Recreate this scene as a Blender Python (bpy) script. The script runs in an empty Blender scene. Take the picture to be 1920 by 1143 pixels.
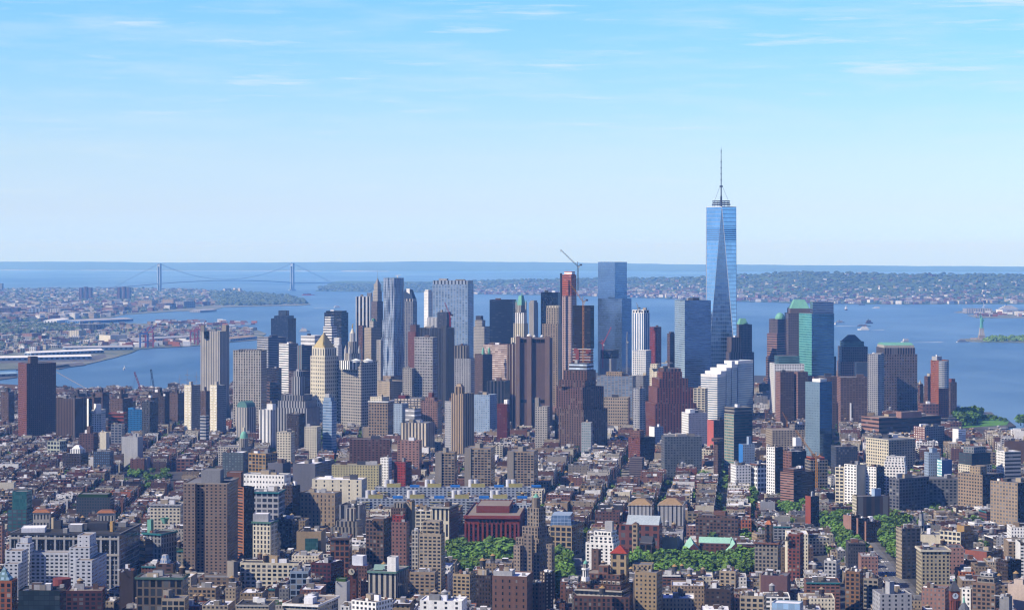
import bpy,math,random
import numpy as np
R=math.radians
random.seed(7)
C=bpy.context.scene.collection
SC=bpy.context.scene
# ------------------------------------------------------------------ camera
F,CX,HY,CH=4130.0,960.0,475.0,320.0  # focal length in photo pixels, eye level row, eye height in metres
cam=bpy.data.cameras.new('camera')
cam.sensor_width=36.0
cam.lens=36.0*F/1920.0
cam.shift_y=-(571.5-HY)/1920.0
cam.clip_start=5.0
cam.clip_end=200000.0
camo=bpy.data.objects.new('camera',cam);C.objects.link(camo)
camo.location=(0,0,CH)
camo.rotation_euler=(R(90),0,0)
SC.camera=camo
# ------------------------------------------------------------------ light
SUN_AZ,SUN_EL=R(-115.0),R(41.0)  # azimuth clockwise from +Y (the view direction)
SX,SY,SZ=math.sin(SUN_AZ)*math.cos(SUN_EL),math.cos(SUN_AZ)*math.cos(SUN_EL),math.sin(SUN_EL)
world=bpy.data.worlds.new('World');SC.world=world;world.use_nodes=True
SKY_STRENGTH,SUN_STRENGTH,EXPOSURE=0.0425,5.0,0.50
sun=bpy.data.lights.new('sun','SUN');sun.energy=SUN_STRENGTH;sun.angle=R(0.5);sun.color=(1.0,0.925,0.81)
suno=bpy.data.objects.new('sun',sun);C.objects.link(suno)
from mathutils import Vector
suno.rotation_euler=Vector((SX,SY,SZ)).to_track_quat('Z','Y').to_euler()
suno.location=(-500,-300,900)
def NT(tree):
 n,l=tree.nodes,tree.links
 def add(kind,**kw):
  x=n.new(kind)
  for k,v in kw.items():
   setattr(x,k,v)
  return x
 def put(sock,v):
  if v is None:return
  if isinstance(v,bpy.types.NodeSocket):l.new(v,sock)
  else:sock.default_value=v
 def math_(op,a,b=None,c=None,clamp=False):
  x=add('ShaderNodeMath',operation=op,use_clamp=clamp)
  put(x.inputs[0],a);put(x.inputs[1],b)
  if c is not None:put(x.inputs[2],c)
  return x.outputs[0]
 def mix(f,a,b,blend='MIX'):
  x=add('ShaderNodeMix',data_type='RGBA',blend_type=blend)
  put(x.inputs[0],f);put(x.inputs[6],a);put(x.inputs[7],b)
  return x.outputs[2]
 def mixf(f,a,b):
  x=add('ShaderNodeMix',data_type='FLOAT')
  put(x.inputs[0],f);put(x.inputs[2],a);put(x.inputs[3],b)
  return x.outputs[0]
 def noise(vec,scale,detail=3.0,rough=0.5,dims='3D',out='Fac'):
  x=add('ShaderNodeTexNoise',noise_dimensions=dims)
  if vec is not None:l.new(vec,x.inputs['Vector'])
  x.inputs['Scale'].default_value=scale;x.inputs['Detail'].default_value=detail;x.inputs['Roughness'].default_value=rough
  return x.outputs[out]
 def ramp(f,stops):
  x=add('ShaderNodeValToRGB');put(x.inputs[0],f)
  e=x.color_ramp.elements
  while len(e)<len(stops):e.new(0.5)
  for i,(p,c)in enumerate(stops):e[i].position=p;e[i].color=c
  return x.outputs[0]
 def mapping(vec,scale=(1,1,1),rot=(0,0,0),loc=(0,0,0)):
  x=add('ShaderNodeMapping');l.new(vec,x.inputs[0])
  x.inputs['Scale'].default_value=scale;x.inputs['Rotation'].default_value=rot;x.inputs['Location'].default_value=loc
  return x.outputs[0]
 class O:pass
 o=O();o.add,o.put,o.math,o.mix,o.mixf,o.noise,o.ramp,o.mapping,o.l,o.n=add,put,math_,mix,mixf,noise,ramp,mapping,l,n
 return o
def build_world():
 t=NT(world.node_tree);world.node_tree.nodes.clear()
 out=t.add('ShaderNodeOutputWorld');bg=t.add('ShaderNodeBackground');t.l.new(bg.outputs[0],out.inputs[0])
 sky=t.add('ShaderNodeTexSky',sky_type='NISHITA');sky.sun_disc=False
 sky.sun_elevation=SUN_EL;sky.sun_rotation=SUN_AZ%(2*math.pi);sky.altitude=300
 sky.air_density=1.0;sky.dust_density=0.3;sky.ozone_density=3.0
 tc=t.add('ShaderNodeTexCoord');sep=t.add('ShaderNodeSeparateXYZ');t.l.new(tc.outputs['Generated'],sep.inputs[0])
 # thin cirrus: streaks stretched along the horizon, seen in direction space
 v=t.mapping(tc.outputs['Generated'],scale=(7,7,60),rot=(0,R(2.0),0))
 n1=t.noise(v,1.6,6,0.62)
 v2=t.mapping(tc.outputs['Generated'],scale=(22,22,260),rot=(0,R(-3.0),0),loc=(3,1,2))
 n2=t.noise(v2,1.0,6,0.6)
 v3=t.mapping(tc.outputs['Generated'],scale=(15,15,210),rot=(0,R(13),0),loc=(7.3,2,5))
 n3=t.noise(v3,1.0,5,0.6)
 c1=t.ramp(n1,[(0.46,(0,0,0,1)),(0.75,(1,1,1,1))])
 c2=t.ramp(n2,[(0.52,(0,0,0,1)),(0.74,(1,1,1,1))])
 c3=t.ramp(n3,[(0.585,(0,0,0,1)),(0.74,(1,1,1,1))])
 cl=t.math('ADD',t.math('MULTIPLY',c1,0.42),t.math('ADD',t.math('MULTIPLY',c2,0.28),t.math('MULTIPLY',c3,0.75)),clamp=True)
 up=t.math('MULTIPLY',cl,t.math('MULTIPLY',sep.outputs[2],14.0,clamp=True))
 # the colour of clear air: bluer with height above the skyline
 tint=t.ramp(sep.outputs[2],[(0.0,(.64,1.0,1.9,1)),(0.02,(.70,.86,1.35,1)),(0.045,(.74,.87,1.18,1)),(0.12,(.54,.92,1.16,1)),(0.19,(.08,.22,.86,1)),(1.0,(.06,.18,1.0,1))])
 tint=t.mix(1.0,tint,(2.5,2.5,2.5,1),'MULTIPLY')
 col=t.mix(1.0,sky.outputs[0],tint,'MULTIPLY')
 col=t.mix(t.math('MULTIPLY',up,0.8),col,(12.0,14.5,16.5,1))
 t.l.new(col,bg.inputs[0]);bg.inputs[1].default_value=SKY_STRENGTH
build_world()
vs=SC.view_settings
vs.view_transform='Standard';vs.look='None';vs.exposure=EXPOSURE;vs.gamma=1.0;vs.use_curve_mapping=False
cy=SC.cycles
cy.max_bounces=7;cy.diffuse_bounces=2;cy.glossy_bounces=3;cy.transmission_bounces=2;cy.volume_bounces=3
cy.use_denoising=True;cy.denoiser='OPENIMAGEDENOISE';cy.denoising_input_passes='RGB_ALBEDO_NORMAL'
cy.pixel_filter_type='BLACKMAN_HARRIS';cy.filter_width=1.25
cy.sample_clamp_indirect=4.0
cy.caustics_reflective=False;cy.caustics_refractive=False
# ------------------------------------------------------------------ materials
def new_mat(name):
 m=bpy.data.materials.new(name);m.use_nodes=True
 m.node_tree.nodes.clear()
 t=NT(m.node_tree)
 out=t.add('ShaderNodeOutputMaterial');bs=t.add('ShaderNodeBsdfPrincipled')
 t.l.new(bs.outputs[0],out.inputs[0])
 return m,t,bs
def mat_building():
 m,t,bs=new_mat('building surface')
 def at(name,k='Color'):
  a=t.add('ShaderNodeAttribute',attribute_type='GEOMETRY',attribute_name=name);return a
 wall,glass,grid,frac=at('wall'),at('glass'),at('grid'),at('frac')
 g=t.add('ShaderNodeSeparateXYZ');t.l.new(grid.outputs['Vector'],g.inputs[0])
 f=t.add('ShaderNodeSeparateXYZ');t.l.new(frac.outputs['Vector'],f.inputs[0])
 uv=t.add('ShaderNodeUVMap');s=t.add('ShaderNodeSeparateXYZ');t.l.new(uv.outputs[0],s.inputs[0])
 u=t.math('DIVIDE',s.outputs[0],g.outputs[0]);v=t.math('DIVIDE',s.outputs[1],g.outputs[1])
 mu=t.math('LESS_THAN',t.math('ABSOLUTE',t.math('SUBTRACT',t.math('FRACT',u),0.5)),t.math('MULTIPLY',f.outputs[0],0.5))
 mv=t.math('LESS_THAN',t.math('ABSOLUTE',t.math('SUBTRACT',t.math('FRACT',v),0.5)),t.math('MULTIPLY',f.outputs[1],0.5))
 mask=t.math('MULTIPLY',mu,mv)
 cell=t.add('ShaderNodeCombineXYZ');t.l.new(t.math('FLOOR',u),cell.inputs[0]);t.l.new(t.math('MULTIPLY',t.math('FLOOR',v),t.math('LESS_THAN',f.outputs[1],0.99)),cell.inputs[1]);t.l.new(g.outputs[2],cell.inputs[2])
 wn=t.add('ShaderNodeTexWhiteNoise',noise_dimensions='3D');t.l.new(cell.outputs[0],wn.inputs[0])
 rnd=wn.outputs[0]
 geo=t.add('ShaderNodeNewGeometry')
 pos=geo.outputs['Position']
 # glass: every pane has its own blind and tone; broken reflections painted in
 gv=t.math('ADD',t.math('MULTIPLY',t.math('SUBTRACT',rnd,0.5),t.math('MULTIPLY_ADD',glass.outputs['Alpha'],-0.75,0.9)),1.0)
 gv=t.math('MULTIPLY',gv,t.math('MULTIPLY_ADD',t.noise(geo.outputs['Position'],0.03,3,0.6),0.8,0.6))
 gc=t.mix(1.0,glass.outputs['Color'],gv,'MULTIPLY')
 blind=t.math('MULTIPLY',t.math('GREATER_THAN',rnd,0.90),t.math('MULTIPLY_ADD',glass.outputs['Alpha'],-0.4,0.4))
 gc=t.mix(blind,gc,(0.20,0.20,0.20,1))
 # wall: weather, floor-to-floor tone and rain streaks
 nb=t.noise(pos,0.035,2,0.5)
 nf=t.noise(pos,0.6,3,0.65)
 st=t.noise(t.mapping(pos,scale=(0.5,0.5,0.03)),1.0,2,0.5)
 w=t.math('MULTIPLY_ADD',nb,0.30,0.25)
 w=t.math('ADD',w,t.math('MULTIPLY',nf,0.34))
 w=t.math('ADD',w,t.math('MULTIPLY',st,0.28))
 gm=t.add('ShaderNodeGamma');t.l.new(wall.outputs['Color'],gm.inputs[0]);gm.inputs[1].default_value=1.28
 wc=t.mix(1.0,gm.outputs[0],w,'MULTIPLY')
 base=t.mix(mask,wc,gc)
 t.l.new(base,bs.inputs['Base Color'])
 t.l.new(t.math('MULTIPLY',mask,glass.outputs['Alpha']),bs.inputs['Metallic'])
 gr=t.math('MULTIPLY_ADD',rnd,0.10,0.05)
 t.l.new(t.mixf(mask,f.outputs[2],gr),bs.inputs['Roughness'])
 t.l.new(t.mixf(mask,0.2,0.3),bs.inputs['Specular IOR Level'])
 return m
def mat_window():
 m,t,bs=new_mat('window pane')
 oi=t.add('ShaderNodeObjectInfo');geo=t.add('ShaderNodeNewGeometry')
 r=t.math('FRACT',t.math('ADD',oi.outputs['Random'],t.math('MULTIPLY',geo.outputs['Random Per Island'],7.31)))
 c=t.ramp(r,[(0.0,(0.006,0.008,0.012,1)),(0.6,(0.016,0.02,0.028,1)),(0.88,(0.05,0.055,0.06,1)),(1.0,(0.24,0.24,0.23,1))])
 t.l.new(c,bs.inputs['Base Color']);bs.inputs['Roughness'].default_value=0.12;bs.inputs['Specular IOR Level'].default_value=0.25
 return m
def mat_leaf(name,dark,light):
 m,t,bs=new_mat(name)
 oi=t.add('ShaderNodeObjectInfo');geo=t.add('ShaderNodeNewGeometry')
 r=t.math('FRACT',t.math('ADD',oi.outputs['Random'],t.math('MULTIPLY',geo.outputs['Random Per Island'],3.7)))
 n=t.noise(geo.outputs['Position'],0.09,3,0.6)
 k=t.math('MULTIPLY_ADD',n,0.9,t.math('MULTIPLY_ADD',r,0.5,-0.25),clamp=True)
 t.l.new(t.mix(k,dark,light),bs.inputs['Base Color']);bs.inputs['Roughness'].default_value=0.7
 bs.inputs['Specular IOR Level'].default_value=0.2
 return m
def mat_water():
 m,t,bs=new_mat('harbour water')
 geo=t.add('ShaderNodeNewGeometry');pos=geo.outputs['Position']
 n=t.noise(t.mapping(pos,scale=(0.0007,0.00028,1),rot=(0,0,R(20))),1.0,5,0.6)
 n2=t.noise(t.mapping(pos,scale=(0.006,0.0018,1),rot=(0,0,R(-12))),1.0,4,0.6)
 k=t.math('ADD',t.math('MULTIPLY',n,0.75),t.math('MULTIPLY',n2,0.35))
 c=t.ramp(k,[(0.38,(0.018,0.066,0.140,1)),(0.64,(0.100,0.185,0.285,1))])
 t.l.new(c,bs.inputs['Base Color'])
 t.l.new(t.math('MULTIPLY_ADD',n2,0.2,0.28),bs.inputs['Roughness'])
 bs.inputs['IOR'].default_value=1.33;bs.inputs['Specular IOR Level'].default_value=0.28
 w=t.noise(t.mapping(pos,scale=(0.12,0.05,1)),1.0,3,0.6)
 b=t.add('ShaderNodeBump');b.inputs['Strength'].default_value=0.5;b.inputs['Distance'].default_value=1.6
 t.l.new(w,b.inputs['Height']);t.l.new(b.outputs[0],bs.inputs['Normal'])
 return m
def mat_noise(name,a,b,scale,rough=0.9,fine=0.3):
 m,t,bs=new_mat(name)
 geo=t.add('ShaderNodeNewGeometry');pos=geo.outputs['Position']
 k=t.math('ADD',t.math('MULTIPLY',t.noise(pos,scale,4,0.6),0.7),t.math('MULTIPLY',t.noise(pos,fine,2,0.6),0.3))
 t.l.new(t.mix(t.ramp(k,[(0.35,(0,0,0,1)),(0.65,(1,1,1,1))]),a,b),bs.inputs['Base Color'])
 bs.inputs['Roughness'].default_value=rough;bs.inputs['Specular IOR Level'].default_value=0.25
 return m
MB_MAT=mat_building()
M_WIN=mat_window()
M_LEAF=mat_leaf('leaves',(0.022,0.052,0.012,1),(0.140,0.235,0.032,1))
M_LEAF2=mat_leaf('fresh leaves',(0.035,0.085,0.015,1),(0.165,0.310,0.045,1))
M_FAR=mat_leaf('far woodland',(0.030,0.048,0.025,1),(0.085,0.115,0.060,1))
M_WATER=mat_water()
M_GROUND=mat_noise('asphalt',(0.030,0.030,0.033,1),(0.060,0.058,0.058,1),0.02)
M_PAVE=mat_noise('pavement',(0.05,0.05,0.052,1),(0.11,0.105,0.10,1),0.05)
M_LAND=mat_noise('waterfront ground',(0.045,0.075,0.035,1),(0.20,0.19,0.17,1),0.006,fine=0.03)
M_HILL=mat_noise('wooded slope',(0.030,0.060,0.022,1),(0.075,0.115,0.045,1),0.004,fine=0.02)
M_SAND=mat_noise('sand',(0.62,0.58,0.50,1),(0.75,0.72,0.66,1),0.003)
M_GRASS=mat_noise('lawn',(0.05,0.14,0.02,1),(0.09,0.22,0.035,1),0.03)
M_YARD=mat_noise('back yard ground',(0.06,0.075,0.04,1),(0.15,0.14,0.12,1),0.08)
M_BARK=mat_noise('bark',(0.05,0.04,0.03,1),(0.09,0.07,0.055,1),0.8)
# ------------------------------------------------------------------ colours and facade styles
K=dict(white=(.93,.92,.89),cream=(.74,.69,.56),beige=(.50,.43,.33),tan=(.43,.345,.25),sand=(.46,.37,.25),ochre=(.47,.33,.16),grey=(.34,.34,.35),lgrey=(.50,.50,.51),dgrey=(.11,.11,.125),concrete=(.36,.33,.29),stone=(.53,.50,.45),brown=(.195,.135,.11),dbrown=(.105,.078,.07),red=(.26,.11,.085),rbrown=(.205,.122,.10),brick=(.285,.16,.12),pink=(.42,.27,.225),orange=(.45,.19,.09),black=(.02,.021,.025),navy=(.02,.03,.06),blue=(.08,.25,.55),lblue=(.40,.48,.58),teal=(.06,.25,.27),green=(.19,.43,.34),copper=(.26,.52,.42),gold=(.54,.45,.24),silver=(.72,.73,.76),roofw=(.90,.90,.92),roofg=(.27,.27,.28),roofd=(.09,.088,.09),rooft=(.36,.31,.26),yellow=(.66,.52,.12),crimson=(.20,.045,.045),purple=(.235,.195,.195),glassd=(.03,.045,.07),glassb=(.12,.20,.33),glassg=(.10,.24,.24),dark=(.015,.018,.025))
def col(k):return K[k]if isinstance(k,str)else k
PAT=dict(n=(3,3,0,0),p=(3.3,3.5,.42,.50),q=(4.2,3.6,.55,.52),s=(2.4,3.4,.5,.52),r=(6,3.7,1,.45),R=(6,3.7,1,.62),v=(3.0,3.6,.45,1),V=(4.4,3.6,.5,1),c=(1.9,3.9,.92,.86),g=(5.0,4.2,.74,.62),d=(3.2,3.6,.62,.62),w=(1.6,3.7,.55,.62),b=(4.0,3.0,.70,.55))
def S(wall,pat='n',glass='dark',gl=0.0,bay=None,fl=None,uf=None,vf=None,rough=0.85):
 p=PAT[pat]
 gk=dict(dgrey=(.022,.024,.032),grey=(.10,.105,.12),dbrown=(.020,.016,.017),brown=(.035,.026,.024),black=(.008,.009,.012)).get(glass,None)if isinstance(glass,str)else None
 return(col(wall),gk or col(glass),gl,bay or p[0],fl or p[1],p[2]if uf is None else uf,p[3]if vf is None else vf,rough)
 # ------------------------------------------------------------------ mesh collector: one MB becomes ONE mesh object
class MB:
 def __init__(s):s.v=[];s.f=[];s.uv=[];s.st=[];s.sd=[]
 def face(s,pts,st,uv=None,sd=0.0):
  n=len(s.v);s.v.extend(pts);s.f.append(tuple(range(n,n+len(pts))))
  s.uv.extend(uv if uv is not None else[(0.0,0.0)]*len(pts));s.st.append(st);s.sd.append(sd)
 def wall(s,p,q,z0,z1,st,z0b=None,v0=0.0):
  L=math.hypot(q[0]-p[0],q[1]-p[1]);H=z1-z0
  if L<1e-3 or H<1e-3:return
  if st[5]>0 and st[5]<1 or st[6]==1:nb=max(1,round(L/st[3]))
  else:nb=max(1,round(L/st[3]))
  nf=max(1,round(H/st[4]))
  su=nb*st[3];sv=nf*st[4]
  s.face([(p[0],p[1],z0),(q[0],q[1],z0),(q[0],q[1],z1),(p[0],p[1],z1)],st,[(0,0),(su,0),(su,sv),(0,sv)],round(p[0]*.37+p[1]*.11)%97)
 def prism(s,poly,z0,z1,st,top=None,par=0.0,sides=None,bottom=False,sink=None):
  n=len(poly)
  for i in range(n):
   s.wall(poly[i],poly[(i+1)%n],z0,z1,st if sides is None else sides[i])
  if top is not None:
   if par>0:
    cx=sum(p[0]for p in poly)/n;cyy=sum(p[1]for p in poly)/n
    inn=[]
    for p in poly:
     dd=max(1e-6,math.hypot(p[0]-cx,p[1]-cyy));k=1-min(0.45,0.55*1.3/dd)
     inn.append((cx+(p[0]-cx)*k,cyy+(p[1]-cyy)*k))
    rim=(st[0],)+st[1:5]+(0,0,.85)
    zb=z1-(sink if sink else par)
    for i in range(n):
     j=(i+1)%n
     s.face([(*poly[i],z1),(*poly[j],z1),(*inn[j],z1),(*inn[i],z1)],rim)
     s.face([(*inn[j],zb),(*inn[i],zb),(*inn[i],z1),(*inn[j],z1)],rim)
    s.face([(*p,zb)for p in inn],top)
   else:
    s.face([(*p,z1)for p in poly],top)
  if bottom:s.face([(*p,z0)for p in reversed(poly)],st)
 def box(s,cx,cyy,z0,lx,ly,h,st,ang=0.0,top=None,par=0.0):
  c,sn=math.cos(ang),math.sin(ang)
  poly=[(cx+a*c-b*sn,cyy+a*sn+b*c)for a,b in((-lx/2,-ly/2),(lx/2,-ly/2),(lx/2,ly/2),(-lx/2,ly/2))]
  s.prism(poly,z0,z0+h,st,top or st,par,bottom=False)
 def taper(s,poly,z0,poly2,z1,st,top=None):
  n=len(poly)
  for i in range(n):
   j=(i+1)%n;L=math.hypot(poly[j][0]-poly[i][0],poly[j][1]-poly[i][1]);H=z1-z0
   nb=max(1,round(L/st[3]));nf=max(1,round(H/st[4]));su,sv=nb*st[3],nf*st[4]
   L2=math.hypot(poly2[j][0]-poly2[i][0],poly2[j][1]-poly2[i][1]);m=su*(1-L2/max(L,1e-3))/2
   if L2<1e-3:s.face([(*poly[i],z0),(*poly[j],z0),(*poly2[j],z1)],st,[(0,0),(su,0),(su/2,sv)])
   elif L<1e-3:s.face([(*poly[i],z0),(*poly2[j],z1),(*poly2[i],z1)],st,[(0,0),(1,sv),(0,sv)])
   else:s.face([(*poly[i],z0),(*poly[j],z0),(*poly2[j],z1),(*poly2[i],z1)],st,[(0,0),(su,0),(su-m,sv),(m,sv)])
  if top:s.face([(*p,z1)for p in poly2],top)
 def ngon(s,cx,cyy,r,z0,z1,st,n=12,r2=None,top=None,rot=0.0):
  P1=[(cx+r*math.cos(rot+2*math.pi*i/n),cyy+r*math.sin(rot+2*math.pi*i/n))for i in range(n)]
  if r2 is None:s.prism(P1,z0,z1,st,top or st)
  else:
   P2=[(cx+max(r2,0)*math.cos(rot+2*math.pi*i/n),cyy+max(r2,0)*math.sin(rot+2*math.pi*i/n))for i in range(n)]
   s.taper(P1,z0,P2,z1,st,(top or st)if r2>0 else None)
 def lathe(s,cx,cyy,prof,st,n=12,rot=0.0):
  for(r,z),(r2,z2)in zip(prof[:-1],prof[1:]):
   for i in range(n):
    a,b=rot+2*math.pi*i/n,rot+2*math.pi*(i+1)/n
    q=[(cx+r*math.cos(a),cyy+r*math.sin(a),z),(cx+r*math.cos(b),cyy+r*math.sin(b),z),(cx+r2*math.cos(b),cyy+r2*math.sin(b),z2),(cx+r2*math.cos(a),cyy+r2*math.sin(a),z2)]
    if r2<1e-4:q=q[:3]
    elif r<1e-4:q=[q[0],q[2],q[3]]
    s.face(q,st)
 def bar(s,p,q,w,st,w2=None):
  p,q=Vector(p),Vector(q);d=(q-p).normalized()
  a=d.cross(Vector((0,0,1)));
  if a.length<1e-3:a=Vector((1,0,0))
  a.normalize();b=d.cross(a)
  w2=w if w2 is None else w2
  A=[p+a*sx*w/2+b*sy*w/2 for sx,sy in((-1,-1),(1,-1),(1,1),(-1,1))]
  B=[q+a*sx*w2/2+b*sy*w2/2 for sx,sy in((-1,-1),(1,-1),(1,1),(-1,1))]
  for i in range(4):
   j=(i+1)%4
   s.face([tuple(A[j]),tuple(A[i]),tuple(B[i]),tuple(B[j])],st)
  s.face([tuple(x)for x in A],st);s.face([tuple(x)for x in reversed(B)],st)
 def raw(s,verts,faces,st):
  for f in faces:s.face([verts[i]for i in f],st)
 def mesh(s,name,o=(0,0,0),mat=None,weld=True):
  me=bpy.data.meshes.new(name)
  nv=len(s.v);nf=len(s.f)
  va=np.array(s.v,dtype=np.float64).reshape(-1,3)-np.array(o)
  li=np.arange(nv,dtype=np.int32)
  if weld:  # shared corners become one vertex: every solid is one piece
   _,first,inv=np.unique(np.round(va*200).astype(np.int64),axis=0,return_index=True,return_inverse=True)
   li=inv.reshape(-1).astype(np.int32);va=va[first]
  lens=np.array([len(f)for f in s.f],dtype=np.int32)
  me.vertices.add(len(va));me.loops.add(nv);me.polygons.add(nf)
  me.vertices.foreach_set('co',va.astype(np.float32).ravel())
  me.loops.foreach_set('vertex_index',li)
  starts=np.concatenate(([0],np.cumsum(lens)[:-1])).astype(np.int32)
  me.polygons.foreach_set('loop_start',starts)
  me.update(calc_edges=True);me.shade_flat()
  mm=mat or MB_MAT
  me.materials.append(mm)
  if mm is MB_MAT:
   uvl=me.uv_layers.new(name='UVMap');uvl.uv.foreach_set('vector',np.array(s.uv,dtype=np.float32).ravel())
   W=np.ones((nf,4),np.float32);G=np.ones((nf,4),np.float32);GR=np.zeros((nf,3),np.float32);FR=np.zeros((nf,3),np.float32)
   W[:,:3]=[x[0]for x in s.st];G[:,:3]=[x[1]for x in s.st];G[:,3]=[x[2]for x in s.st]
   GR[:,:2]=[(x[3],x[4])for x in s.st];GR[:,2]=s.sd;FR[:]=[(x[5],x[6],x[7])for x in s.st]
   for nm,ty,arr,key in(('wall','FLOAT_COLOR',W,'color'),('glass','FLOAT_COLOR',G,'color'),('grid','FLOAT_VECTOR',GR,'vector'),('frac','FLOAT_VECTOR',FR,'vector')):
    a=me.attributes.new(nm,ty,'FACE');a.data.foreach_set(key,arr.ravel())
  return me
 def build(s,name,o=(0,0,0),parent=None,mat=None,label=None,weld=True):
  ob=bpy.data.objects.new(name,s.mesh(name,o,mat,weld));C.objects.link(ob)
  if parent is None:ob.location=o
  else:ob.parent=parent
  if label:ob['label']=label
  return ob
def tag(o,label=None,cat=None,group=None,kind=None):
 if label:o['label']=label
 if cat:o['category']=cat
 if group:o['group']=group
 if kind:o['kind']=kind
 return o
def empty(name,loc):
 o=bpy.data.objects.new(name,None);C.objects.link(o);o.location=loc;o.empty_display_size=1.0
 return o
def put_copy(proto,loc,rz=0.0,sc=1.0,label=None,group=None):
 """a copy of a thing and of each of its parts"""
 c=proto.copy();C.objects.link(c);c.location=loc;c.rotation_euler=(0,0,rz);c.scale=(sc,sc,sc)
 if label:c['label']=label
 if group:c['group']=group
 for ch in proto.children:
  k=ch.copy();C.objects.link(k);k.parent=c
  for g in ch.children:
   h=g.copy();C.objects.link(h);h.parent=k
 return c
 # photo pixel -> world
def wx(x,d):return(x-CX)*d/F
def wz(y,d):return CH-(y-HY)*d/F
def G(x,y,z=0.0):
 d=F*(CH-z)/(y-HY);return((x-CX)*d/F,d)
def px(X,Y,Z):return CX+F*X/Y,HY+F*(CH-Z)/Y
# ------------------------------------------------------------------ the setting: water, land, hills, streets
def sheet(name,pts,z,mat,thick=0.0,kind='structure'):
 m=MB();st=S('grey')
 ar=sum(pts[i][0]*pts[(i+1)%len(pts)][1]-pts[(i+1)%len(pts)][0]*pts[i][1]for i in range(len(pts)))
 if ar<0:pts=pts[::-1]
 m.face([(x,y,z)for x,y in pts],st)
 if thick:
  for i in range(len(pts)):
   p,q=pts[i],pts[(i+1)%len(pts)]
   m.face([(*p,z-thick),(*q,z-thick),(*q,z),(*p,z)],st)
 o=m.build(name,mat=mat);tag(o,kind=kind);return o
def gp(*pairs):return[G(x,y)for x,y in pairs]
sheet('water',[(-90000,-20000),(90000,-20000),(90000,49500),(-90000,49500)],0.0,M_WATER)
manh=[(-2600,-9000),(1500,-9000),(1900,1000)]+gp((2150,826),(1930,818),(1850,812),(1862,806),(1905,801),(1890,789),(1800,771),(1780,764),(1700,740),(1600,716),(1440,706),(1250,700),(1000,700),(700,704),(560,722),(430,733),(0,741),(-300,747))
sheet('ground',manh,2.5,M_GROUND,3.0)
sheet('sunset_park_shore',gp((-700,541),(0,541),(120,540),(240,539),(340,541),(430,546),(480,550),(530,554),(565,562),(583,571),(560,573.5),(480,574.5),(420,576),(400,582),(330,584),(236,590),(190,599),(100,604),(0,609),(-700,618)),2.0,M_LAND,3)
sheet('red_hook_shore',gp((-700,618),(0,613),(70,608),(140,607),(230,606),(330,609),(430,612),(480,618),(500,626),(482,638),(430,642),(378,648),(262,655),(246,662),(215,671),(160,684),(110,690),(0,694),(-700,705)),2.0,M_LAND,3)
for q in(((0,676),(170,669),(196,664),(200,670),(178,678),(0,682)),((60,689),(155,680),(160,685),(100,692),(30,694)),((-50,712),(30,703),(33,708),(-50,719)),((95,689),(128,684),(132,688),(110,693))):
 sheet('pier_deck',gp(*q),2.2,M_PAVE,3)
sheet('liberty_island_ground',gp((1795,639.5),(1800,636.5),(1830,635),(1960,635),(2000,640),(1930,642.8),(1840,641.5)),2.5,M_LAND,3)
sheet('terminal_pier_ground',gp((1788,586),(1806,583),(2050,583),(2050,597),(1830,596),(1815,591.5),(1850,589)),2.2,M_LAND,3)
def ridge(name,cols,mat,d_of,rows=14,seed=1,amp=0.0):
 """terrain strip: cols are (x, shore row, crest row); depth grows from shore to crest and beyond"""
 rnd=random.Random(seed);m=MB();st=S('grey');n=len(cols);V=[]
 xs=np.linspace(cols[0][0],cols[-1][0],160)
 sh=np.interp(xs,[c[0]for c in cols],[c[1]for c in cols]);cr=np.interp(xs,[c[0]for c in cols],[c[2]for c in cols])
 for i,x in enumerate(xs):
  d0=F*CH/(sh[i]-HY);d1=d_of(d0);zc=wz(cr[i]+amp*(math.sin(x*.031+seed)+.6*math.sin(x*.083+seed*2)+.5*rnd.uniform(-1,1)),d1)
  for k in range(rows+1):
   t=k/rows
   if t<=0.8:
    q=t/0.8;d=d0+(d1-d0)*q;z=1.5+(zc-1.5)*(q*q*(3-2*q)*.55+q*.45)
   else:
    q=(t-.8)/.2;d=d1+(d1-d0)*q*1.5;z=zc*(1-q)+(-3)*q
   V.append((wx(x,d),d,z))
 L=rows+1
 for i in range(159):
  for k in range(rows):
   a,b,c,d=i*L+k,(i+1)*L+k,(i+1)*L+k+1,i*L+k+1
   m.face([V[a],V[b],V[c],V[d]],st)
 o=m.build(name,mat=mat);o.data.shade_smooth();tag(o,kind='structure');return o,xs,sh,cr,d_of
STATEN=ridge('staten_hills',[(592,546,538),(640,547,533),(760,548,530.5),(890,551.5,526),(1000,553.5,523),(1100,556,522),(1220,559,521),(1330,563,518),(1400,566,513.5),(1490,568.5,509),(1600,570,510),(1700,571,513.5),(1800,570.5,512),(1960,570,516),(2060,570,517)],M_HILL,lambda d:d*1.17,16,3,0.5)
ridge('far_highlands',[(-120,505.5,491.5),(100,506.3,490),(330,507,492),(560,507.5,491.5),(720,508.5,490.5),(830,508,489.6),(980,508,491.2),(1080,507.5,492),(1250,508.5,495),(1400,509.5,496),(1600,510,497.5),(1750,509.5,498.5),(2050,509.5,500)],M_HILL,lambda d:d*1.14,10,5,0.25)
for a in(((-120,505.3),(20,505.6),(240,505.9),(240,506.6),(20,506.4),(-120,506.2)),((150,505.9),(470,506.6),(610,507.1),(610,507.9),(470,507.6),(150,506.9)),((640,508.0),(730,508.2),(730,508.8),(640,508.7))):
 sheet('beach',gp(*a),1.2,M_SAND)
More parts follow.
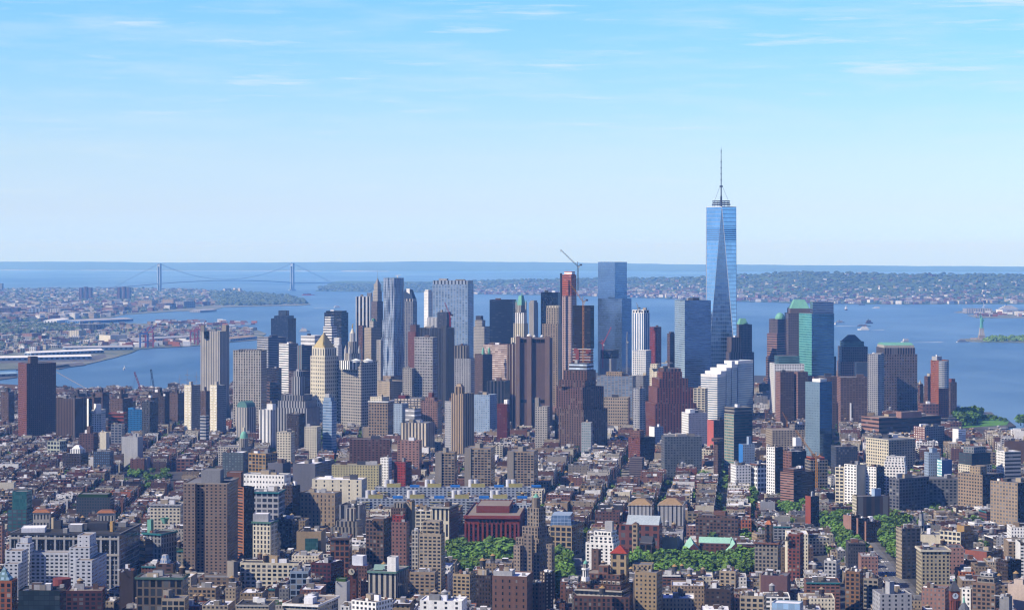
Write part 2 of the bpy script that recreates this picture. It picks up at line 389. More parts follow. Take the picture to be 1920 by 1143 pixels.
 # haze: the sea air between here and the far shore
def haze():
 m=MB();st=S('grey')
 x0,x1,y0,y1,z0,z1=-30000,30000,-9500,62000,-1.5,575
 V=[(x0,y0,z0),(x1,y0,z0),(x1,y1,z0),(x0,y1,z0),(x0,y0,z1),(x1,y0,z1),(x1,y1,z1),(x0,y1,z1)]
 for f in((3,2,1,0),(4,5,6,7),(0,1,5,4),(1,2,6,5),(2,3,7,6),(3,0,4,7)):m.face([V[i]for i in f],st)
 mt=bpy.data.materials.new('sea air');mt.use_nodes=True;t=NT(mt.node_tree);mt.node_tree.nodes.clear()
 out=t.add('ShaderNodeOutputMaterial');v=t.add('ShaderNodeVolumePrincipled');t.l.new(v.outputs[0],out.inputs['Volume'])
 v.inputs['Density'].default_value=HAZE;v.inputs['Color'].default_value=(0.17,0.44,1.0,1);v.inputs['Absorption Color'].default_value=(1,1,1,1);v.inputs['Anisotropy'].default_value=0.0
 v.inputs['Density Attribute'].default_value='';v.inputs['Color Attribute'].default_value='';v.inputs['Temperature Attribute'].default_value=''
 o=m.build('haze',mat=mt);tag(o,kind='stuff')
HAZE=3.9e-5
haze()
# ------------------------------------------------------------------ buildings read from the photograph
LM=[]  # (short, x0, x1, yt, yb, d, poly)
CLEAR=[]  # (x0, x1, row, d): nothing nearer than d may rise above this row there
def foot(x0,xc,x1,d,r=1.0,th=None):
 if xc is None:
  t0,t1=(x0-CX)/F,(x1-CX)/F
  w=(x1-x0)*d/F;dp=w*r
  c=(t0+t1)/2;an=math.atan(c)
  A,Bq=(t0*d,d),(t1*d,d)
  off=(math.sin(an)*dp,math.cos(an)*dp)
  return[A,Bq,(Bq[0]+off[0],Bq[1]+off[1]),(A[0]+off[0],A[1]+off[1])]
 t0,tc,t1=(x0-CX)/F,(xc-CX)/F,(x1-CX)/F
 ray=math.atan(tc)
 if th is None:th=math.atan2((x1-xc),(xc-x0)*r)+ray
 else:th=R(th)
 Xc=tc*d;s,c=math.sin(th),math.cos(th)
 a=(Xc-t0*d)/(c+t0*s);b=(t1*d-Xc)/max(0.02,(s-t1*c))
 A=(Xc-a*c,d+a*s);Cc=(Xc,d);Bq=(Xc+b*s,d+b*c);D=(A[0]+Bq[0]-Xc,A[1]+Bq[1]-d)
 return[A,Cc,Bq,D]
def inset(poly,k):
 cx=sum(p[0]for p in poly)/len(poly);cyy=sum(p[1]for p in poly)/len(poly)
 return[(cx+(p[0]-cx)*k,cyy+(p[1]-cyy)*k)for p in poly]
def cen(poly):return(sum(p[0]for p in poly)/len(poly),sum(p[1]for p in poly)/len(poly))
ROOFS={k:S(k,rough=.9)for k in('roofw','roofg','roofd','rooft','lgrey','copper','red','brown','orange','silver','green')}
WIN_MESH={}
def window_unit(w,h):
 key=(round(w,1),round(h,1))
 if key not in WIN_MESH:
  m=MB();w2,h2,t=key[0]/2,key[1]/2,0.06
  V=[(-w2,0,-h2),(w2,0,-h2),(w2,0,h2),(-w2,0,h2),(-w2,-t,-h2),(w2,-t,-h2),(w2,-t,h2),(-w2,-t,h2)]
  m.raw(V,[(4,5,6,7),(0,1,5,4),(1,2,6,5),(2,3,7,6),(3,0,4,7)],S('dark'))
  WIN_MESH[key]=m.mesh('window',mat=M_WIN)
 return WIN_MESH[key]
def windows(root,walls,st,most=80):
 """real panes: the ones that show largest are parts of their own, the rest of them one part"""
 spots=[]
 for(p,q,z0,z1)in walls:
  L=math.hypot(q[0]-p[0],q[1]-p[1]);H=z1-z0
  nb=max(1,round(L/st[3]));nf=max(1,round(H/st[4]));bw,fh=L/nb,H/nf
  ux,uy=(q[0]-p[0])/L,(q[1]-p[1])/L
  for j in range(nf):
   for i in range(nb):
    s=(i+.5)*bw;z=z0+(j+.5)*fh
    x,y=p[0]+ux*s,p[1]+uy*s
    X,Yp=px(x,y,z)
    if-20<X<1940 and Yp<1160:
     face=abs(-uy*x+ux*y)/math.hypot(x,y)
     spots.append((-bw*st[5]*face/y,x,y,z,math.atan2(uy,ux),bw*min(.8,st[5]*1.15),fh*min(.8,st[6]*1.15)))
 spots.sort(key=lambda s:(round(s[0],6),-s[3]))
 ox,oy,oz=root.location
 for s in spots[:most]:
  o=bpy.data.objects.new('window',window_unit(s[5],s[6]));C.objects.link(o);o.parent=root
  o.location=(s[1]-ox,s[2]-oy,s[3]-oz);o.rotation_euler=(0,0,s[4])
 if spots[most:]:
  m=MB();t=0.06
  for _,x,y,z,a,w,h in spots[most:]:
   c,sn=math.cos(a),math.sin(a)
   def P(u,v,k):return(x+u*c+k*t*sn,y+u*sn-k*t*c,z+v)
   V=[P(-w/2,-h/2,0),P(w/2,-h/2,0),P(w/2,h/2,0),P(-w/2,h/2,0),P(-w/2,-h/2,1),P(w/2,-h/2,1),P(w/2,h/2,1),P(-w/2,h/2,1)]
   m.raw(V,[(4,5,6,7),(0,1,5,4),(1,2,6,5),(2,3,7,6),(3,0,4,7)],st)
  o=m.build('remaining_windows',(ox,oy,oz),root,M_WIN);o['kind']='stuff'
def B(name,cat,short,label,d,x0,xc,x1,yt,yb,st,r=1.0,tiers=(),rt='roofg',par=0.9,W=0,sides=None,th=None,clutter=2,cornice=None,group=None,setd=5.0):
 poly=foot(x0,xc,x1,d,r,th);z1=wz(yt,d)
 o=(*cen(poly),2.5)
 m=MB();sd=None
 if sides:sd=[sides.get(i,st)for i in range(4)]
 plain=(st[0],st[1],st[2],3,3,0,0,st[7])
 bst=plain if W else st
 m.prism(poly,2.5,z1,bst,ROOFS[rt],par,[plain]*4 if W else sd)
 root=m.build(name,o);tag(root,label,cat,group)
 LM.append((short,x0,x1,yt,yb,d,poly));CLEAR.append((x0,x1,yb,d))
 walls=[(poly[0],poly[1],6.0,z1-1.5)]+([(poly[1],poly[2],6.0,z1-1.5)]if xc is not None else[])
 zt=z1;rnd=random.Random(int(x0*7+yt))
 if cornice:
  c=MB();big=inset(poly,1+1.6/max(8,math.hypot(poly[0][0]-poly[2][0],poly[0][1]-poly[2][1])/2))
  c.prism(big,z1-1.6,z1+.15,S(cornice),ROOFS[rt],1.0,bottom=True,sink=.8);c.build('cornice',o,root)
 prev=poly
 for i,tr in enumerate(tiers):
  tx0,txc,tx1,tyt,pn,ts=tr[:6];shape=tr[6]if len(tr)>6 else 'box'
  dd=d+setd*(i+1)
  p2=foot(tx0,txc,tx1,dd,r,th);z2=wz(tyt,dd);t=MB()
  zb=zt-(par if par else 0)if i==0 else zt
  if shape=='box':t.prism(p2,zb,z2,ts,ROOFS[rt],.6)
  elif shape=='pyr':c0=cen(p2);t.taper(p2,zb,[c0]*4,z2,ts)
  elif shape=='mans':t.taper(p2,zb,inset(p2,.55),z2,ts,ts)
  elif shape=='slant':t.taper(p2,zb,inset(p2,.88),z2,ts,ts)
  elif shape=='hip':t.taper(p2,zb,inset(p2,.35),z2,ts,ts)
  elif shape=='gable':
   a,b,c_,e=p2;m1=((a[0]+e[0])/2,(a[1]+e[1])/2);m2=((b[0]+c_[0])/2,(b[1]+c_[1])/2)
   t.face([(*a,zb),(*b,zb),(*m2,z2),(*m1,z2)],ts);t.face([(*c_,zb),(*e,zb),(*m1,z2),(*m2,z2)],ts)
   t.face([(*b,zb),(*c_,zb),(*m2,z2)],ts);t.face([(*e,zb),(*a,zb),(*m1,z2)],ts)
  elif shape=='vault':
   a,b,c_,e=p2;n=8;row=[]
   for k in range(n+1):
    an=math.pi*k/n;f=(1-math.cos(an))/2;z=zb+(z2-zb)*math.sin(an)
    row.append(((a[0]+(b[0]-a[0])*f,a[1]+(b[1]-a[1])*f,z),(e[0]+(c_[0]-e[0])*f,e[1]+(c_[1]-e[1])*f,z)))
   for k in range(n):t.face([row[k][0],row[k+1][0],row[k+1][1],row[k][1]],ts)
   t.face([q[0]for q in reversed(row)],ts);t.face([q[1]for q in row],ts)
  elif shape=='cyl':
   c0=cen(p2);rr=(tx1-tx0)*dd/F/2;t.ngon(c0[0],c0[1],rr,zb,z2,ts,14)
  elif shape=='dome':
   c0=cen(p2);rr=(tx1-tx0)*dd/F/2;h=z2-zb
   t.lathe(c0[0],c0[1],[(rr*math.cos(k*math.pi/12),zb+h*math.sin(k*math.pi/12))for k in range(7)],ts,14)
  elif shape=='cone':
   c0=cen(p2);rr=(tx1-tx0)*dd/F/2;t.ngon(c0[0],c0[1],rr,zb,z2,ts,10,0.0)
  t.build(pn,o,root)
  if W and shape=='box' and ts[5]>0:walls+=[(p2[0],p2[1],zb+.5,z2-1)]+([(p2[1],p2[2],zb+.5,z2-1)]if txc is not None else[])
  if shape in('box','cyl')and pn not in('penthouse','bulkhead','elevator_house','mechanical_floor','cooling_unit','skylight','chimney'):zt=z2;prev=p2
 if W:windows(root,walls,st,W)
 cp=prev if not tiers or tiers[-1][4]not in()else prev
 for k in range(clutter):
  c0=cen(cp);ax=rnd.uniform(-.3,.3);ay=rnd.uniform(-.3,.3)
  e1=(cp[1][0]-cp[0][0],cp[1][1]-cp[0][1]);e2=(cp[3][0]-cp[0][0],cp[3][1]-cp[0][1])
  L1,L2=math.hypot(*e1),math.hypot(*e2)
  if min(L1,L2)<9:continue
  t=MB();kk=rnd.choice(('grey','lgrey','dgrey','roofw','concrete','beige','brown'))
  t.box(c0[0]+e1[0]*ax+e2[0]*ay,c0[1]+e1[1]*ax+e2[1]*ay,zt-(par or 0),L1*rnd.uniform(.12,.28),L2*rnd.uniform(.12,.28),rnd.uniform(3,5.5),S(kk),math.atan2(e1[1],e1[0]),ROOFS[rnd.choice(('roofg','roofw','roofd'))])
  t.build('mechanical_box',o,root)
 if d<2500 and clutter:  # small plant scattered over the near roofs
  for k in range(7):
   fx,fy=rnd.uniform(.08,.92),rnd.uniform(.08,.92);kk=rnd.choice(('silver','lgrey','white','grey','dgrey','brick','roofd'));e1=(poly[1][0]-poly[0][0],poly[1][1]-poly[0][1]);e2=(poly[3][0]-poly[0][0],poly[3][1]-poly[0][1])
   t=MB();X,Y=poly[0][0]+e1[0]*fx+e2[0]*fy,poly[0][1]+e1[1]*fx+e2[1]*fy
   if k%3:t.box(X,Y,z1-(par or 0)-.1,rnd.uniform(1.2,3.6),rnd.uniform(1,2.4),rnd.uniform(.8,2.2)+(par or 0),S(kk),math.atan2(e1[1],e1[0]))
   else:t.bar((X,Y,z1-.5),(X+rnd.uniform(-6,6),Y+rnd.uniform(-6,6),z1-.5),.7,S(kk))
   if len(tiers)==0 or k<3:t.build('roof_unit' if k%3 else 'roof_duct',o,root)
 return root,poly,z1,o
 # ------------------------------------------------------------------ downtown towers, far to near
T_OFF,T_APT='office tower','apartment tower'
B('office_tower',T_OFF,'the white striped tower','white slab tower with black vertical stripes just behind the stone spire',5250,667,694,699,556,640,S('white','V','black',bay=9,uf=.55),r=1.5,clutter=1,tiers=[(688,696,698,549,'mechanical_floor',S('grey'))])
B('office_tower',T_OFF,'the mansard roofed tower','dark grey tower under a blue sloping mansard roof behind the rippling steel tower',5050,751,774,782,565,640,S('grey','d','navy',bay=6,uf=.6),r=1,clutter=0,tiers=[(751,774,781,560,'cornice',S('stone','V','black',bay=8)),(753,774,780,543,'roof',S((.07,.10,.16)),'mans'),(762,768,771,541,'mechanical_floor',S('white'))])
B('office_tower',T_OFF,'the slim white tower','slim pale stone tower with stepped top at the edge of the silver ribbed tower',5000,795,803,811,546,640,S('white','s','grey',uf=.35),clutter=0,tiers=[(797,803,809,543,'setback',S('white','s','grey'))])
B('office_tower',T_OFF,'the low white ribbed block','low white ribbed block at the foot of the silver ribbed tower',4850,801,819,822,595,640,S('white','v','navy'),clutter=0)
B('office_tower',T_OFF,'the small slate box','plain dark slate box tower in front of the silver ribbed tower',4650,820,838,846,585,640,S('dgrey','d','navy',uf=.4),clutter=1)
B('office_tower',T_OFF,'the silver ribbed tower','broad silver slab tower with bright vertical ribs and fluted crown',4900,811,877,888,533,690,S((.42,.50,.60),'V','glassb',bay=6.6,uf=.62,vf=.72),r=.8,clutter=2,tiers=[(811.5,876.5,887,526,'crown',S((.5,.56,.64),'V','dgrey',bay=8,uf=.4))])
B('office_tower',T_OFF,'the stepped masonry tower','pale stone tower with stepped shoulders and dark cap next to the black slab',4800,888,908,918,612,680,S('stone','s','dgrey'),clutter=0,tiers=[(890,904,910,600,'setback',S('stone','s','dgrey')),(892,902,906,592,'crown',S('dgrey'))])
B('office_tower',T_OFF,'the wide black slab','wide black steel slab standing beside the green topped gothic tower',4700,918,962,968,562,640,S('black','r','navy',.4,vf=.5),r=.8,clutter=1)
B('office_tower',T_OFF,'the fluted limestone tower','slender fluted limestone tower with softly stepped top behind the gothic tower',5100,992,1001,1009,567,640,S('stone','v','grey'),clutter=0,tiers=[(994,1001,1007,563,'crown',S('stone','v','grey'))])
B('office_tower',T_OFF,'the tall black slab','tall black glass slab with roof plant behind the crenellated beige tower',5000,1014,1046,1052,548,600,S('black','c','black',.5),r=.7,clutter=2)
B('office_tower',T_OFF,'the crenellated beige tower','beige ribbed tower with crenellated top and lower shoulder',4250,1017,1046,1053,607,710,S('tan','V','dgrey',bay=5,vf=.62),clutter=0,tiers=[(1024,1047,1052,577,'setback',S('beige','V','dgrey',bay=5,vf=.62)),(1025,1047,1051.5,573,'crown',S('cream','V','dgrey',bay=6,uf=.3))])
# steel tower with rippling skin
def rippling():
 d=4480;root=None;o=(wx(735,d),d+20,2.5);rnd=random.Random(5)
 def rip(x0,xc,x1,z0,z1,name,st,parent,amp=1.6):
  m=MB();poly=foot(x0,xc,x1,d,1.1);rows=46
  for e in range(4):
   p,q=poly[e],poly[(e+1)%4];L=math.hypot(q[0]-p[0],q[1]-p[1]);n=14
   nx,ny=(q[1]-p[1])/L,-(q[0]-p[0])/L
   def pt(i,k):
    t=i/n;z=z0+(z1-z0)*k/rows
    w=amp*(math.sin(i*1.9+e*2+.09*z*(.5+.3*math.sin(i)))+.5*math.sin(.05*z+i*3.1))if 0<i<n else 0
    return(p[0]+(q[0]-p[0])*t+nx*w,p[1]+(q[1]-p[1])*t+ny*w,z)
   for i in range(n):
    for k in range(rows):
     u0,v0=i/n*L,(z1-z0)*k/rows;du,dv=L/n,(z1-z0)/rows
     m.face([pt(i,k),pt(i+1,k),pt(i+1,k+1),pt(i,k+1)],st,[(u0,v0),(u0+du,v0),(u0+du,v0+dv),(u0,v0+dv)],3)
  m.face([(*p_,z1)for p_ in poly],ROOFS['roofd'])
  return m.build(name,o,parent)
 steel=S((.50,.55,.62),'d','glassb',.6,bay=3.0,fl=3.3,uf=.55,vf=.6,rough=.35)
 root=rip(715,738,757,2.5,wz(633,d),'rippling_tower',steel,None)
 tag(root,'very tall steel apartment tower with a rippling bluish facade',T_APT)
 rip(717,738,757,wz(633,d),wz(600,d),'setback',steel,root);rip(719,739,757,wz(600,d),wz(521,d),'setback',steel,root)
 m=MB();m.prism(foot(712,733,757,d-12,1.0),2.5,wz(704,d),S('tan','q','dgrey'),ROOFS['roofg'],1);m.build('brick_base',o,root)
 m=MB();m.bar((wx(744,d),d+25,wz(521,d)),(wx(744,d),d+25,wz(517,d)),2,S('white'));m.bar((wx(740,d),d+25,wz(517,d)),(wx(750,d),d+25,wz(516,d)),1.2,S('white'));m.build('roof_crane',o,root)
 p=foot(715,738,757,d,1.1);LM.append(('the rippling steel tower',715,757,519,735,d,p));CLEAR.append((715,757,735,d))
rippling()
# gothic stone spire tower (left of the rippling one)
B('spire_tower',T_OFF,'the stone spire tower','pale stone skyscraper narrowing to a pointed crown with a needle mast',5050,696,707,718,565,640,S('purple','s','dgrey',bay=3),clutter=0,setd=3,tiers=[(699,708,716,545,'setback',S('stone','s','dgrey')),(701,708,714,532,'setback',S('stone','s','dgrey')),(703,708,713,520,'spire',S((.38,.36,.36)),'pyr'),(707.4,708,708.6,503,'mast',S('grey'),'pyr')])
B('office_tower',T_OFF,'the dark tower with pale bands','dark glass tower with pale stepped bands on its corner',5100,608,640,653,586,640,S('navy','r','black',.3),r=.9,clutter=1,tiers=[(611,641,650,583,'crown',S('black'))],sides={0:S('dgrey','r','black',.2,vf=.7)})
B('office_tower',T_OFF,'the pale banded wing','narrow stepped wing of white and black bands below the dark glass tower',5000,606,622,632,612,640,S('white','r','dgrey',fl=6),clutter=0,tiers=[(609,620,626,594,'setback',S('white','r','dgrey',fl=6))])
B('office_tower',T_OFF,'the bright white stepped block','bright white stepped block with small windows behind the gold pyramid',4700,616,634,641,647,690,S('white','p','grey'),clutter=0,tiers=[(626,636,640,633,'setback',S('white','p','grey'))])
B('office_tower',T_OFF,'the black crowned tower','black boxy tower with a taller central block by the river',5100,508,540,555,597,640,S('black','c','navy',.4),r=.9,clutter=0,tiers=[(514,542,551,592,'setback',S('black','c','navy',.3)),(522,536,542,582,'crown',S('dgrey','c','glassd',.3))])
B('office_tower',T_OFF,'the wide white block','wide white block with one dark window band behind the banded towers',4950,564,590,603,629,660,S('white','r','dgrey',fl=9,vf=.25),clutter=1)
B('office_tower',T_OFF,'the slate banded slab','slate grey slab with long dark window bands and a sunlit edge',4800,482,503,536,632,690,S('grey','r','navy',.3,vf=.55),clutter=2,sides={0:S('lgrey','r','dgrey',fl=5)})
B('office_tower',T_OFF,'the white banded slab','slab with white and black bands on its sunlit face and a shaded side',4700,523,541,559,644,712,S('purple','r','dgrey'),clutter=2,sides={0:S('white','r','black',fl=5,vf=.4)})  # purplish wall colour carries the shade on the side away from the sun
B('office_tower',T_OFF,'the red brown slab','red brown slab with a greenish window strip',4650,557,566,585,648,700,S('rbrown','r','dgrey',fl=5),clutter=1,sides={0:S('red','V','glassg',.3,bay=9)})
B('office_tower',T_OFF,'the dark brown block','dark brown ribbed block in front of the slate banded slab',4500,500,520,528,690,730,S('dbrown','r','black'),clutter=1)
B('office_tower',T_OFF,'the curved brown banded block','brown block with close horizontal window bands beside the gold pyramid tower',4450,541,566,583,696,735,S('brown','r','black',fl=4.5),clutter=1)
B('office_tower',T_OFF,'the copper brown annex','flat copper brown annex beside the gridded courthouse',4250,500,506,522,716,745,S('brown','r','black',fl=6),clutter=0)
B('office_tower',T_OFF,'the reddish brown tower','reddish brown brick tower between the rippling tower and the checkered slab',4450,765,779,789,622,690,S('red','s','dgrey'),clutter=1,tiers=[(769,780,787,609,'setback',S('rbrown','s','dgrey'))])
B('office_tower',T_OFF,'the russet narrow tower','narrow russet tower beside the tan block below the stone spire',4800,672,680,687,610,680,S('rbrown','s','black'),clutter=0)
B('office_tower',T_OFF,'the tan block with green cap','tan office block with small green roof cap in front of the stone spire',4700,683,696,714,614,680,S('beige','s','dgrey'),clutter=1,tiers=[(693,700,707,602,'setback',S('stone','s','dgrey')),(696,700,705,597,'roof',S('green'),'mans')])
B('office_building','office building','the tan narrow office block','narrow tan block of small windows pressed against the rippling tower',4300,706,714,718,637,705,S('stone','p','dgrey'),clutter=0)
B('office_building','office building','the stepped beige base block','stepped beige block with black shaded side under the rippling tower',4150,703,731,760,715,740,S('beige','p','dgrey'),clutter=1)
B('office_building','office building','the pale gridded block','pale masonry block with gridded windows left of the checkered slab'.replace('left of','next to'),4120,755,772,778,690,740,S('stone','q','dgrey'),clutter=1)
# checkered slab and dark slab behind it
B('office_tower',T_OFF,'the dark federal slab','big dark slab with fine vertical ribs rising behind the checkered slab',4200,786,838,852,615,745,S((.10,.10,.12),'v','black',.2),r=.55,clutter=3)
B('office_tower',T_OFF,'the checkered slab','slab tower covered in a black and white checkered window pattern',4120,777,811,820,632,745,S((.47,.46,.46),'c','black',bay=3.4,fl=5.2,uf=.55,vf=.6),r=.5,clutter=2)
B('office_tower',T_OFF,'the white gridded office block','white gridded office block with a ribbed centre beside the dark slab',4000,852,882,890,672,738,S('lgrey','q','dgrey',bay=4.5),clutter=1,tiers=[(852,874,880,648,'setback',S('concrete','V','dgrey',bay=5))])
B('office_tower',T_OFF,'the twin turret tower','brown office tower with two small green corner turrets',4100,890,905,923,664,735,S('brown','s','dgrey'),clutter=0,tiers=[(903,905,909,651,'turret',S('copper'),'dome'),(914,916,920,651,'turret',S('copper'),'dome')])
B('office_tower',T_OFF,'the pinkish white block','plain pinkish white block with roof plant between dark towers',4350,906,950,958,646,700,S('pink','r','stone',fl=4),r=.5,clutter=3)
B('office_building','office building','the dark mansion roof block','dark stone civic building with arches and a row of columns',3850,913,946,956,714,755,S('dgrey','V','black',bay=7),clutter=2)
B('office_tower',T_OFF,'the maroon striped tower','maroon tower with pale vertical strips tight against the windowless tower',3900,950,952,969,645,745,S('rbrown','V','beige',bay=5,uf=.3),r=1,clutter=1)
# windowless telephone tower
def windowless():
 d=3800;st=S((.21,.15,.135));root,poly,z1,o=B('windowless_tower',T_OFF,'the windowless tower','massive windowless brown concrete tower with full height piers and dark vents',d,967,1030,1036,634,785,st,r=.8,clutter=0,par=1.0)
 p,q=poly[0],poly[1];L=math.hypot(q[0]-p[0],q[1]-p[1]);ux,uy=(q[0]-p[0])/L,(q[1]-p[1])/L;nx,ny=uy,-ux
 def atx(x):return(x-967)/(1030-967)*L
 for a,b,top in((967.5,975,630),(988.5,997,630),(1022.5,1031,630)):
  m=MB();s0,s1=atx(a),atx(b);dep=5
  pl=[(p[0]+ux*s0+nx*dep,p[1]+uy*s0+ny*dep),(p[0]+ux*s1+nx*dep,p[1]+uy*s1+ny*dep),(p[0]+ux*s1-nx*3,p[1]+uy*s1-ny*3),(p[0]+ux*s0-nx*3,p[1]+uy*s0-ny*3)]
  m.prism(pl,2.5,wz(top,d),S((.29,.215,.185)),ROOFS['roofg']);m.build('pier',o,root)
 for x0,x1 in((976.5,981.5),(982.5,987.5),(998.5,1005),(1006,1013),(1014,1021)):
  for y0,y1 in((636,642),)+(((749,755),)if x1-x0<8 else()):
   m=MB();s0,s1=atx(x0),atx(x1);dep=.6
   pl=[(p[0]+ux*s0+nx*dep,p[1]+uy*s0+ny*dep),(p[0]+ux*s1+nx*dep,p[1]+uy*s1+ny*dep),(p[0]+ux*s1,p[1]+uy*s1),(p[0]+ux*s0,p[1]+uy*s0)]
   m.prism(pl,wz(y1,d),wz(y0,d),S('black'),S('black'));m.build('vent',o,root)
 for x,rr in((992,4.0),(971,2.2),(1002,2.0),(1016,2.4)):
  m=MB();X=wx(x,d+25);z=z1-.5;m.lathe(X,d+25,[(rr*math.cos(a*math.pi/10),z+3+rr*math.sin(a*math.pi/10))for a in range(-3,6)],S('white'),12);m.bar((X,d+25,z-1),(X,d+25,z+3),1,S('grey'));m.build('satellite_dish',o,root)
windowless()
# gothic tower with green roof
B('gothic_tower',T_OFF,'the green topped gothic tower','cream gothic skyscraper with a tall green copper pyramid roof',4320,958,981,992,633,680,S('cream','V','dgrey',bay=5,uf=.35),clutter=0,setd=3,tiers=[(963,982,990,606,'setback',S('cream','V','dgrey',bay=4,uf=.35)),(966,982,988,586,'setback',S('white','V','dgrey',bay=4,uf=.35)),(967,978,987.5,572,'setback',S('stone','V','dgrey',bay=4,uf=.4)),(969,978,985.5,554,'roof',S('copper',rough=.6),'mans'),(975,978,981,547,'finial',S('copper'),'pyr')])
for i,x in enumerate((968.2,986)):
 m=MB();d=4325;X=wx(x,d);m.ngon(X,d,1.5,wz(580,d),wz(566,d),S('stone'),8);m.ngon(X,d,1.6,wz(566,d),wz(561,d),S('copper'),8,0);t_=[q for q in C.objects if q.name.startswith('gothic_tower')][0];m.build('pinnacle',tuple(t_.location),t_)
 # courthouse with gold pyramid
B('courthouse_tower','courthouse','the gold pyramid tower','cream courthouse tower ending in a gold pyramid roof',3950,582,609,635,668,765,S('cream','p','dgrey',bay=5,fl=7),r=.9,clutter=0,setd=3,tiers=[(585,609,631,652,'colonnade',S('cream','V','dgrey',bay=6,uf=.4,fl=12,vf=.75)),(587,608,628,623,'roof',S('gold',rough=.45),'pyr'),(604,606,608,618,'finial',S('gold',rough=.45),'pyr')])
# municipal building with wedding-cake tower
def municipal():
 d=3930;st=S('stone','d','dgrey',bay=4.6,fl=5.2)
 root,poly,z1,o=B('municipal_building','municipal building','the wedding cake tower','white municipal building crowned by a tiered columned tower and golden statue',d,634,677,707,678,760,st,r=.7,clutter=0,cornice='stone')
 m=MB();m.prism(foot(637,655,674,d-2,.6),z1-14,z1+1.5,S('white','V','black',bay=7,uf=.5),ROOFS['rooft'],1);m.build('colonnade',o,root)
 cx_,cy_=wx(661,d+24),d+24
 def zz(y):return wz(y,d+24)
 def tierbox(hw,y0,y1,nm,s):m=MB();m.box(cx_,cy_,zz(y0),hw*2,hw*2,zz(y1)-zz(y0),s,R(28));m.build(nm,o,root)
 tierbox(11.5,682,662,'tower_base',S('stone','V','dgrey',bay=4))
 for a in range(4):
  an=R(28+45+90*a);m=MB();X,Y=cx_+13*math.cos(an),cy_+13*math.sin(an);m.ngon(X,Y,2.6,zz(680),zz(655),S('white','v','dgrey'),8);m.ngon(X,Y,2.4,zz(655),zz(646),S('stone'),8,0);m.build('turret',o,root)
 m=MB();m.ngon(cx_,cy_,8.2,zz(662),zz(640),S('stone','v','dgrey',bay=3),12);m.build('drum',o,root)
 m=MB();m.ngon(cx_,cy_,5.2,zz(640),zz(624),S('white','v','dgrey',bay=2.5),12);m.build('lantern',o,root)
 m=MB();m.ngon(cx_,cy_,4.2,zz(624),zz(615),S('cream'),10,.9);m.build('cupola',o,root)
 m=MB();m.lathe(cx_,cy_,[(.9,zz(615)),(1.5,zz(612.5)),(.9,zz(610)),(.7,zz(608)),(.2,zz(606.5)),(0,zz(606))],S('gold',rough=.4),8);m.bar((cx_,cy_,zz(610)),(cx_+2,cy_,zz(606)),.6,S('gold'));m.build('statue',o,root)
 for x in(668,690):
  m=MB();X=wx(x,d+8);m.ngon(X,d+8,8.5,z1-1,z1+2,S('white'),16);m.ngon(X,d+8,9.5,z1+2,z1+5.5,S((.8,.84,.84)),16,.6);m.build('pavilion_roof',o,root)
municipal()
# riverside group
B('telephone_tower',T_OFF,'the tall ribbed concrete tower','tall grey concrete tower with deep vertical ribs by the river',4250,376,412,430,621,785,S('stone','V','grey',bay=5.4,uf=.34),r=.85,clutter=0,tiers=[(376.3,383,385,609.5,'elevator_house',S('concrete')),(416,424,429.5,609,'elevator_house',S('concrete')),(394,404,407,617,'elevator_house',S('grey'))])
m=MB();d_=4246
for x in(381,385.5,390):m.prism([(wx(x,d_),d_+13.5),(wx(x+4,d_),d_+11.8),(wx(x+4,d_),d_+16),(wx(x,d_),d_+16)],wz(635,d_),wz(621.5,d_),S('black'),S('black'))
t_=[q for q in C.objects if q.name.startswith('telephone_tower')][0];m.build('louvre',tuple(t_.location),t_)
B('courthouse_slab','courthouse','the gridded stone slab','broad grey stone slab with an even grid of narrow windows',3900,437,489,500,657,770,S('stone','s','black',bay=4.8,fl=4.6,uf=.5,vf=.66),r=.5,clutter=0,tiers=[(447,486,491,655,'crown',S('concrete','V','dgrey',bay=5,uf=.45))])
B('court_annex','courthouse','the arched green roofed annex','low stone court annex with a white arched gable and green barrel roof',3680,443,463,480,764,788,S('stone','V','grey',bay=6),clutter=0,tiers=[(444,463,479,752,'barrel_roof',S((.16,.30,.28)),'vault')],par=0,th=None)
B('apartment_slab',T_APT,'the dark brown riverside slab','tall curved maroon brick apartment tower beside the east river',3700,34,50,105,681,790,S('rbrown','s','dbrown',bay=3.5,fl=3.4,uf=.4),r=1.5,clutter=0,tiers=[(52,57,71,668,'elevator_house',S('brown'))],sides={0:S('red','s','brown',fl=3.4)})  # redder sunlit face and duller shaded brick, light put into the wall colour
B('apartment_slab',T_APT,'the lower maroon wing','lower maroon brick wing joined to the tall riverside apartment tower',3650,105,140,163,747,795,S('brown','v','dbrown'),clutter=2)
brown_houses=[(2,27,735,4000,'at the frame edge beside a taller maroon tower'),(131,160,738,4150,'just beyond the white corner building'),(160,190,745,4000,'behind the green drum rooftop'),(176,205,735,4250,'with two rooftop stacks'),(206,249,747,3850,'with a sunlit corner'),(215,240,738,4200,'under a tall round chimney'),(264,297,745,3950,'beside the red derrick crane'),(281,318,735,4180,'with a stepped roofline'),(297,318,742,3900,'with a dark flank'),(318,346,737,4050,'touching the balconied concrete pair'),(376,394,733,4000,'squeezed between the balconied concrete pair')]
for x0,x1,y,d,w in brown_houses:
 B('housing_block','housing block','the brown housing blocks','dark brown brick housing block '+w,d,x0,x0+(x1-x0)*.55,x1,y,790,S('dbrown' if x0%2 else 'brown','s','black',bay=3.4,fl=3.2,uf=.35),clutter=1,tiers=[(x0+(x1-x0)*.4,x0+(x1-x0)*.5,x0+(x1-x0)*.62,y-8,'elevator_house',S('dbrown'))],group='brown brick housing blocks along the east river')
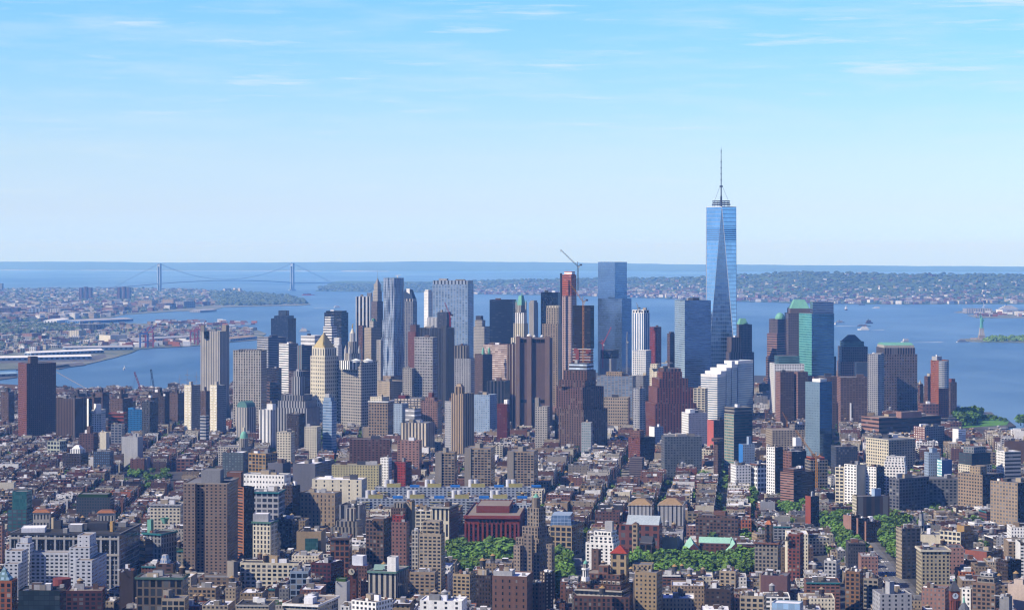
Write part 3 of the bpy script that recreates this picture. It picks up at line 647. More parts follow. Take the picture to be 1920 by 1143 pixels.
for x0,x1,w in((344,376,'farther from the gridded courthouse slab'),(392,424,'in front of the tall ribbed tower')):
 root,poly,z1,o=B('balcony_tower',T_APT,'the notched concrete pair','raw concrete tower with notched sunlit balcony edge, '+w,3750,x0+3,x0+15,x1,722,786,S('grey','s','dgrey'),clutter=0,tiers=[(x0+10,x0+14,x0+18,715,'elevator_house',S('stone'))],group='pair of notched concrete towers')
 rnd=random.Random(x0);p=poly[0];c_=poly[1]
 m=MB();m.prism([(p[0]-1,p[1]-2.2),(c_[0],c_[1]-2.2),(c_[0],c_[1]),(p[0],p[1])],2.5,z1,S('cream'),S('cream'));m.build('stair_panel',o,root)
 for k in range(20):
  z=6+k*(z1-6)/20
  for a,w_ in((rnd.uniform(0,.15),.3),(rnd.uniform(.55,.75),.28)):
   m=MB();xa=p[0]+(c_[0]-p[0])*a;xb=p[0]+(c_[0]-p[0])*(a+w_);ya=p[1]+(c_[1]-p[1])*a-2.2;yb_=p[1]+(c_[1]-p[1])*(a+w_)-2.2
   m.prism([(xa,ya-2),(xb,yb_-2),(xb,yb_),(xa,ya)],z,z+1.4,S('white'),S('white'),bottom=True);m.build('balcony',o,root)
   # stone ziggurat and civic blocks
B('civic_building','civic building','the grey stone ziggurat','grey stone ziggurat court building with many vertical window slots',3600,516,575,600,765,795,S('lgrey','V','dgrey',bay=5),clutter=0,tiers=[(521,572,594,752,'setback',S('lgrey','V','dgrey',bay=5)),(528,568,586,741,'setback',S('grey','V','dgrey',bay=5)),(547,562,571,706,'setback',S('lgrey','V','dgrey',bay=5)),(551,560,567,696,'crown',S('lgrey','V','dgrey',bay=5))])
B('civic_building','civic building','the white columned courthouse','bright white low courthouse with tall columns',3500,486,507,517,768,795,S('white','V','grey',bay=7),clutter=1,tiers=[(500,511,517,757,'setback',S('white'))])
B('apartment_building','apartment building','the dark brown flats','dark brown flats with stepped roof in front of the stone ziggurat',3450,537,560,572,776,818,S('dbrown','s','black'),clutter=2)
B('hotel_tower','hotel tower','the pale blue slender tower','slender pale blue glass tower with close horizontal bands',3400,605,622,631,752,830,S('lblue','r','glassb',.3,fl=4.2,vf=.5),r=.8,clutter=0,tiers=[(607,620,627,745,'setback',S('lblue','r','glassb',.3)),(609,617,622,738,'bulkhead',S('lgrey'))])
B('loft_tower','loft building','the cream corner loft','cream loft with a blank sunlit party wall beside the pale blue tower',3380,571,594,602,800,838,S('cream','q','dgrey'),clutter=1)
B('loft_tower','loft building','the tan cornice block','tan brick block with rows of paired windows and heavy white cornice',3650,691,727,738,752,808,S('tan','d','dgrey',bay=4.5,fl=5),clutter=1,cornice='white',tiers=[(694,716,730,744,'setback',S('cream','p','dgrey'))])
B('loft_tower','loft building','the pink brick tower','pink brick apartment tower with a peaked elevator house',3600,789,820,829,752,800,S('pink','d','brown',bay=4),clutter=0,tiers=[(797,814,822,745,'setback',S('pink','d','brown')),(803,810,814,736,'elevator_house',S('red'))])
B('civic_building','civic building','the long dark lattice block','long low grey block with a close row of window bays and red scaffold netting',3850,739,789,800,747,765,S('dgrey','g','beige',bay=6),clutter=2,tiers=[(747,760,768,741,'netting',S('crimson'))])
B('loft_tower','loft building','the pale blue blank block','pale blue blank sided block beside the tan cornice block',3600,738,754,766,757,800,S('lblue','p','grey'),clutter=1)
B('loft_tower','loft building','the grey notched block','plain grey notched block with a white roof between brick towers',3580,760,777,790,766,800,S('grey','r','lgrey',fl=7,vf=.3),clutter=1)
B('loft_tower','loft building','the low lattice block','long low block with one close row of pale window bays',3400,751,800,815,793,812,S('dgrey','V','beige',bay=5),clutter=3)
B('tan_tower',T_OFF,'the tall tan brick tower','tall tan brick tower with chamfered crown and slim vertical piers',3300,846,868,889,738,826,S('tan','V','brown',bay=5,uf=.4),r=.9,clutter=0,tiers=[(853,866,871,725,'setback',S('tan','V','brown',bay=5)),(854,865,870,720,'crown',S('tan'),'mans')])
B('loft_tower','loft building','the lavender grey tower','lavender grey block fixed to the flank of the tall tan brick tower',3320,834,846,854,752,820,S('lgrey','s','grey'),clutter=1)
B('loft_tower','loft building','the pale gridded block by the windowless tower','pale stone loft with neat window rows at the foot of the windowless tower',3480,1003,1026,1031,762,803,S('stone','q','dgrey'),clutter=1,tiers=[(1003,1010,1013,745,'elevator_house',S('concrete'))])
B('office_building','office building','the pale blue offices','low pale blue office block with terrace roofs behind the tall tan tower',3700,889,918,932,740,770,S('lblue','q','glassb'),clutter=3)
B('loft_tower','loft building','the red brick block with white penthouse','red brick block with a white penthouse by the windowless tower',3600,932,951,956,757,775,S('crimson','p','brown'),clutter=1,tiers=[(945,951,955,749,'penthouse',S('white'))])
# big art deco brick towers
B('deco_tower',T_OFF,'the maroon deco tower','maroon art deco brick tower with stepped wings and vertical piers',3450,1040,1094,1139,768,836,S('brown','V','dbrown',bay=5,uf=.42,vf=.8),r=.9,clutter=1,setd=4,tiers=[(1043,1092,1132,726,'setback',S('rbrown','V','dbrown',bay=5,vf=.8)),(1048,1096,1117,713,'setback',S('rbrown','V','dbrown',bay=5,vf=.8)),(1056,1100,1117,695,'setback',S('rbrown','V','dbrown',bay=5,vf=.8)),(1067,1100,1113,681,'crown',S('dgrey','r','lblue',fl=7))])
B('deco_tower',T_OFF,'the orange brick deco tower','orange brown stepped brick tower like a red ziggurat',3700,1209,1228,1306,757,790,S((.27,.11,.07),'V','dbrown',bay=5,uf=.42,vf=.8),r=1.0,clutter=1,setd=5,tiers=[(1216,1232,1300,727,'setback',S((.29,.11,.07),'V','dbrown',bay=5,vf=.8)),(1222,1236,1290,710,'setback',S((.27,.11,.07),'V','dbrown',bay=5,vf=.8)),(1232,1242,1279,697,'setback',S((.31,.12,.07),'V','dbrown',bay=5,vf=.8)),(1234,1244,1277,691,'crown',S('brick','V','dbrown',bay=6))])
B('apartment_building','apartment building','the green glass sliver','small pale green glass block at the foot of the maroon deco tower',3280,1090,1108,1111,792,840,S('lgrey','q','glassg',.3,bay=3),clutter=1)
B('office_building','office building','the beige wide office block','wide beige office block with shadowed rows of windows beside the maroon deco tower',3750,1132,1178,1182,745,790,S('beige','q','dgrey',bay=4,fl=5),r=.6,clutter=2)
B('apartment_building','apartment building','the blue grey slab block','long blue grey housing slab with white balcony bands and stepped tan roof',4000,1119,1186,1192,705,745,S('grey','b','glassb',.2,bay=7),r=.4,clutter=1,tiers=[(1136,1166,1170,697,'penthouse',S('tan','p','dgrey'))])
B('apartment_building','apartment building','the dim grey rear slab','dim grey slab of small windows next to the blue grey housing slab',4050,1187,1206,1216,704,770,S('grey','s','navy'),clutter=1)
B('office_building','office building','the grey corner offices','grey corner building with gridded windows along the long street canyon',3600,1187,1199,1210,728,790,S('lgrey','d','navy'),clutter=1)
B('office_building','office building','the cream stepped apartments','cream stepped apartment building rising behind the orange brick deco tower',4000,1218,1246,1265,690,720,S('cream','p','dgrey'),clutter=1,tiers=[(1219,1232,1238,682,'setback',S('cream','p','dgrey')),(1240,1252,1262,680,'setback',S('stone','p','dgrey'))])
B('office_building','office building','the pale latticed block','pale block with a deep window lattice by the terraced white building',3900,1300,1322,1327,728,768,S('cream','g','dgrey',bay=7),clutter=1)
# towers under construction
def construction():
 d=4400
 root,poly,z1,o=B('unfinished_tower','tower under construction','the orange topped building site','slim concrete tower under construction wrapped in orange safety netting at the top',d,1051,1071,1081,555,700,S((.56,.44,.41),'q','dgrey',bay=5),clutter=0,tiers=[(1052,1071,1080.5,515,'netted_floors',S((.62,.20,.10),'r','dgrey',fl=4.5,vf=.4)),(1058,1072,1078,509,'formwork',S((.62,.26,.2),'r','white',fl=5))])
 m=MB();m.prism(foot(1050,1051,1054,d-3,1),60,wz(512,d),S('dgrey'),S('dgrey'));m.build('hoist',o,root)
 d=3800
 root,poly,z1,o=B('unfinished_tower','tower under construction','the red floored building site','tower under construction with open red and white floor slabs below black netting',d,1075,1106,1112,655,695,S((.35,.10,.08),'r','dbrown',fl=4.4,vf=.55),r=.8,clutter=0,par=0,tiers=[(1074,1107,1114,573,'black_netting',S((.045,.035,.035),'r','black',fl=4.4,vf=.2))])
 for k in range(10):
  m=MB();z=wz(678-k*2.6,d);m.prism(inset(poly,1.07+.05*(k%3==0)),z,z+.8,S('white' if k%2 else 'orange'),S('concrete'),bottom=True);m.build('floor_slab',o,root)
 for i in range(5):
  m=MB();rr=random.Random(i);z=wz(678,d);f=rr.uniform(0,1);p,q=poly[0],poly[1];X,Y=p[0]+(q[0]-p[0])*f,p[1]+(q[1]-p[1])*f-2
  m.prism([(X-3,Y-1),(X+3,Y-1),(X+3,Y),(X-3,Y)],z+rr.uniform(0,18),z+rr.uniform(20,24),S((.42,.14,.09)),S('red'),bottom=True);m.build('safety_net',o,root)
 B('unfinished_tower','tower under construction','the small red building site','red netted concrete frame by the white window grid tower',4600,1217,1232,1240,613,680,S((.34,.08,.08),'q','dgrey',bay=5),clutter=1,tiers=[(1216,1232,1241,618,'mechanical_floor',S((.3,.16,.06)))],setd=-1)
 B('unfinished_tower','tower under construction','the grey concrete core','squat grey concrete core with dark scaffold on top below the dark glass tower',4300,1124,1146,1156,672,700,S('grey','n'),clutter=0,tiers=[(1126,1147,1160,656,'scaffold',S('dgrey','g','black',bay=3,fl=3))])
 B('unfinished_tower','tower under construction','the orange framed building site','brown concrete frame with orange netting under the yellow crane',2900,1509,1520,1552,862,915,S('concrete','g','black',bay=4,fl=4),clutter=1,tiers=[(1512,1520,1546,857,'netting',S((.6,.16,.06),'r','black',fl=4))])
construction()
# glass towers
B('glass_tower',T_OFF,'the notched blue glass tower','tall blue mirror glass tower with a notched lower shoulder',4750,1121,1166,1184,560,700,S((.10,.14,.22),'c',(.16,.24,.38),.85),r=.8,clutter=0,par=0,tiers=[(1121.2,1153,1175.5,491,'setback',S((.12,.18,.28),'c',(.22,.33,.50),.9))],setd=2)
B('glass_tower',T_APT,'the white window grid tower','white framed condominium tower with a blue glass centre strip',4550,1185,1207,1218,587,690,S('white','V','glassb',.5,bay=6,uf=.6),r=.7,clutter=1,tiers=[(1185.5,1207,1217,581,'crown',S('white','d','dgrey',bay=8,fl=10))])
B('glass_tower',T_APT,'the tiled white lower block','white tiled lower block with square windows below the white framed condominium',4400,1186,1211,1221,657,700,S('white','d','glassb',.4,bay=4.2,fl=4.4),clutter=0)
B('glass_tower',T_OFF,'the striped glass slab','blue glass slab tower with silver horizontal stripes, lit on one narrow face',4300,1265,1284,1333,563,705,S((.20,.26,.36),'R',(.13,.19,.32),.75,fl=4.2,vf=.72),r=1.0,clutter=2,sides={0:S((.42,.52,.60),'r',(.20,.30,.40),.6,fl=4.2)})  # paler bands on one face: sunlight put into the colour
B('office_tower',T_OFF,'the thin brown riverside tower','thin brown tower seen against the water beside the striped glass slab',4700,1251,1256,1265,625,690,S('brown','s','dbrown'),clutter=0,tiers=[(1254,1258,1264,622,'setback',S('brown','s','dbrown'))])
B('deco_tower',T_OFF,'the dark deco telephone building','dark art deco stone tower with a tapering top at the foot of the tallest tower',4400,1361,1370,1393,660,690,S('purple','V','dbrown',bay=5),clutter=1,tiers=[(1363,1372,1389,632,'setback',S('purple','V','dbrown',bay=5))])
B('financial_tower',T_OFF,'the shadowed stepped tower','shadowed stepped stone and glass tower with pale green domed roof by the tallest tower',4650,1378,1384,1414,660,700,S('purple','d','navy',.3),clutter=0,tiers=[(1380,1386,1410,608,'setback',S('purple','d','navy',.3)),(1381,1386,1403,597,'roof',S('copper',rough=.6),'mans')])
B('financial_tower',T_OFF,'the domed stone tower','stepped stone and dark glass tower under a green copper dome',4700,1436,1456,1472,669,700,S('pink','R','dgrey',.2,fl=5),clutter=0,setd=3,tiers=[(1438,1457,1471,625,'setback',S('pink','r','navy',.2,fl=5)),(1442,1458,1471,598,'setback',S('purple','d','navy',.3)),(1453,1461,1472,586,'dome',S('copper',rough=.6),'dome')])
B('financial_tower',T_OFF,'the pyramid roofed stone tower','stone and dark glass tower under a pale green copper pyramid',4600,1471,1478,1522,587,670,S('purple','d','navy',.4,bay=4),clutter=0,setd=2,tiers=[(1476,1482,1520,578,'setback',S('purple')),(1478,1483,1518,562,'roof',S('copper',rough=.6),'mans')])
B('glass_tower',T_OFF,'the green lit glass tower','green and blue glass headquarters tower with close horizontal bands',4450,1498,1522,1564,588,695,S((.25,.35,.42),'R',(.10,.20,.30),.8,fl=5,vf=.7),r=1,clutter=0,par=0,setd=2,tiers=[(1519,1524,1563,566,'setback',S((.2,.26,.36),'R',(.10,.16,.30),.8,fl=5,vf=.7))],sides={0:S((.25,.50,.45),'R',(.12,.42,.40),.6,fl=5)})  # greener face colour carries the sunlight on that side
B('financial_tower',T_OFF,'the dark hipped tower','purple stone tower with a dark sloping stepped top against the harbour',4500,1569,1576,1628,678,710,S('pink','d','dgrey',.2,bay=4.5,fl=5),r=1,clutter=0,setd=3,tiers=[(1571,1578,1627,650,'setback',S('purple','d','dgrey',.2,bay=4.5,fl=5)),(1575,1582,1620,640,'setback',S('dgrey','r','glassg',.3)),(1577,1583,1616,628,'roof',S((.10,.14,.16)),'hip')])
B('glass_tower',T_OFF,'the small blue glass block','small blue glass block tucked beside the granite gabled tower',4300,1602,1606,1629,679,712,S('dgrey','R','glassb',.7),clutter=0)
B('glass_tower',T_OFF,'the narrow dim glass strip','narrow dim glass edge of a tower behind the green banded headquarters',4700,1560,1562,1568,668,700,S('navy','r','glassd',.4),clutter=0)
def granite():
 root,poly,z1,o=B('granite_tower',T_OFF,'the granite gabled tower','granite office tower with arched copper gable roof and stepped corners',4100,1641,1657,1720,664,772,S('purple','q','black',.2,bay=5,fl=5,uf=.5),r=1.0,clutter=0,setd=2,sides={0:S('cream','q','dgrey',bay=5,fl=5)},tiers=[(1643,1658,1716,652,'setback',S('purple','V','black',bay=5)),(1645,1658,1714,647,'setback',S('stone')),(1646,1658,1712,642.5,'roof',S('copper',rough=.6),'vault')])  # one stone painted twice: cream where sunlit, purplish where shaded
 B('office_tower',T_OFF,'the blue grey lower annex','blue grey gridded annex attached to the granite gabled tower',4050,1627,1646,1658,664,772,S('lgrey','d','navy',.3,bay=4),clutter=1,tiers=[(1636,1652,1657,662,'mechanical_floor',S('grey'))])
granite()
B('college_building','college building','the long brown college','long low brown concrete college building with deep window bands',3700,1615,1648,1764,783,812,S('brown','r','dbrown',fl=7),r=2.6,clutter=2,tiers=[(1680,1690,1728,772,'penthouse',S('pink'))],rt='rooft',sides={0:S('pink','r','brown',fl=7)})
B('school_building','school building','the brick school block','brown brick school block in front of the orange riverside tower',4050,1721,1730,1760,757,785,S('brick','q','dbrown',bay=6,fl=6),clutter=1)
B('apartment_tower',T_APT,'the orange riverside tower','orange brick apartment tower with a round blue glass corner by the harbour',4250,1745,1760,1779,675,790,S((.42,.17,.09),'q','brown',bay=4),r=.9,clutter=1,tiers=[(1747,1757,1766,668,'water_tank_screen',S('lgrey'))])
m=MB();d_=4236;m.ngon(wx(1770,d_),d_+4,9.5,wz(727,d_),wz(677,d_),S('lgrey','r','glassb',.6,bay=3),12);t_=[q for q in C.objects if q.name.startswith('apartment_tower')][-1];m.build('glass_corner',tuple(t_.location),t_)
B('apartment_tower',T_APT,'the red brick riverside flats','red brick flats with pale round roof tank behind the orange riverside tower',4350,1733,1740,1750,705,785,S('rbrown','q','dbrown'),clutter=0,tiers=[(1738,1743,1749,700,'penthouse',S('stone'))])
B('apartment_tower',T_APT,'the shaded riverside flats','brown flats in shade on the harbour side of the orange riverside tower',4350,1777,1782,1794,716,790,S('brown','q','dbrown'),clutter=0,tiers=[(1779,1784,1791,710,'penthouse',S('red'))])
B('apartment_tower',T_APT,'the small gabled brick flats','small gabled brick flats between the granite tower and the orange tower',4300,1721,1725,1731,720,770,S('rbrown','q','dbrown'),clutter=0,tiers=[(1722,1725,1729,711,'roof',S('stone'),'pyr')])
for x0,xc,x1,y,w,g in((1454,1463,1489,697,'with a pale corner strip beside the white framed tower',1),(1489,1496,1515,697,'partly behind the faceted blue glass hotel',1),(1515,1526,1571,706,'tallest chimney block block behind the blue glass hotel',1),(1569,1576,1626,707,'with one white vertical strip on its shaded side',1)):
 root,poly,z1,o=B('balcony_slab',T_APT,'the brown balcony slabs','dark brown balcony apartment slab '+w,3850 if x0!=1515 else 4000,x0,xc,x1,y,790,S('brown','b','dbrown',bay=5,fl=3,vf=.4),clutter=1,sides={0:S('pink','b','brown',bay=5,fl=3)},group='dark brown balcony apartment slabs')
 if x0==1569:
  p,q=poly[1],poly[2];m=MB();f=.35;X,Y=p[0]+(q[0]-p[0])*f,p[1]+(q[1]-p[1])*f;m.prism([(X,Y-1.5),(X+2.4,Y-1.5),(X+2.4,Y+3),(X,Y+3)],2.5,wz(755,3850),S('white'),S('white'));m.build('pier',o,root)
B('glass_tower',T_APT,'the white framed tower','white framed apartment tower with a dark glass penthouse',4000,1443,1452,1508,682,770,S('white','V','dgrey',bay=4.5,fl=5,vf=.55),r=1,clutter=0,tiers=[(1452,1460,1499,667,'penthouse',S('dgrey','R','glassg',.5))],sides={0:S('white','d','grey')})
def terraced():
 d=3950;o=None;root=None
 for i,(x0,xc,x1,y)in enumerate(((1314,1345,1366,702),(1322,1352,1375,696),(1332,1362,1384,690),(1344,1372,1396,684),(1358,1384,1412,677))):
  poly=foot(x0,xc,x1,d+i*14,1.3);z1=wz(y,d+i*14);m=MB();st=S((.22,.34,.48),'R',(.16,.26,.42),.6,fl=4,vf=.55)
  m.prism(poly,2.5,z1,st,ROOFS['roofw'],1,[S('white','r','glassb',.4,fl=4,vf=.42),S('lgrey','r',(.12,.22,.40),.5,fl=4,vf=.68),st,st])
  if root is None:
   o=(*cen(poly),2.5);root=m.build('terraced_offices',o);tag(root,'white banded office block whose roof climbs in five terraces','office building')
  else:m.build('terrace_block',o,root)
  m=MB();m.prism(inset(poly,1.004),z1-5,z1+.6,S('white'),None);m.build('parapet',o,root)
 m=MB();p=foot(1363,1372,1378,d+45,1);m.prism(p,80,wz(679,d),S('white'),S('white'));m.build('elevator_house',o,root)
 LM.append(('the terraced white offices',1314,1412,677,758,d,foot(1314,1362,1412,d,1.3)));CLEAR.append((1314,1412,755,d))
terraced()
# ------------------------------------------------------------------ the tallest tower: square below, turned square above
def tallest():
 d=4565.0;X0=wx(1355,d);Y0=d+33;zt=wz(387,d);zb=57.0;h=31.0;a0=R(-3.0)
 o=(X0,Y0,2.5)
 def rot(a,r):return(X0+r*math.cos(a0+a),Y0+r*math.sin(a0+a))
 Bc=[rot(R(225+90*i),h*math.sqrt(2))for i in range(4)];Tc=[rot(R(270+90*i),h)for i in range(4)]
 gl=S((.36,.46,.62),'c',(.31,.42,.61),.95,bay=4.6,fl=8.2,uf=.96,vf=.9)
 gd=S((.22,.31,.46),'c',(.18,.27,.43),.95,bay=4.6,fl=8.2,uf=.96,vf=.9)  # darker copy of the facet glass, dark city reflection put into its colour
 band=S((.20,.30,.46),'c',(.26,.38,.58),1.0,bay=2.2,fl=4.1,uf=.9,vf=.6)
 m=MB();m.prism(Bc,2.5,zb,S((.35,.4,.46),'v','glassb',.5),None)
 root=m.build('tallest_tower',o);tag(root,'tallest tower, tapering mirror glass facets with a needle mast on its roof',T_OFF)
 LM.append(('the tallest tower',1325,1383,272,690,d,Bc));CLEAR.append((1325,1385,690,d))
 zs=[zb,wz(451,d),wz(427,d),wz(404,d),zt-1.5]
 def lerp(p,q,t):return(p[0]+(q[0]-p[0])*t,p[1]+(q[1]-p[1])*t)
 for i in range(4):
  j=(i+1)%4;b0,b1,t0,tp=Bc[i],Bc[j],Tc[i],Tc[(i-1)%4]
  m=MB();L=2*h
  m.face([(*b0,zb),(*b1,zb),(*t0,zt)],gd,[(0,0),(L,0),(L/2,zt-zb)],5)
  m.build('upright_facet',o,root)
  m=MB()  # the facet standing on the corner b0, between the top points tp and t0, with two plainer bands of plant floors
  for k in range(len(zs)-1):
   f0,f1=(zs[k]-zb)/(zt-zb),(zs[k+1]-zb)/(zt-zb)
   l0,r0,l1,r1=lerp(b0,tp,f0),lerp(b0,t0,f0),lerp(b0,tp,f1),lerp(b0,t0,f1)
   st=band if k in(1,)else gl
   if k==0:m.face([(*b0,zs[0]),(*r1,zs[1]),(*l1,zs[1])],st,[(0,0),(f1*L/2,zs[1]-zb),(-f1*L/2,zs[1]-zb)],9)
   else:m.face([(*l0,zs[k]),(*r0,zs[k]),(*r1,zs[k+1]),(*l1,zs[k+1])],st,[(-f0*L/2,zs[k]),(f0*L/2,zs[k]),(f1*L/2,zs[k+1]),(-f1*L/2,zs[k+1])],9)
  m.build('leaning_facet',o,root)
 for i in range(4):
  m=MB();m.bar((*Bc[i],zb),(*Tc[i],zt),.6,S('lblue',rough=.4));m.bar((*Bc[(i+1)%4],zb),(*Tc[i],zt),.8,S('silver',rough=.4));m.build('steel_edge',o,root)
 m=MB();m.prism(Tc,zt-2,zt,S('silver'),ROOFS['roofg'],1.2);m.build('parapet',o,root)
 dk=S((.12,.14,.20));Xc,Yc=X0,Y0
 for z,r,hh in((zt+3.5,19.5,2.2),(zt+7.6,18.0,1.6),(zt+11.2,18.5,1.4)):
  m=MB();n=28
  P=[(Xc+r*math.cos(2*math.pi*i/n),Yc+r*math.sin(2*math.pi*i/n))for i in range(n)];Q=inset(P,.88)
  for i in range(n):
   jn=(i+1)%n
   m.face([(*P[i],z),(*P[jn],z),(*P[jn],z+hh),(*P[i],z+hh)],dk);m.face([(*Q[jn],z),(*Q[i],z),(*Q[i],z+hh),(*Q[jn],z+hh)],dk)
   m.face([(*P[i],z+hh),(*P[jn],z+hh),(*Q[jn],z+hh),(*Q[i],z+hh)],dk);m.face([(*P[jn],z),(*P[i],z),(*Q[i],z),(*Q[jn],z)],dk)
  rg=m.build('antenna_ring',o,root)
 for i in range(10):
  an=2*math.pi*i/10;m=MB();m.bar((Xc+17.5*math.cos(an),Yc+17.5*math.sin(an),zt-1),(Xc+17.5*math.cos(an),Yc+17.5*math.sin(an),zt+12),.7,dk);m.build('ring_post',o,root)
 zm=wz(272,d)
 prof=[(2.0,zt-1),(2.0,zt+20),(1.2,zt+24),(1.25,wz(347,d)),(.95,wz(347,d)),(.8,wz(300,d)),(.45,wz(290,d)),(.9,wz(281,d)),(.35,wz(278,d)),(0,zm)]
 m=MB();m.lathe(Xc,Yc,prof,dk,10);ms=m.build('mast',o,root)
 m=MB();m.ngon(Xc,Yc,3.3,wz(350,d),wz(347,d),dk,10);m.build('cable_collar',o,ms)
 for y in(337,325.5,314,303,292):
  m=MB();m.ngon(Xc,Yc,2.1 if y>300 else 1.3,wz(y,d),wz(y,d)+.9,dk,10);m.build('mast_platform',o,ms)
 for i in range(3):
  an=R(20+120*i);m=MB();m.bar((Xc+17*math.cos(an),Yc+17*math.sin(an),zt+12),(Xc+3*math.cos(an),Yc+3*math.sin(an),wz(348.5,d)),.35,dk);m.build('stay_cable',o,ms)
tallest()
# ------------------------------------------------------------------ cranes
def lattice(m,p,q,w,st,n):
 p,q=Vector(p),Vector(q);dv=(q-p);a=dv.normalized().cross(Vector((0,1,0.01))).normalized();b=dv.normalized().cross(a)
 cs=[a*sx*w/2+b*sy*w/2 for sx,sy in((-1,-1),(1,-1),(1,1),(-1,1))];t=w*.22
 for c in cs:m.bar(p+c,q+c,t,st)
 for k in range(n):
  u,v=p+dv*(k/n),p+dv*((k+1)/n)
  for i in range(4):
   s,e=(cs[i],cs[(i+1)%4])if k%2 else(cs[(i+1)%4],cs[i])
   m.bar(u+s,v+e,t*.7,st)
def tower_crane(label,d,xm,yb,yt,jib,back,colr,w=2.2,short=None):
 st=S(colr,rough=.6);X=wx(xm,d);o=(X,d,wz(yb,d));ztop=wz(yt,d)
 m=MB();lattice(m,(X,d,o[2]),(X,d,ztop),w,st,14);root=m.build('tower_crane',o);tag(root,label,'crane')
 j=(wx(jib[0],d-4),d-4,wz(jib[1],d-4));m=MB();lattice(m,(X,d-1,ztop),j,w*.75,st,10);jb=m.build('jib',o,root)
 m=MB();m.bar(j,(j[0],j[1],j[2]-(ztop-o[2])*.12),.25,S('dgrey'));m.build('hoist_rope',o,jb)
 k=(wx(back[0],d+3),d+3,wz(back[1],d+3));m=MB();lattice(m,(X,d+1,ztop),k,w*.75,st,4);cj=m.build('counter_jib',o,root)
 m=MB();m.box(k[0],k[1],k[2]-2,4,3,3.2,S('dgrey'));m.build('counterweight',o,cj)
 m=MB();m.box(X+2,d-2,ztop-3,2.6,2.6,3,S('white','d','dark',bay=1.3,fl=1.5));m.build('operator_cab',o,root)
 m=MB();m.bar((X,d,ztop),(X-1,d,ztop+9),.8,st);m.bar((X-1,d,ztop+9),k,.3,st);m.build('apex_frame',o,root)
 return root
tower_crane('dark grey tower crane high on the orange topped building site, jib raised to the west',4395,1083.5,545,499,(1051,468),(1089.5,496),'dgrey',2.6)
tower_crane('yellow tower crane standing in front of the red floored building site',3780,1093.5,690,566,(1067,529),(1100.5,562),(.62,.33,.06),2.4)
tower_crane('yellow crane beside the pink brick stepped apartments on the west side',2880,1531,935,860,(1492,806),(1540,850),(.66,.36,.06),2.2)
tower_crane('red luffing crane on the roof site between the dark federal slab and the silver tower',4300,844,612,592,(834,567),(848,590),(.55,.06,.08),2.2)
tower_crane('small red crane by the grey concrete core',4300,1130,690,645,(1146,613),(1125,641),(.55,.06,.08),2.0)
tower_crane('small red crane over the red netted frame beside the civic building',4420,844.5,640,622,(852,616),(841,622),(.6,.05,.05),2.0)
tower_crane('thin grey hoist crane on the roof of the white window grid tower',4560,1196,583,578,(1193,567),(1199,577),'lgrey',1.5)
tower_crane('yellow jib crane between the dark brown balcony slabs',3650,1476,800,790,(1467,772),(1479,788),(.55,.28,.06),1.6)
tower_crane('slim white hoist tower fixed to the notched blue glass tower',4740,1175,700,640,(1176,622),(1177,641),'lgrey',2.4)
def derrick(label,d,x0,y0,x1,y1,colr):
 st=S(colr);a=(wx(x0,d),d,wz(y0,d));b=(wx(x1,d),d,wz(y1,d));o=(a[0],a[1],2.5)
 m=MB();m.box(a[0]+2,d+2,2.5,7,6,max(4,a[2]-2.5),S('dgrey'));root=m.build('crawler_crane',o);tag(root,label,'crane')
 m=MB();lattice(m,a,b,2.6,st,12);jb=m.build('boom',o,root);m=MB();m.bar(b,(b[0]-1,b[1],a[2]+12),.4,S('dgrey'));m.build('hoist_rope',o,jb)
derrick('red crawler crane boom leaning over the east river bank',4800,267,738,252,697,(.38,.07,.06))
derrick('black crawler crane boom on the east river bank',4800,290,738,283,692,(.04,.045,.06))
def gantry(label,d,x,y,hpx,colr,flip=1):
 Xc,Yc=wx(x,d),d;h=hpx*d/F;o=(Xc,Yc,2.2);st=S(colr);w=13
 m=MB()
 for sx in(-1,1):
  for sy in(-1,1):m.bar((Xc+sx*w,Yc+sy*9,2.2),(Xc+sx*w,Yc+sy*9,2.2+h*.62),2.6,st)
 for z in(.25,.62):
  for sy in(-1,1):m.bar((Xc-w,Yc+sy*9,2.2+h*z),(Xc+w,Yc+sy*9,2.2+h*z),2.6,st)
  for sx in(-1,1):m.bar((Xc+sx*w,Yc-9,2.2+h*z),(Xc+sx*w,Yc+9,2.2+h*z),2.4,st)
 root=m.build('gantry_crane',o);tag(root,label,'crane','container cranes on the far quay')
 m=MB();m.bar((Xc-flip*20,Yc,2.2+h*.62),(Xc+flip*10,Yc,2.2+h*.66),2.6,st);m.bar((Xc+flip*10,Yc,2.2+h*.66),(Xc+flip*26,Yc,2.2+h),2.4,S('grey' if colr=='red' else colr));m.build('boom',o,root)
 m=MB();m.bar((Xc-w,Yc,2.2+h*.62),(Xc,Yc,2.2+h*.86),2,st);m.bar((Xc+w,Yc,2.2+h*.62),(Xc,Yc,2.2+h*.86),2,st);m.build('apex_frame',o,root)
for x,y,hh,c,w in((270,653,42,(.10,.18,.42),'blue container crane with raised boom beside the red one'),(280,652,45,(.40,.11,.13),'red container crane with raised boom beside the blue one'),(364,647,40,(.40,.11,.13),'red container crane half behind the tall ribbed concrete tower'),(372,646,44,(.38,.11,.12),'red container crane touching the edge of the tall ribbed concrete tower')):
 gantry(w,F*CH/(y-HY),x,y,hh,c)
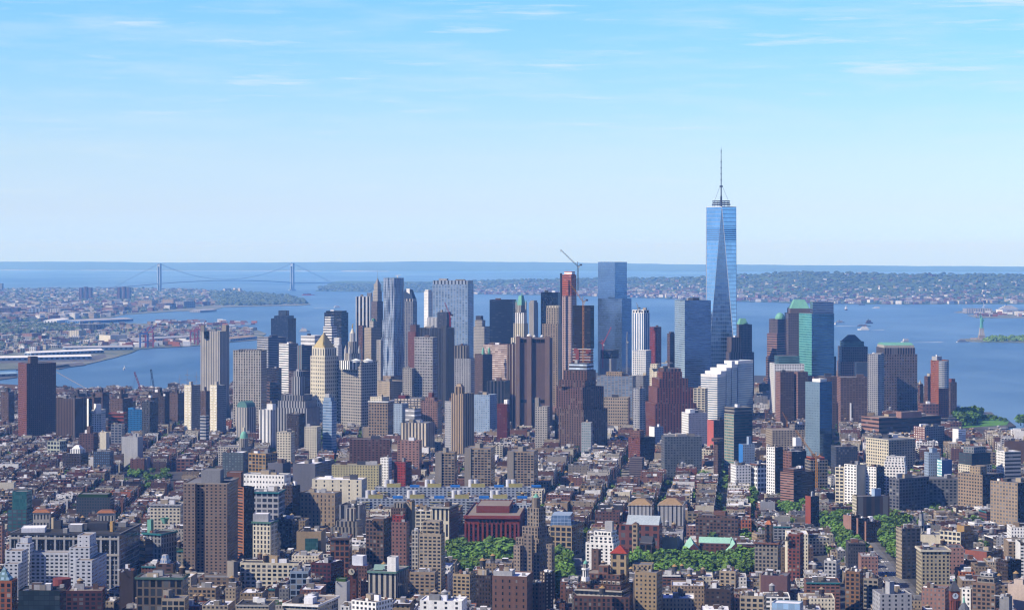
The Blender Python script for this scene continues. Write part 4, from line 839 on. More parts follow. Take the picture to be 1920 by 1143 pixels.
 # ------------------------------------------------------------------ suspension bridge across the narrows
def narrows_bridge():
 pts=[(299,546.5,493),(548,544.5,492)];st=S((.42,.50,.58),rough=.7)
 ds=[F*CH/(y-HY)for _,y,_ in pts];d=18600.0
 A,Bq=Vector((wx(299,18300),18300,0)),Vector((wx(548,18950),18950,0));ax=(Bq-A).normalized();nx=Vector((-ax.y,ax.x,0))
 o=((A.x+Bq.x)/2,(A.y+Bq.y)/2,0);ztop=wz(493.5,d);zd0,zd1=wz(531.5,d),wz(526.5,d)
 m=MB();N=24
 def deckz(t):return zd0+(zd1-zd0)*(1-(2*t-1)**2)
 base=[A+(Bq-A)*t for t in(0,1)]
 pl=[]
 Lw=wx(165,d)-A.x;Le=560
 samples=[(-.62,wz(541,d))]+[(-.3,wz(537,d))]+[(t/N,deckz(t/N))for t in range(N+1)]+[(1.22,wz(532.5,d)),(1.42,wz(534,d))]
 for(t0,z0),(t1,z1)in zip(samples[:-1],samples[1:]):
  p,q=A+(Bq-A)*t0,A+(Bq-A)*t1
  for s,e in((p,q),):
   V=[]
   for P_,z in((s,z0),(e,z1)):
    for sd in(-16,16):V+=[(P_.x+nx.x*sd,P_.y+nx.y*sd,z),(P_.x+nx.x*sd,P_.y+nx.y*sd,z+6)]
   m.raw(V,[(0,4,5,1),(2,3,7,6),(1,5,7,3),(0,2,6,4)],st)
 root=m.build('suspension_bridge',o);tag(root,'long grey suspension bridge with two tall towers across the narrows','bridge')
 for P_ in base:
  m=MB();aa=math.atan2(ax.y,ax.x)
  m.box(P_.x,P_.y,0,44,64,9,st,aa);tw=m.build('bridge_tower',o,root)
  for sd in(-20,20):
   c=P_+nx*sd;m=MB();m.box(c.x,c.y,9,17,11,ztop-9,st,aa);m.build('tower_leg',o,tw)
  for z,hh in((ztop-26,22),(zd0-16,10)):
   m=MB();m.box(P_.x,P_.y,z,14,29,hh,st,aa);m.build('portal_beam',o,tw)
 for sd in(-18,18):
  m=MB();K_=30
  for k in range(K_):
   t0,t1=k/K_,(k+1)/K_
   def cz(t):return zd1+14+(ztop-zd1-14)*(2*t-1)**2
   p,q=A+(Bq-A)*t0+nx*sd,A+(Bq-A)*t1+nx*sd
   m.bar((p.x,p.y,cz(t0)),(q.x,q.y,cz(t1)),1.7,st)
  for(P_,sg,zz)in((A,-1,wz(538,d)),(Bq,1,wz(531,d))):
   e=P_+ax*sg*(380 if sg>0 else 420)+nx*sd;s=P_+nx*sd
   m.bar((s.x,s.y,ztop),(e.x,e.y,zz),1.7,st)
  cb=m.build('main_cable',o,root)
  m=MB()
  for k in range(1,K_):
   t0=k/K_;p=A+(Bq-A)*t0+nx*sd;zc=zd1+14+(ztop-zd1-14)*(2*t0-1)**2
   m.bar((p.x,p.y,deckz(t0)+6),(p.x,p.y,zc),.45,st)
  m.build('hanger',o,cb)
narrows_bridge()
# ------------------------------------------------------------------ the copper green statue on its island
def statue():
 d=F*CH/(637.5-HY);X,Y=wx(1840.5,d),d;o=(X,Y,2.5);s=93.0/(93.0)
 def zz(y):return wz(y,d)
 zb=zz(637);m=MB();stn=S('sand');
 m.ngon(X,Y,42,2.5,zz(633.5),S('concrete'),11,top=S('rooft'));root=m.build('harbour_statue',o);tag(root,'green copper statue of a robed torch bearer on a stone pedestal on its island','statue')
 m=MB();m.box(X,Y,zz(633.5),22,22,zz(628)-zz(633.5),S('concrete'));m.taper([(X-9.5,Y-9.5),(X+9.5,Y-9.5),(X+9.5,Y+9.5),(X-9.5,Y+9.5)],zz(628),[(X-7,Y-7),(X+7,Y-7),(X+7,Y+7),(X-7,Y+7)],zz(616.5),S('stone','V','grey',bay=6,uf=.3,vf=.5));m.box(X,Y,zz(616.5),16.5,16.5,zz(614.8)-zz(616.5),S('stone'));m.build('pedestal',o,root)
 g=S((.20,.48,.40),rough=.7);z0,h=zz(614.8),zz(592)-zz(614.8)  # feet to top of head
 m=MB();n=18;prof=[(.135,0),(.13,.12),(.118,.3),(.108,.48),(.112,.62),(.12,.74),(.098,.82),(.045,.855),(.04,.87)]
 for(r,a),(r2,b)in zip(prof[:-1],prof[1:]):
  for i in range(n):
   def P(rr,zf,i):
    an=2*math.pi*i/n;k=1+.07*math.sin(an*6+zf*5)*(1 if zf<.8 else 0);return(X+h*rr*k*1.05*math.cos(an),Y+h*rr*k*.8*math.sin(an),z0+h*zf)
   m.face([P(r,a,i),P(r,a,i+1),P(r2,b,i+1),P(r2,b,i)],g)
 m.bar((X-h*.08,Y,z0+h*.76),(X-h*.13,Y-h*.02,z0+h*1.0),h*.075,g,h*.06);m.bar((X-h*.13,Y-h*.02,z0+h*1.0),(X-h*.135,Y-h*.03,z0+h*1.17),h*.06,g,h*.04)
 m.bar((X+h*.10,Y-h*.02,z0+h*.76),(X+h*.13,Y-h*.09,z0+h*.56),h*.075,g,h*.05)
 m.build('robed_figure',o,root)
 m=MB();m.lathe(X,Y-h*.01,[(.0,z0+h*.855),(h*.042,z0+h*.88),(h*.052,z0+h*.93),(h*.045,z0+h*.98),(0,z0+h*1.0)],g,12);hd=m.build('head',o,root)
 m=MB()
 for k in range(7):
  an=R(-75+25*k);m.bar((X+h*.04*math.sin(an),Y,z0+h*.97),(X+h*.12*math.sin(an),Y+h*.0,z0+h*(.975+.075*math.cos(an))),h*.016,g,h*.004)
 m.build('crown',o,hd)
 m=MB();tx,tz=X-h*.135,z0+h*1.17;m.ngon(tx,Y-h*.03,h*.045,tz,tz+h*.03,g,10,h*.055);m.ngon(tx,Y-h*.03,h*.03,tz+h*.03,tz+h*.05,g,10);m.ngon(tx,Y-h*.03,h*.04,tz+h*.05,tz+h*.15,S('gold',rough=.4),10,0.002);m.build('torch',o,root)
 m=MB();m.box(X+h*.13,Y-h*.10,z0+h*.52,h*.11,h*.05,h*.17,g,R(15));m.build('tablet',o,root)
 CLEAR.append((1795,1930,641,d))
statue()
# ------------------------------------------------------------------ middle distance: the low city's own landmarks
APT,LOFT,OFFB='apartment building','loft building','office building'
def Q(name,cat,short,label,*a,**k):return B(name,cat,short,label,*a,**k)
Q('office_building',OFFB,'the green glass cube','green glass office cube with white roof plant below the maroon riverside tower',3750,47,74,81,779,815,S('teal','c',(.05,.22,.24),.5,bay=4),clutter=1,tiers=[(48,62,69,768,'mechanical_box',S('white'))])
Q('domed_hall','domed hall','the brown domed hall','low hall under a shallow bronze dome near the bridge approach',3850,155,170,182,797,806,S('beige','V','dgrey',bay=5),clutter=0,tiers=[(155,168,182,785,'dome',S((.36,.28,.17),rough=.6),'dome')])
Q('apartment_building',APT,'the white corner building','white corner building with dark shaded flank beside the maroon riverside wing',3800,161,166,173,747,778,S('dgrey','s','black'),clutter=0,sides={0:S('white')})  # dark grey flank is shade painted onto a white building
Q('office_building',OFFB,'the green drum rooftop','white and grey block with a round green tank on top',3700,172,190,198,768,786,S('white','q','grey'),clutter=0,tiers=[(180,190,199,775,'round_tank',S('teal'),'cyl'),(176,180,190,757,'penthouse',S('white'))],setd=-3)
Q('apartment_building',APT,'the sky blue building','bright sky blue painted building among brown housing blocks',3780,240,270,275,767,784,S((.07,.30,.58),'s','navy'),clutter=1,tiers=[(240,250,254,764,'penthouse',S((.08,.32,.6)))])
Q('school_building','school building','the flat red school','flat orange red building beside the sky blue one',3800,203,232,238,774,785,S((.42,.13,.08),'r','brown',fl=6),clutter=2,r=.8)
Q('office_building',OFFB,'the slate grey tower','slate grey tower block between the sky blue building and the brown housing',3720,266,281,296,752,786,S('dgrey','q','black'),clutter=1)
Q('office_building',OFFB,'the grey banded loft','grey loft with three wide window rows below the bronze dome',3500,208,228,234,795,818,S('grey','g','navy',bay=6),clutter=2)
Q('apartment_building',APT,'the white and dark stepped flats','white stepped flats with dark bands near the green copper steeple',3550,375,386,392,779,815,S('lgrey','r','navy',fl=5),clutter=1)
Q('apartment_building',APT,'the mid grey walled loft','wide blank grey loft with a pale wall in the low eastern blocks',3250,228,258,268,819,836,S('lgrey'),clutter=1,r=.7)
Q('apartment_building',APT,'the brown brick corner flats','brown brick flats with a dark elevator house among low tenements',3420,149,175,184,812,835,S('rbrown','q','dbrown'),clutter=1,tiers=[(163,169,174,799,'elevator_house',S('brown'))])
Q('school_building','school building','the pale mint school','pale mint green school with arched windows',3350,89,112,126,827,845,S((.55,.58,.50),'g','dgrey',bay=6,fl=6),clutter=1)
Q('market_hall','market hall','the white pavilion roof block','dark brick block topped by a white tiered pavilion roof',3150,117,152,166,850,872,S('dbrown','s','black'),clutter=0,tiers=[(132,150,160,842,'pavilion',S('white','V','grey',bay=4)),(134,150,158,835,'roof',S('white'),'hip')])
Q('office_building',OFFB,'the blue glass loft','blue grey glass loft with fine grid among low tenements',3120,175,206,213,846,872,S('dgrey','q','glassb',.3,bay=3),clutter=1)
Q('apartment_building',APT,'the cream blank tower','narrow cream building with blank sunlit side in the eastern blocks',3350,187,199,205,810,832,S('cream'),clutter=1)
# domed police building
Q('domed_building','civic building','the green domed building','pale stone building with a green dome and lantern',3180,409,452,470,838,860,S('stone','q','dgrey',bay=4),clutter=0,setd=4,tiers=[(448,456,466,822,'drum',S('stone','V','dgrey',bay=3),'cyl'),(450,457,465,808,'dome',S('copper',rough=.6),'dome'),(455,457,460,801,'lantern',S('cream'),'cyl')])
Q('loft_building',LOFT,'the dark ivy loft','dark grey loft with green weathered walls in front of the green dome',2950,417,456,468,848,882,S((.13,.15,.17),'s',(.09,.12,.13),bay=4),clutter=2,rt='roofw')
Q('loft_building',LOFT,'the ochre loft','ochre brick loft with paired windows and water tanks',2900,466,498,520,850,885,S('ochre','d','dgrey',bay=5,fl=4.5),clutter=2,W=60)
Q('loft_building',LOFT,'the cream stepped corner flats','cream flats with an orange roof terrace near the pale blue tower',3150,519,545,553,810,835,S('cream','q','dgrey'),clutter=2)
Q('loft_building',LOFT,'the long red brick mill','long dark red brick mill building with small windows',3050,655,731,734,823,845,S('rbrown','s','dbrown',bay=5),r=.4,clutter=2)
Q('loft_building',LOFT,'the faded pink mill','faded pink brick mill beside the long red mill',3020,745,786,791,826,845,S('pink','s','brown',bay=5),r=.6,clutter=2)
Q('loft_building',LOFT,'the big grey blank loft','big blank grey loft with long window rows down its shaded side',2780,549,591,627,869,905,S((.21,.21,.24)),clutter=4,r=2.2,rt='roofw',sides={1:S((.24,.24,.26),'q','navy',bay=5)})
Q('loft_building',LOFT,'the small grey blank loft','smaller blank slate loft beside the big grey one',2800,502,530,545,868,892,S((.19,.19,.22)),clutter=2,rt='roofg')
Q('loft_building',LOFT,'the yellow loft','pale yellow loft with many small dark windows and a blank yellow wing',2780,622,710,716,872,912,S((.60,.55,.34),'s','dgrey',bay=3.6,uf=.42),r=.35,clutter=3)
Q('loft_building',LOFT,'the pale tall loft','tall pale loft with small windows behind the yellow loft',2820,713,728,735,858,912,S('white','s','dgrey'),clutter=1)
Q('loft_building',LOFT,'the crimson brick block','crimson brick block with a dark front by the yellow loft',2820,739,760,772,866,898,S((.20,.06,.06),'s','dbrown'),clutter=1,sides={0:S((.36,.07,.06),'s','dbrown')})
Q('loft_building',LOFT,'the white plain loft','wide white loft with sparse narrow windows',2620,585,678,688,899,945,S('cream','s','dgrey',bay=10,uf=.18,fl=5),r=.5,clutter=3,rt='roofw')
Q('loft_building',LOFT,'the grey white loft by the brown tower','pale grey loft with rows of grouped windows',2620,456,533,545,890,915,S('white','d','dgrey',bay=4,fl=6,uf=.4,vf=.4),r=.4,clutter=3)
Q('loft_building',LOFT,'the tan shadowed loft','tan brick loft half covered by a slanting shadow',2430,563,628,641,924,975,S('tan','s','dgrey',bay=4.6,fl=4.4,uf=.3),r=.6,clutter=2,W=80)
Q('loft_building',LOFT,'the dark slot loft','dark brown loft standing in shade beside the tan shadowed loft',2420,530,548,563,910,970,S('dbrown','s','black'),clutter=2)
Q('office_building',OFFB,'the teal cornice building','white framed loft building under a teal cornice',2380,470,522,534,922,965,S('lgrey','g','dgrey',bay=6,fl=6),clutter=2,cornice='teal')
Q('office_building',OFFB,'the columned dark block','dark cornice block with columned windows next to the beige slender tower',2260,517,548,560,973,1035,S('dgrey','d','black',bay=4),clutter=3,cornice='dgrey')
Q('theatre_building','theatre','the blank tan theatre','blank tan theatre box with a green glass front',2150,556,602,611,996,1035,S('sand'),clutter=2,r=1.2,rt='rooft')
m=MB();d_=2146;m.prism([(wx(572,d_),d_),(wx(596,d_),d_),(wx(596,d_),d_+3),(wx(572,d_),d_+3)],2.5,wz(1009,d_),S('glassg','c',(.04,.12,.12),.3),S('dgrey'));t_=[q for q in C.objects if q.name.startswith('theatre_building')][0];m.build('glass_front',tuple(t_.location),t_)
Q('gothic_offices',OFFB,'the grey gothic tower block','grey stone gothic block with a square central tower and dark rear slab',2280,620,668,680,988,1010,S('concrete','V','dgrey',bay=4),clutter=0,setd=3,tiers=[(630,668,678,977,'setback',S('concrete','V','dgrey',bay=4)),(649,664,668,953,'tower',S('stone','V','dgrey',bay=4))])
Q('office_building',OFFB,'the dark flat roofed block','dark roofed block with tall grey piers behind the gothic tower',2360,636,674,687,947,985,S('grey','V','dgrey',bay=8),r=1.3,clutter=1,rt='roofd')
# three concrete towers
for x0,xb,xc,x1,y,w in((816,828,852,857,848,'narrowest of three'),(871,883,920,928,840,'middle of three'),(951,963,1001,1009,846,'the one by the long street canyon')):
 root,poly,z1,o=Q('concrete_tower',T_APT,'the three concrete towers','grey concrete apartment tower with deep square windows, '+w,2850,x0,xc,x1,y,916,S('tan','g','dark',bay=4.2,fl=3.4,uf=.66,vf=.58),r=1,clutter=0,W=80,tiers=[(x0+(x1-x0)*.35,x0+(x1-x0)*.5,x0+(x1-x0)*.62,y-9,'elevator_house',S('concrete'))],group='trio of grey concrete towers')
 p,q=poly[0],poly[1];f=(xb-x0)/(xc-x0);m=MB();m.prism([(p[0],p[1]-1.2),(p[0]+(q[0]-p[0])*f,p[1]+(q[1]-p[1])*f-1.2),(p[0]+(q[0]-p[0])*f,p[1]+(q[1]-p[1])*f),p],2.5,z1+.3,S('concrete'),S('concrete'));m.build('shear_wall',o,root)
 # long blue white slabs
def long_slab(x0,x1,y,yb,d,label):
 ends=foot(x0,None,x1,d,.07);z1=wz(y,d);o=(*cen(ends),2.5);m=MB()
 st=S((.46,.50,.56),'d','navy',.2,bay=5,fl=3.1,uf=.55,vf=.5);m.prism(ends,2.5,z1,st,ROOFS['lgrey'],.8);root=m.build('slab_block',o);tag(root,label,T_APT,'long blue white housing slabs')
 p,q=ends[0],ends[1];rnd=random.Random(x0);n=9
 for k in range(n):
  f0=(k+.15)/n;f1=f0+.62/n
  if k%2:continue
  a=(p[0]+(q[0]-p[0])*f0,p[1]+(q[1]-p[1])*f0);b=(p[0]+(q[0]-p[0])*f1,p[1]+(q[1]-p[1])*f1);m=MB()
  for fl in range(int((z1-6)/3.1)):
   z=5+fl*3.1;m.prism([(a[0],a[1]-1.6),(b[0],b[1]-1.6),b,a],z,z+1.1,S((.40,.42,.44)if(k//2)%2 else(.50,.48,.30)),S('lgrey'),bottom=True)
  m.build('balcony_column',o,root)
 for k,f in enumerate((.12,.38,.66,.9)):
  a=p[0]+(q[0]-p[0])*f;bY=p[1]+(q[1]-p[1])*f+7;m=MB();m.box(a,bY,z1-.5,17,9,5,S((.50,.46,.20)),0,ROOFS['rooft']);m.build('stair_house',o,root)
  m=MB()
  for dx in(-3.2,3.2):m.ngon(a+dx-6,bY-1,3,z1+.2,z1+9,S('silver',rough=.5),12)
  m.build('ventilation_drum',o,root)
  m=MB();m.box(a+26,bY,z1-.5,12,6,2.6,S((.05,.25,.62)),0);m.build('roof_canopy',o,root)
 LM.append(('the long blue slabs',x0,x1,y,yb,d,ends));CLEAR.append((x0,x1,yb,d))
long_slab(703,996,913,931,2760,'long pale blue housing slab farther back, with yellow stair houses and silver drums')
long_slab(668,968,934,945,2600,'long pale blue housing slab nearer the red library, half hidden by lofts')
Q('library_annex',APT,'the blue white end slab','pale blue gridded end wing beside the red library',2520,962,993,998,946,985,S((.55,.6,.66),'d','navy',bay=4),clutter=1)
def red_library():
 root,poly,z1,o=Q('red_library','library','the red pillared library','massive dark red sandstone library with full height pillars and flat grey roof',2430,871,974,988,967,1018,S((.27,.075,.06)),r=.75,clutter=0,th=4,rt='rooft',par=1.5)
 p,q=poly[0],poly[1];L=math.hypot(q[0]-p[0],q[1]-p[1]);ux,uy=(q[0]-p[0])/L,(q[1]-p[1])/L;nx,ny=uy,-ux
 def slab(s0,s1,z0,z1_,dep,st,nm,back=0):
  m=MB();m.prism([(p[0]+ux*s0+nx*dep,p[1]+uy*s0+ny*dep),(p[0]+ux*s1+nx*dep,p[1]+uy*s1+ny*dep),(p[0]+ux*s1+nx*back,p[1]+uy*s1+ny*back),(p[0]+ux*s0+nx*back,p[1]+uy*s0+ny*back)],z0,z1_,st,st,bottom=True);return m.build(nm,o,root)
 n=12
 for k in range(n):
  s0=L*(k+.22)/n;dark=3<=k<=8
  slab(s0,s0+L*.56/n,4,z1-9,.35,S((.05,.02,.025)if dark else(.16,.03,.03),'p','black',bay=3,fl=3.6,uf=.7,vf=.5),'window_bay')
 for k in range(n+1):s0=max(0,min(L-2.2,L*k/n-1.1));slab(s0,s0+2.2,2.5,z1-8,1.6,S((.31,.09,.07)),'pillar')
 slab(-1,L+1,z1-3,z1+.3,1.9,S((.33,.10,.08)),'cornice',-2)
 for k in range(7):slab(L*(.27+.07*k),L*(.31+.07*k),z1-7.5,z1-4.5,.4,S('black'),'clerestory_window')
 m=MB();m.prism(foot(893,955,962,2470,.5,4),z1-1,wz(948,2470),S((.28,.09,.07)),ROOFS['rooft'],.5);m.build('penthouse',o,root)
red_library()
Q('school_hall','university hall','the colonnaded corner hall','cream hall with tall roof colonnade and long brick flank beside the red library',2330,809,842,860,950,1035,S('cream','V','dgrey',bay=4.5,fl=18,vf=.8,uf=.5),r=1.9,clutter=2,sides={1:S('rbrown','s','dbrown')},cornice='stone')
Q('school_hall','university hall','the low cream annex','low cream annex with square windows joined to the colonnaded hall',2340,779,808,812,957,1000,S('cream','g','dgrey',bay=5),clutter=1,rt='roofw')
Q('apartment_building',APT,'the little gothic tower flats','brown flats with an arched gothic top beside a tan shaft',2250,733,760,766,952,1000,S('brown','s','dbrown'),clutter=0,tiers=[(738,756,762,943,'setback',S('concrete','V','black',bay=4,uf=.4))])
Q('apartment_building',APT,'the tan square shaft','plain tan square shaft next to the little gothic flats',2260,762,772,778,940,995,S('tan'),clutter=1)
Q('student_centre','university hall','the blue glass topped hall','sand coloured hall with a sloping blue glass top storey and brown side',2280,1031,1072,1094,985,1042,S('sand','g','dgrey',bay=6,fl=5.4,uf=.62),r=1.6,clutter=1,W=60,rt='rooft',sides={1:S('brown')},tiers=[(1031.5,1071.5,1077,966,'glass_storey',S('lblue','c',(.16,.25,.32),.5,bay=4),'slant')])
Q('law_school','university hall','the skylit red brick hall','red brick hall with a long sloping grey glass skylight roof',2330,1161,1236,1242,984,1022,S((.26,.12,.095),'g','dgrey',bay=8,fl=7,uf=.5),r=.5,clutter=0,tiers=[(1174,1235,1241,968,'skylight',S((.50,.56,.60),'q',(.55,.6,.64),.4,bay=8,fl=9,uf=.9,vf=.9,rough=.4),'gable')])
for x0,x1,w in((1178,1226,'nearer the skylit brick hall'),(1233,1285,'nearer the tree lined street')):
 Q('law_hall','university hall','the pair of orange roofed halls','pale grey hall under an overhanging orange tile roof, '+w,2470,x0,x1-4,x1,946,970,S('lgrey','V','dgrey',bay=4.5,uf=.35),r=1,clutter=1,tiers=[(x0-1,x1-3,x1+1,937,'roof',S((.42,.31,.19)),'hip')],setd=-.8,group='pair of orange roofed halls')
Q('campanile','bell tower','the tan campanile','slim tan brick campanile with arched openings beside the red brick hall',2240,1185,1195,1198.5,982,1045,S('tan','g','dbrown',bay=4.5,fl=5,uf=.55,vf=.5),clutter=0,par=0,tiers=[(1185,1195,1198.5,978,'roof',S('brown'),'pyr')],setd=0)
Q('church_hall','church','the dark church by the campanile','low dark brick church beside the tan campanile',2220,1199,1222,1229,1018,1042,S('dbrown','g','black',bay=7,fl=9),clutter=0,par=0,tiers=[(1199,1222,1229,1006,'roof',S('dgrey'),'gable')])
Q('apartment_building',APT,'the big brown brick flats','big brown brick apartment block with roof terrace and blue green awning',2420,1304,1384,1389,972,1010,S('brown','q','dbrown',bay=4),r=.4,clutter=2,W=80,tiers=[(1310,1378,1384,967,'setback',S('brown','q','dbrown')),(1338,1360,1364,958,'elevator_house',S('rbrown')),(1314,1340,1343,969,'awning',S((.20,.45,.42)))])
def copper_hall():
 d=2330;st=S((.20,.10,.08),'q','dbrown',bay=5);cp=S((.40,.64,.52),rough=.7)
 root,poly,z1,o=Q('copper_roofed_house','law school','the copper roofed law house','low brick house with bright pale green copper gable roofs facing the park',d,1312,1368,1370,1019,1030,st,r=.5,clutter=0,par=0,tiers=[(1309,1369,1373,1009,'copper_roof',cp,'gable')])
 for x0,x1 in((1284,1316),(1362,1394)):
  m=MB();a,b=wx(x0,d-14),wx(x1,d-14);y0,y1=d-16,d+26;zb,zt=wz(1031,d),wz(1011,d);xm=(a+b)/2
  m.prism([(a+1,y0),(b-1,y0),(b-1,y1),(a+1,y1)],2.5,zb,st,None);m.build('wing_wall',o,root)
  m=MB();m.raw([(a,y0-1,zb),(b,y0-1,zb),(b,y1,zb),(a,y1,zb),(xm,y0-1,zt-2),(xm,y1,zt)],[(3,0,4,5),(1,2,5,4)],cp);m.raw([(a,y0-1,zb),(b,y0-1,zb),(xm,y0-1,zt-2)],[(0,1,2)],st);m.build('copper_roof',o,root)
  m=MB();m.box(xm+6,d+4,zb,2.2,2.2,zt-zb+3,S('brick'));m.build('chimney',o,root)
copper_hall()
# west side
Q('apartment_building',APT,'the stepped pink brick flats','pink brick apartment slab with stepped roof and window bands',2720,1463,1488,1528,886,940,S('dbrown','r','black',fl=3.1,vf=.4),r=1.6,clutter=2,sides={0:S('pink','r','dbrown',fl=3.1,vf=.4)},tiers=[(1468,1488,1510,879,'setback',S('brick','r','dbrown',fl=3.1))])
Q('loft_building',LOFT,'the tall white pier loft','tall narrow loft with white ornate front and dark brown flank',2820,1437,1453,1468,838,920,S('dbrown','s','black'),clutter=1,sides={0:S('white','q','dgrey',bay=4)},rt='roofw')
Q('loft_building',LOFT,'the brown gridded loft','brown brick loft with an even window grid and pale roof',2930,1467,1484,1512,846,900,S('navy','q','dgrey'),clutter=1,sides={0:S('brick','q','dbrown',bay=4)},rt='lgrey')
Q('hotel_tower','hotel tower','the faceted blue glass hotel','tall blue glass hotel tower with a white roof box and stacked glass facets',3150,1510,1537,1560,716,850,S('dgrey','c',(.07,.13,.22),.75,bay=3),r=1.1,clutter=0,sides={0:S((.25,.33,.40),'q',(.22,.34,.42),.6,bay=3)},tiers=[(1523,1538,1550,710,'penthouse',S('white'))])
Q('office_building',OFFB,'the green black glass block','dark green glass building with one pale gridded edge',3150,1358,1376,1411,776,862,S('dgrey','r',(.02,.06,.08),.4,fl=4),r=1.3,clutter=1,sides={0:S('beige','g',(.06,.2,.2),.3,bay=5)},tiers=[(1358.5,1377,1410,764,'setback',S('concrete','r','dgrey',fl=4))])
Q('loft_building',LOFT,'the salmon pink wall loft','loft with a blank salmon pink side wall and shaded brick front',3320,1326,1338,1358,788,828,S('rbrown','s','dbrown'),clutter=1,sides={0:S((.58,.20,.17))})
Q('loft_building',LOFT,'the white lit lavender loft','white painted loft with lavender shaded front',3420,1278,1291,1326,774,816,S((.46,.45,.52),'s','grey'),clutter=2,sides={0:S('white','q','dgrey')},rt='roofw',tiers=[(1285,1294,1303,767,'penthouse',S('white'))])  # lavender front colour is painted shade on white walls
Q('office_building',OFFB,'the grey fritted block','wide grey office block with terraces and one pale fin',3130,1240,1246,1316,818,868,S((.20,.22,.24),'q','dgrey',bay=4),r=2,clutter=3)
Q('loft_building',LOFT,'the russet stepped loft','russet brick stepped loft along the long street canyon',3250,1178,1200,1228,820,858,S('dbrown','s','black'),clutter=2,sides={0:S('red','s','dbrown')},tiers=[(1182,1200,1208,807,'setback',S('brick','s','dbrown'))])
Q('loft_building',LOFT,'the white edged blue loft','pale loft with bright white edge above the russet stepped loft',3400,1217,1227,1244,800,830,S('lblue','p','grey'),clutter=1,sides={0:S('white')})
Q('apartment_building',APT,'the plum striped block','plum grey block with horizontal roof louvres',2980,1180,1204,1208,858,882,S('purple','r','dbrown',fl=3,vf=.3),clutter=0)
m=MB();d_=3060
Q('round_tower',T_APT,'the round brown tower','round brown brick tower with a flat top near tree filled blocks',3060,1338,1346,1353,826,886,S('brown','s','dbrown'),clutter=0,tiers=[(1334,1345,1357,822,'round_shaft',S('brown','r','dbrown',fl=3.3),'cyl')],setd=-4)
Q('loft_building',LOFT,'the white ribbed gallery block','white framed gallery block with square windows and reddish cornice',2880,1408,1420,1439,870,898,S('white','g','grey',bay=6,fl=6),clutter=1,sides={0:S('white','g','grey',bay=6,fl=6)},cornice='brick')
Q('loft_building',LOFT,'the white arched loft','white loft with stepped arched windows and yellow roof sheds',2880,1370,1380,1408,872,898,S('white','q','grey'),clutter=3)
Q('loft_building',LOFT,'the bright blue sided flats','flats with a bright blue side wall and a pale blue stair tower',2990,1385,1393,1415,833,866,S('lblue','s','grey'),clutter=0,sides={0:S((.08,.28,.60))},tiers=[(1400,1404,1409,818,'stair_tower',S('lblue'))])
Q('office_building',OFFB,'the beige printing house','long beige printing house with even window rows and roof sheds',3350,1436,1448,1508,806,838,S('beige','q','dgrey',bay=4.5),r=1.2,clutter=3,rt='rooft',tiers=[(1480,1490,1509,796,'setback',S('concrete','q','dgrey'))])
Q('loft_building',LOFT,'the white cube rooftop','grey loft carrying a big plain white cube',3050,1480,1488,1506,836,850,S('concrete','q','dgrey'),clutter=0,tiers=[(1486,1492,1503,820,'water_cistern',S('white'))])
Q('loft_building',LOFT,'the cream gridded loft','cream loft with a sunlit window grid and shaded broad front',3120,1624,1666,1716,824,862,S('beige','q','dgrey',bay=5),clutter=3,sides={0:S('cream','q','dgrey',bay=5,fl=4.4)},cornice='cream')  # cream sunlit face, beige for the shaded front: light painted into the walls
Q('loft_building',LOFT,'the dark arcade loft','dark loft with tall grouped windows beside the cream gridded one',3080,1558,1568,1608,837,868,S('dgrey','d','navy'),clutter=2)
Q('loft_building',LOFT,'the shaded white loft','white loft with wide shaded blank side above the treetops',2720,1583,1606,1625,871,920,S('cream'),clutter=2,sides={0:S('white','q','dgrey',bay=4.5)},W=0)  # cream side wall stands in for shade on white
Q('loft_building',LOFT,'the cream low neighbour loft','cream loft with deep windows joined to the shaded white loft',2740,1566,1582,1590,876,912,S('cream','g','dgrey',bay=5),clutter=1)
Q('loft_building',LOFT,'the white lit loft pair member','white gridded loft with dark shaded flank and sheds on its roof',2720,1623,1643,1658,875,918,S('dgrey','q','black'),clutter=3,sides={0:S('white','q','dgrey',bay=4.5)})  # dark grey flank colour is painted shade on a white loft
Q('apartment_building',APT,'the raked white flats','white apartment block whose gridded face steps in toward the top',2740,1656,1697,1701,875,905,S('white','q','dgrey',bay=4),r=.7,clutter=1,setd=2,tiers=[(1658,1696,1699,866,'setback',S('white','q','dgrey',bay=4)),(1661,1695,1698,857,'setback',S('white','q','dgrey',bay=4))],W=0)
Q('warehouse_building','warehouse','the big white ended warehouse','very wide warehouse block with a shaded front and bright white end wall',2680,1667,1686,1742,897,958,S((.22,.22,.24),'q','dgrey',bay=5,fl=4),r=3,clutter=3,W=80,sides={0:S('white','s','dgrey',bay=6)})  # grey wall colour has the shade of a white front painted in
Q('warehouse_building','warehouse','the wide shaded warehouse','wide shaded warehouse adjoining the white ended one, with tanks on top',2720,1738,1742,1802,896,950,S((.25,.25,.26),'q','dgrey',bay=5,fl=4),r=1.5,clutter=3,W=60)  # continues the shaded white front, shade painted in as grey
Q('warehouse_building','warehouse','the tan gridded warehouse','big tan warehouse with a sunlit window grid and a bulkhead tower',2650,1796,1842,1882,890,948,S('dgrey','q','black',bay=5),clutter=2,sides={0:S('tan','q','dgrey',bay=4.4,fl=4)},tiers=[(1818,1838,1850,874,'penthouse',S('sand','p','dgrey'))])  # dark grey front is painted shade beside the sunlit tan face
Q('warehouse_building','warehouse','the edge tan warehouse','tall tan warehouse cut by the frame edge, with sunlit window grid',2480,1857,1908,1950,905,978,S('dgrey','q','black',bay=5),clutter=3,sides={0:S('tan','q','grey',bay=4.2,fl=4)})  # shade on the front painted as dark grey, sunlit face kept tan
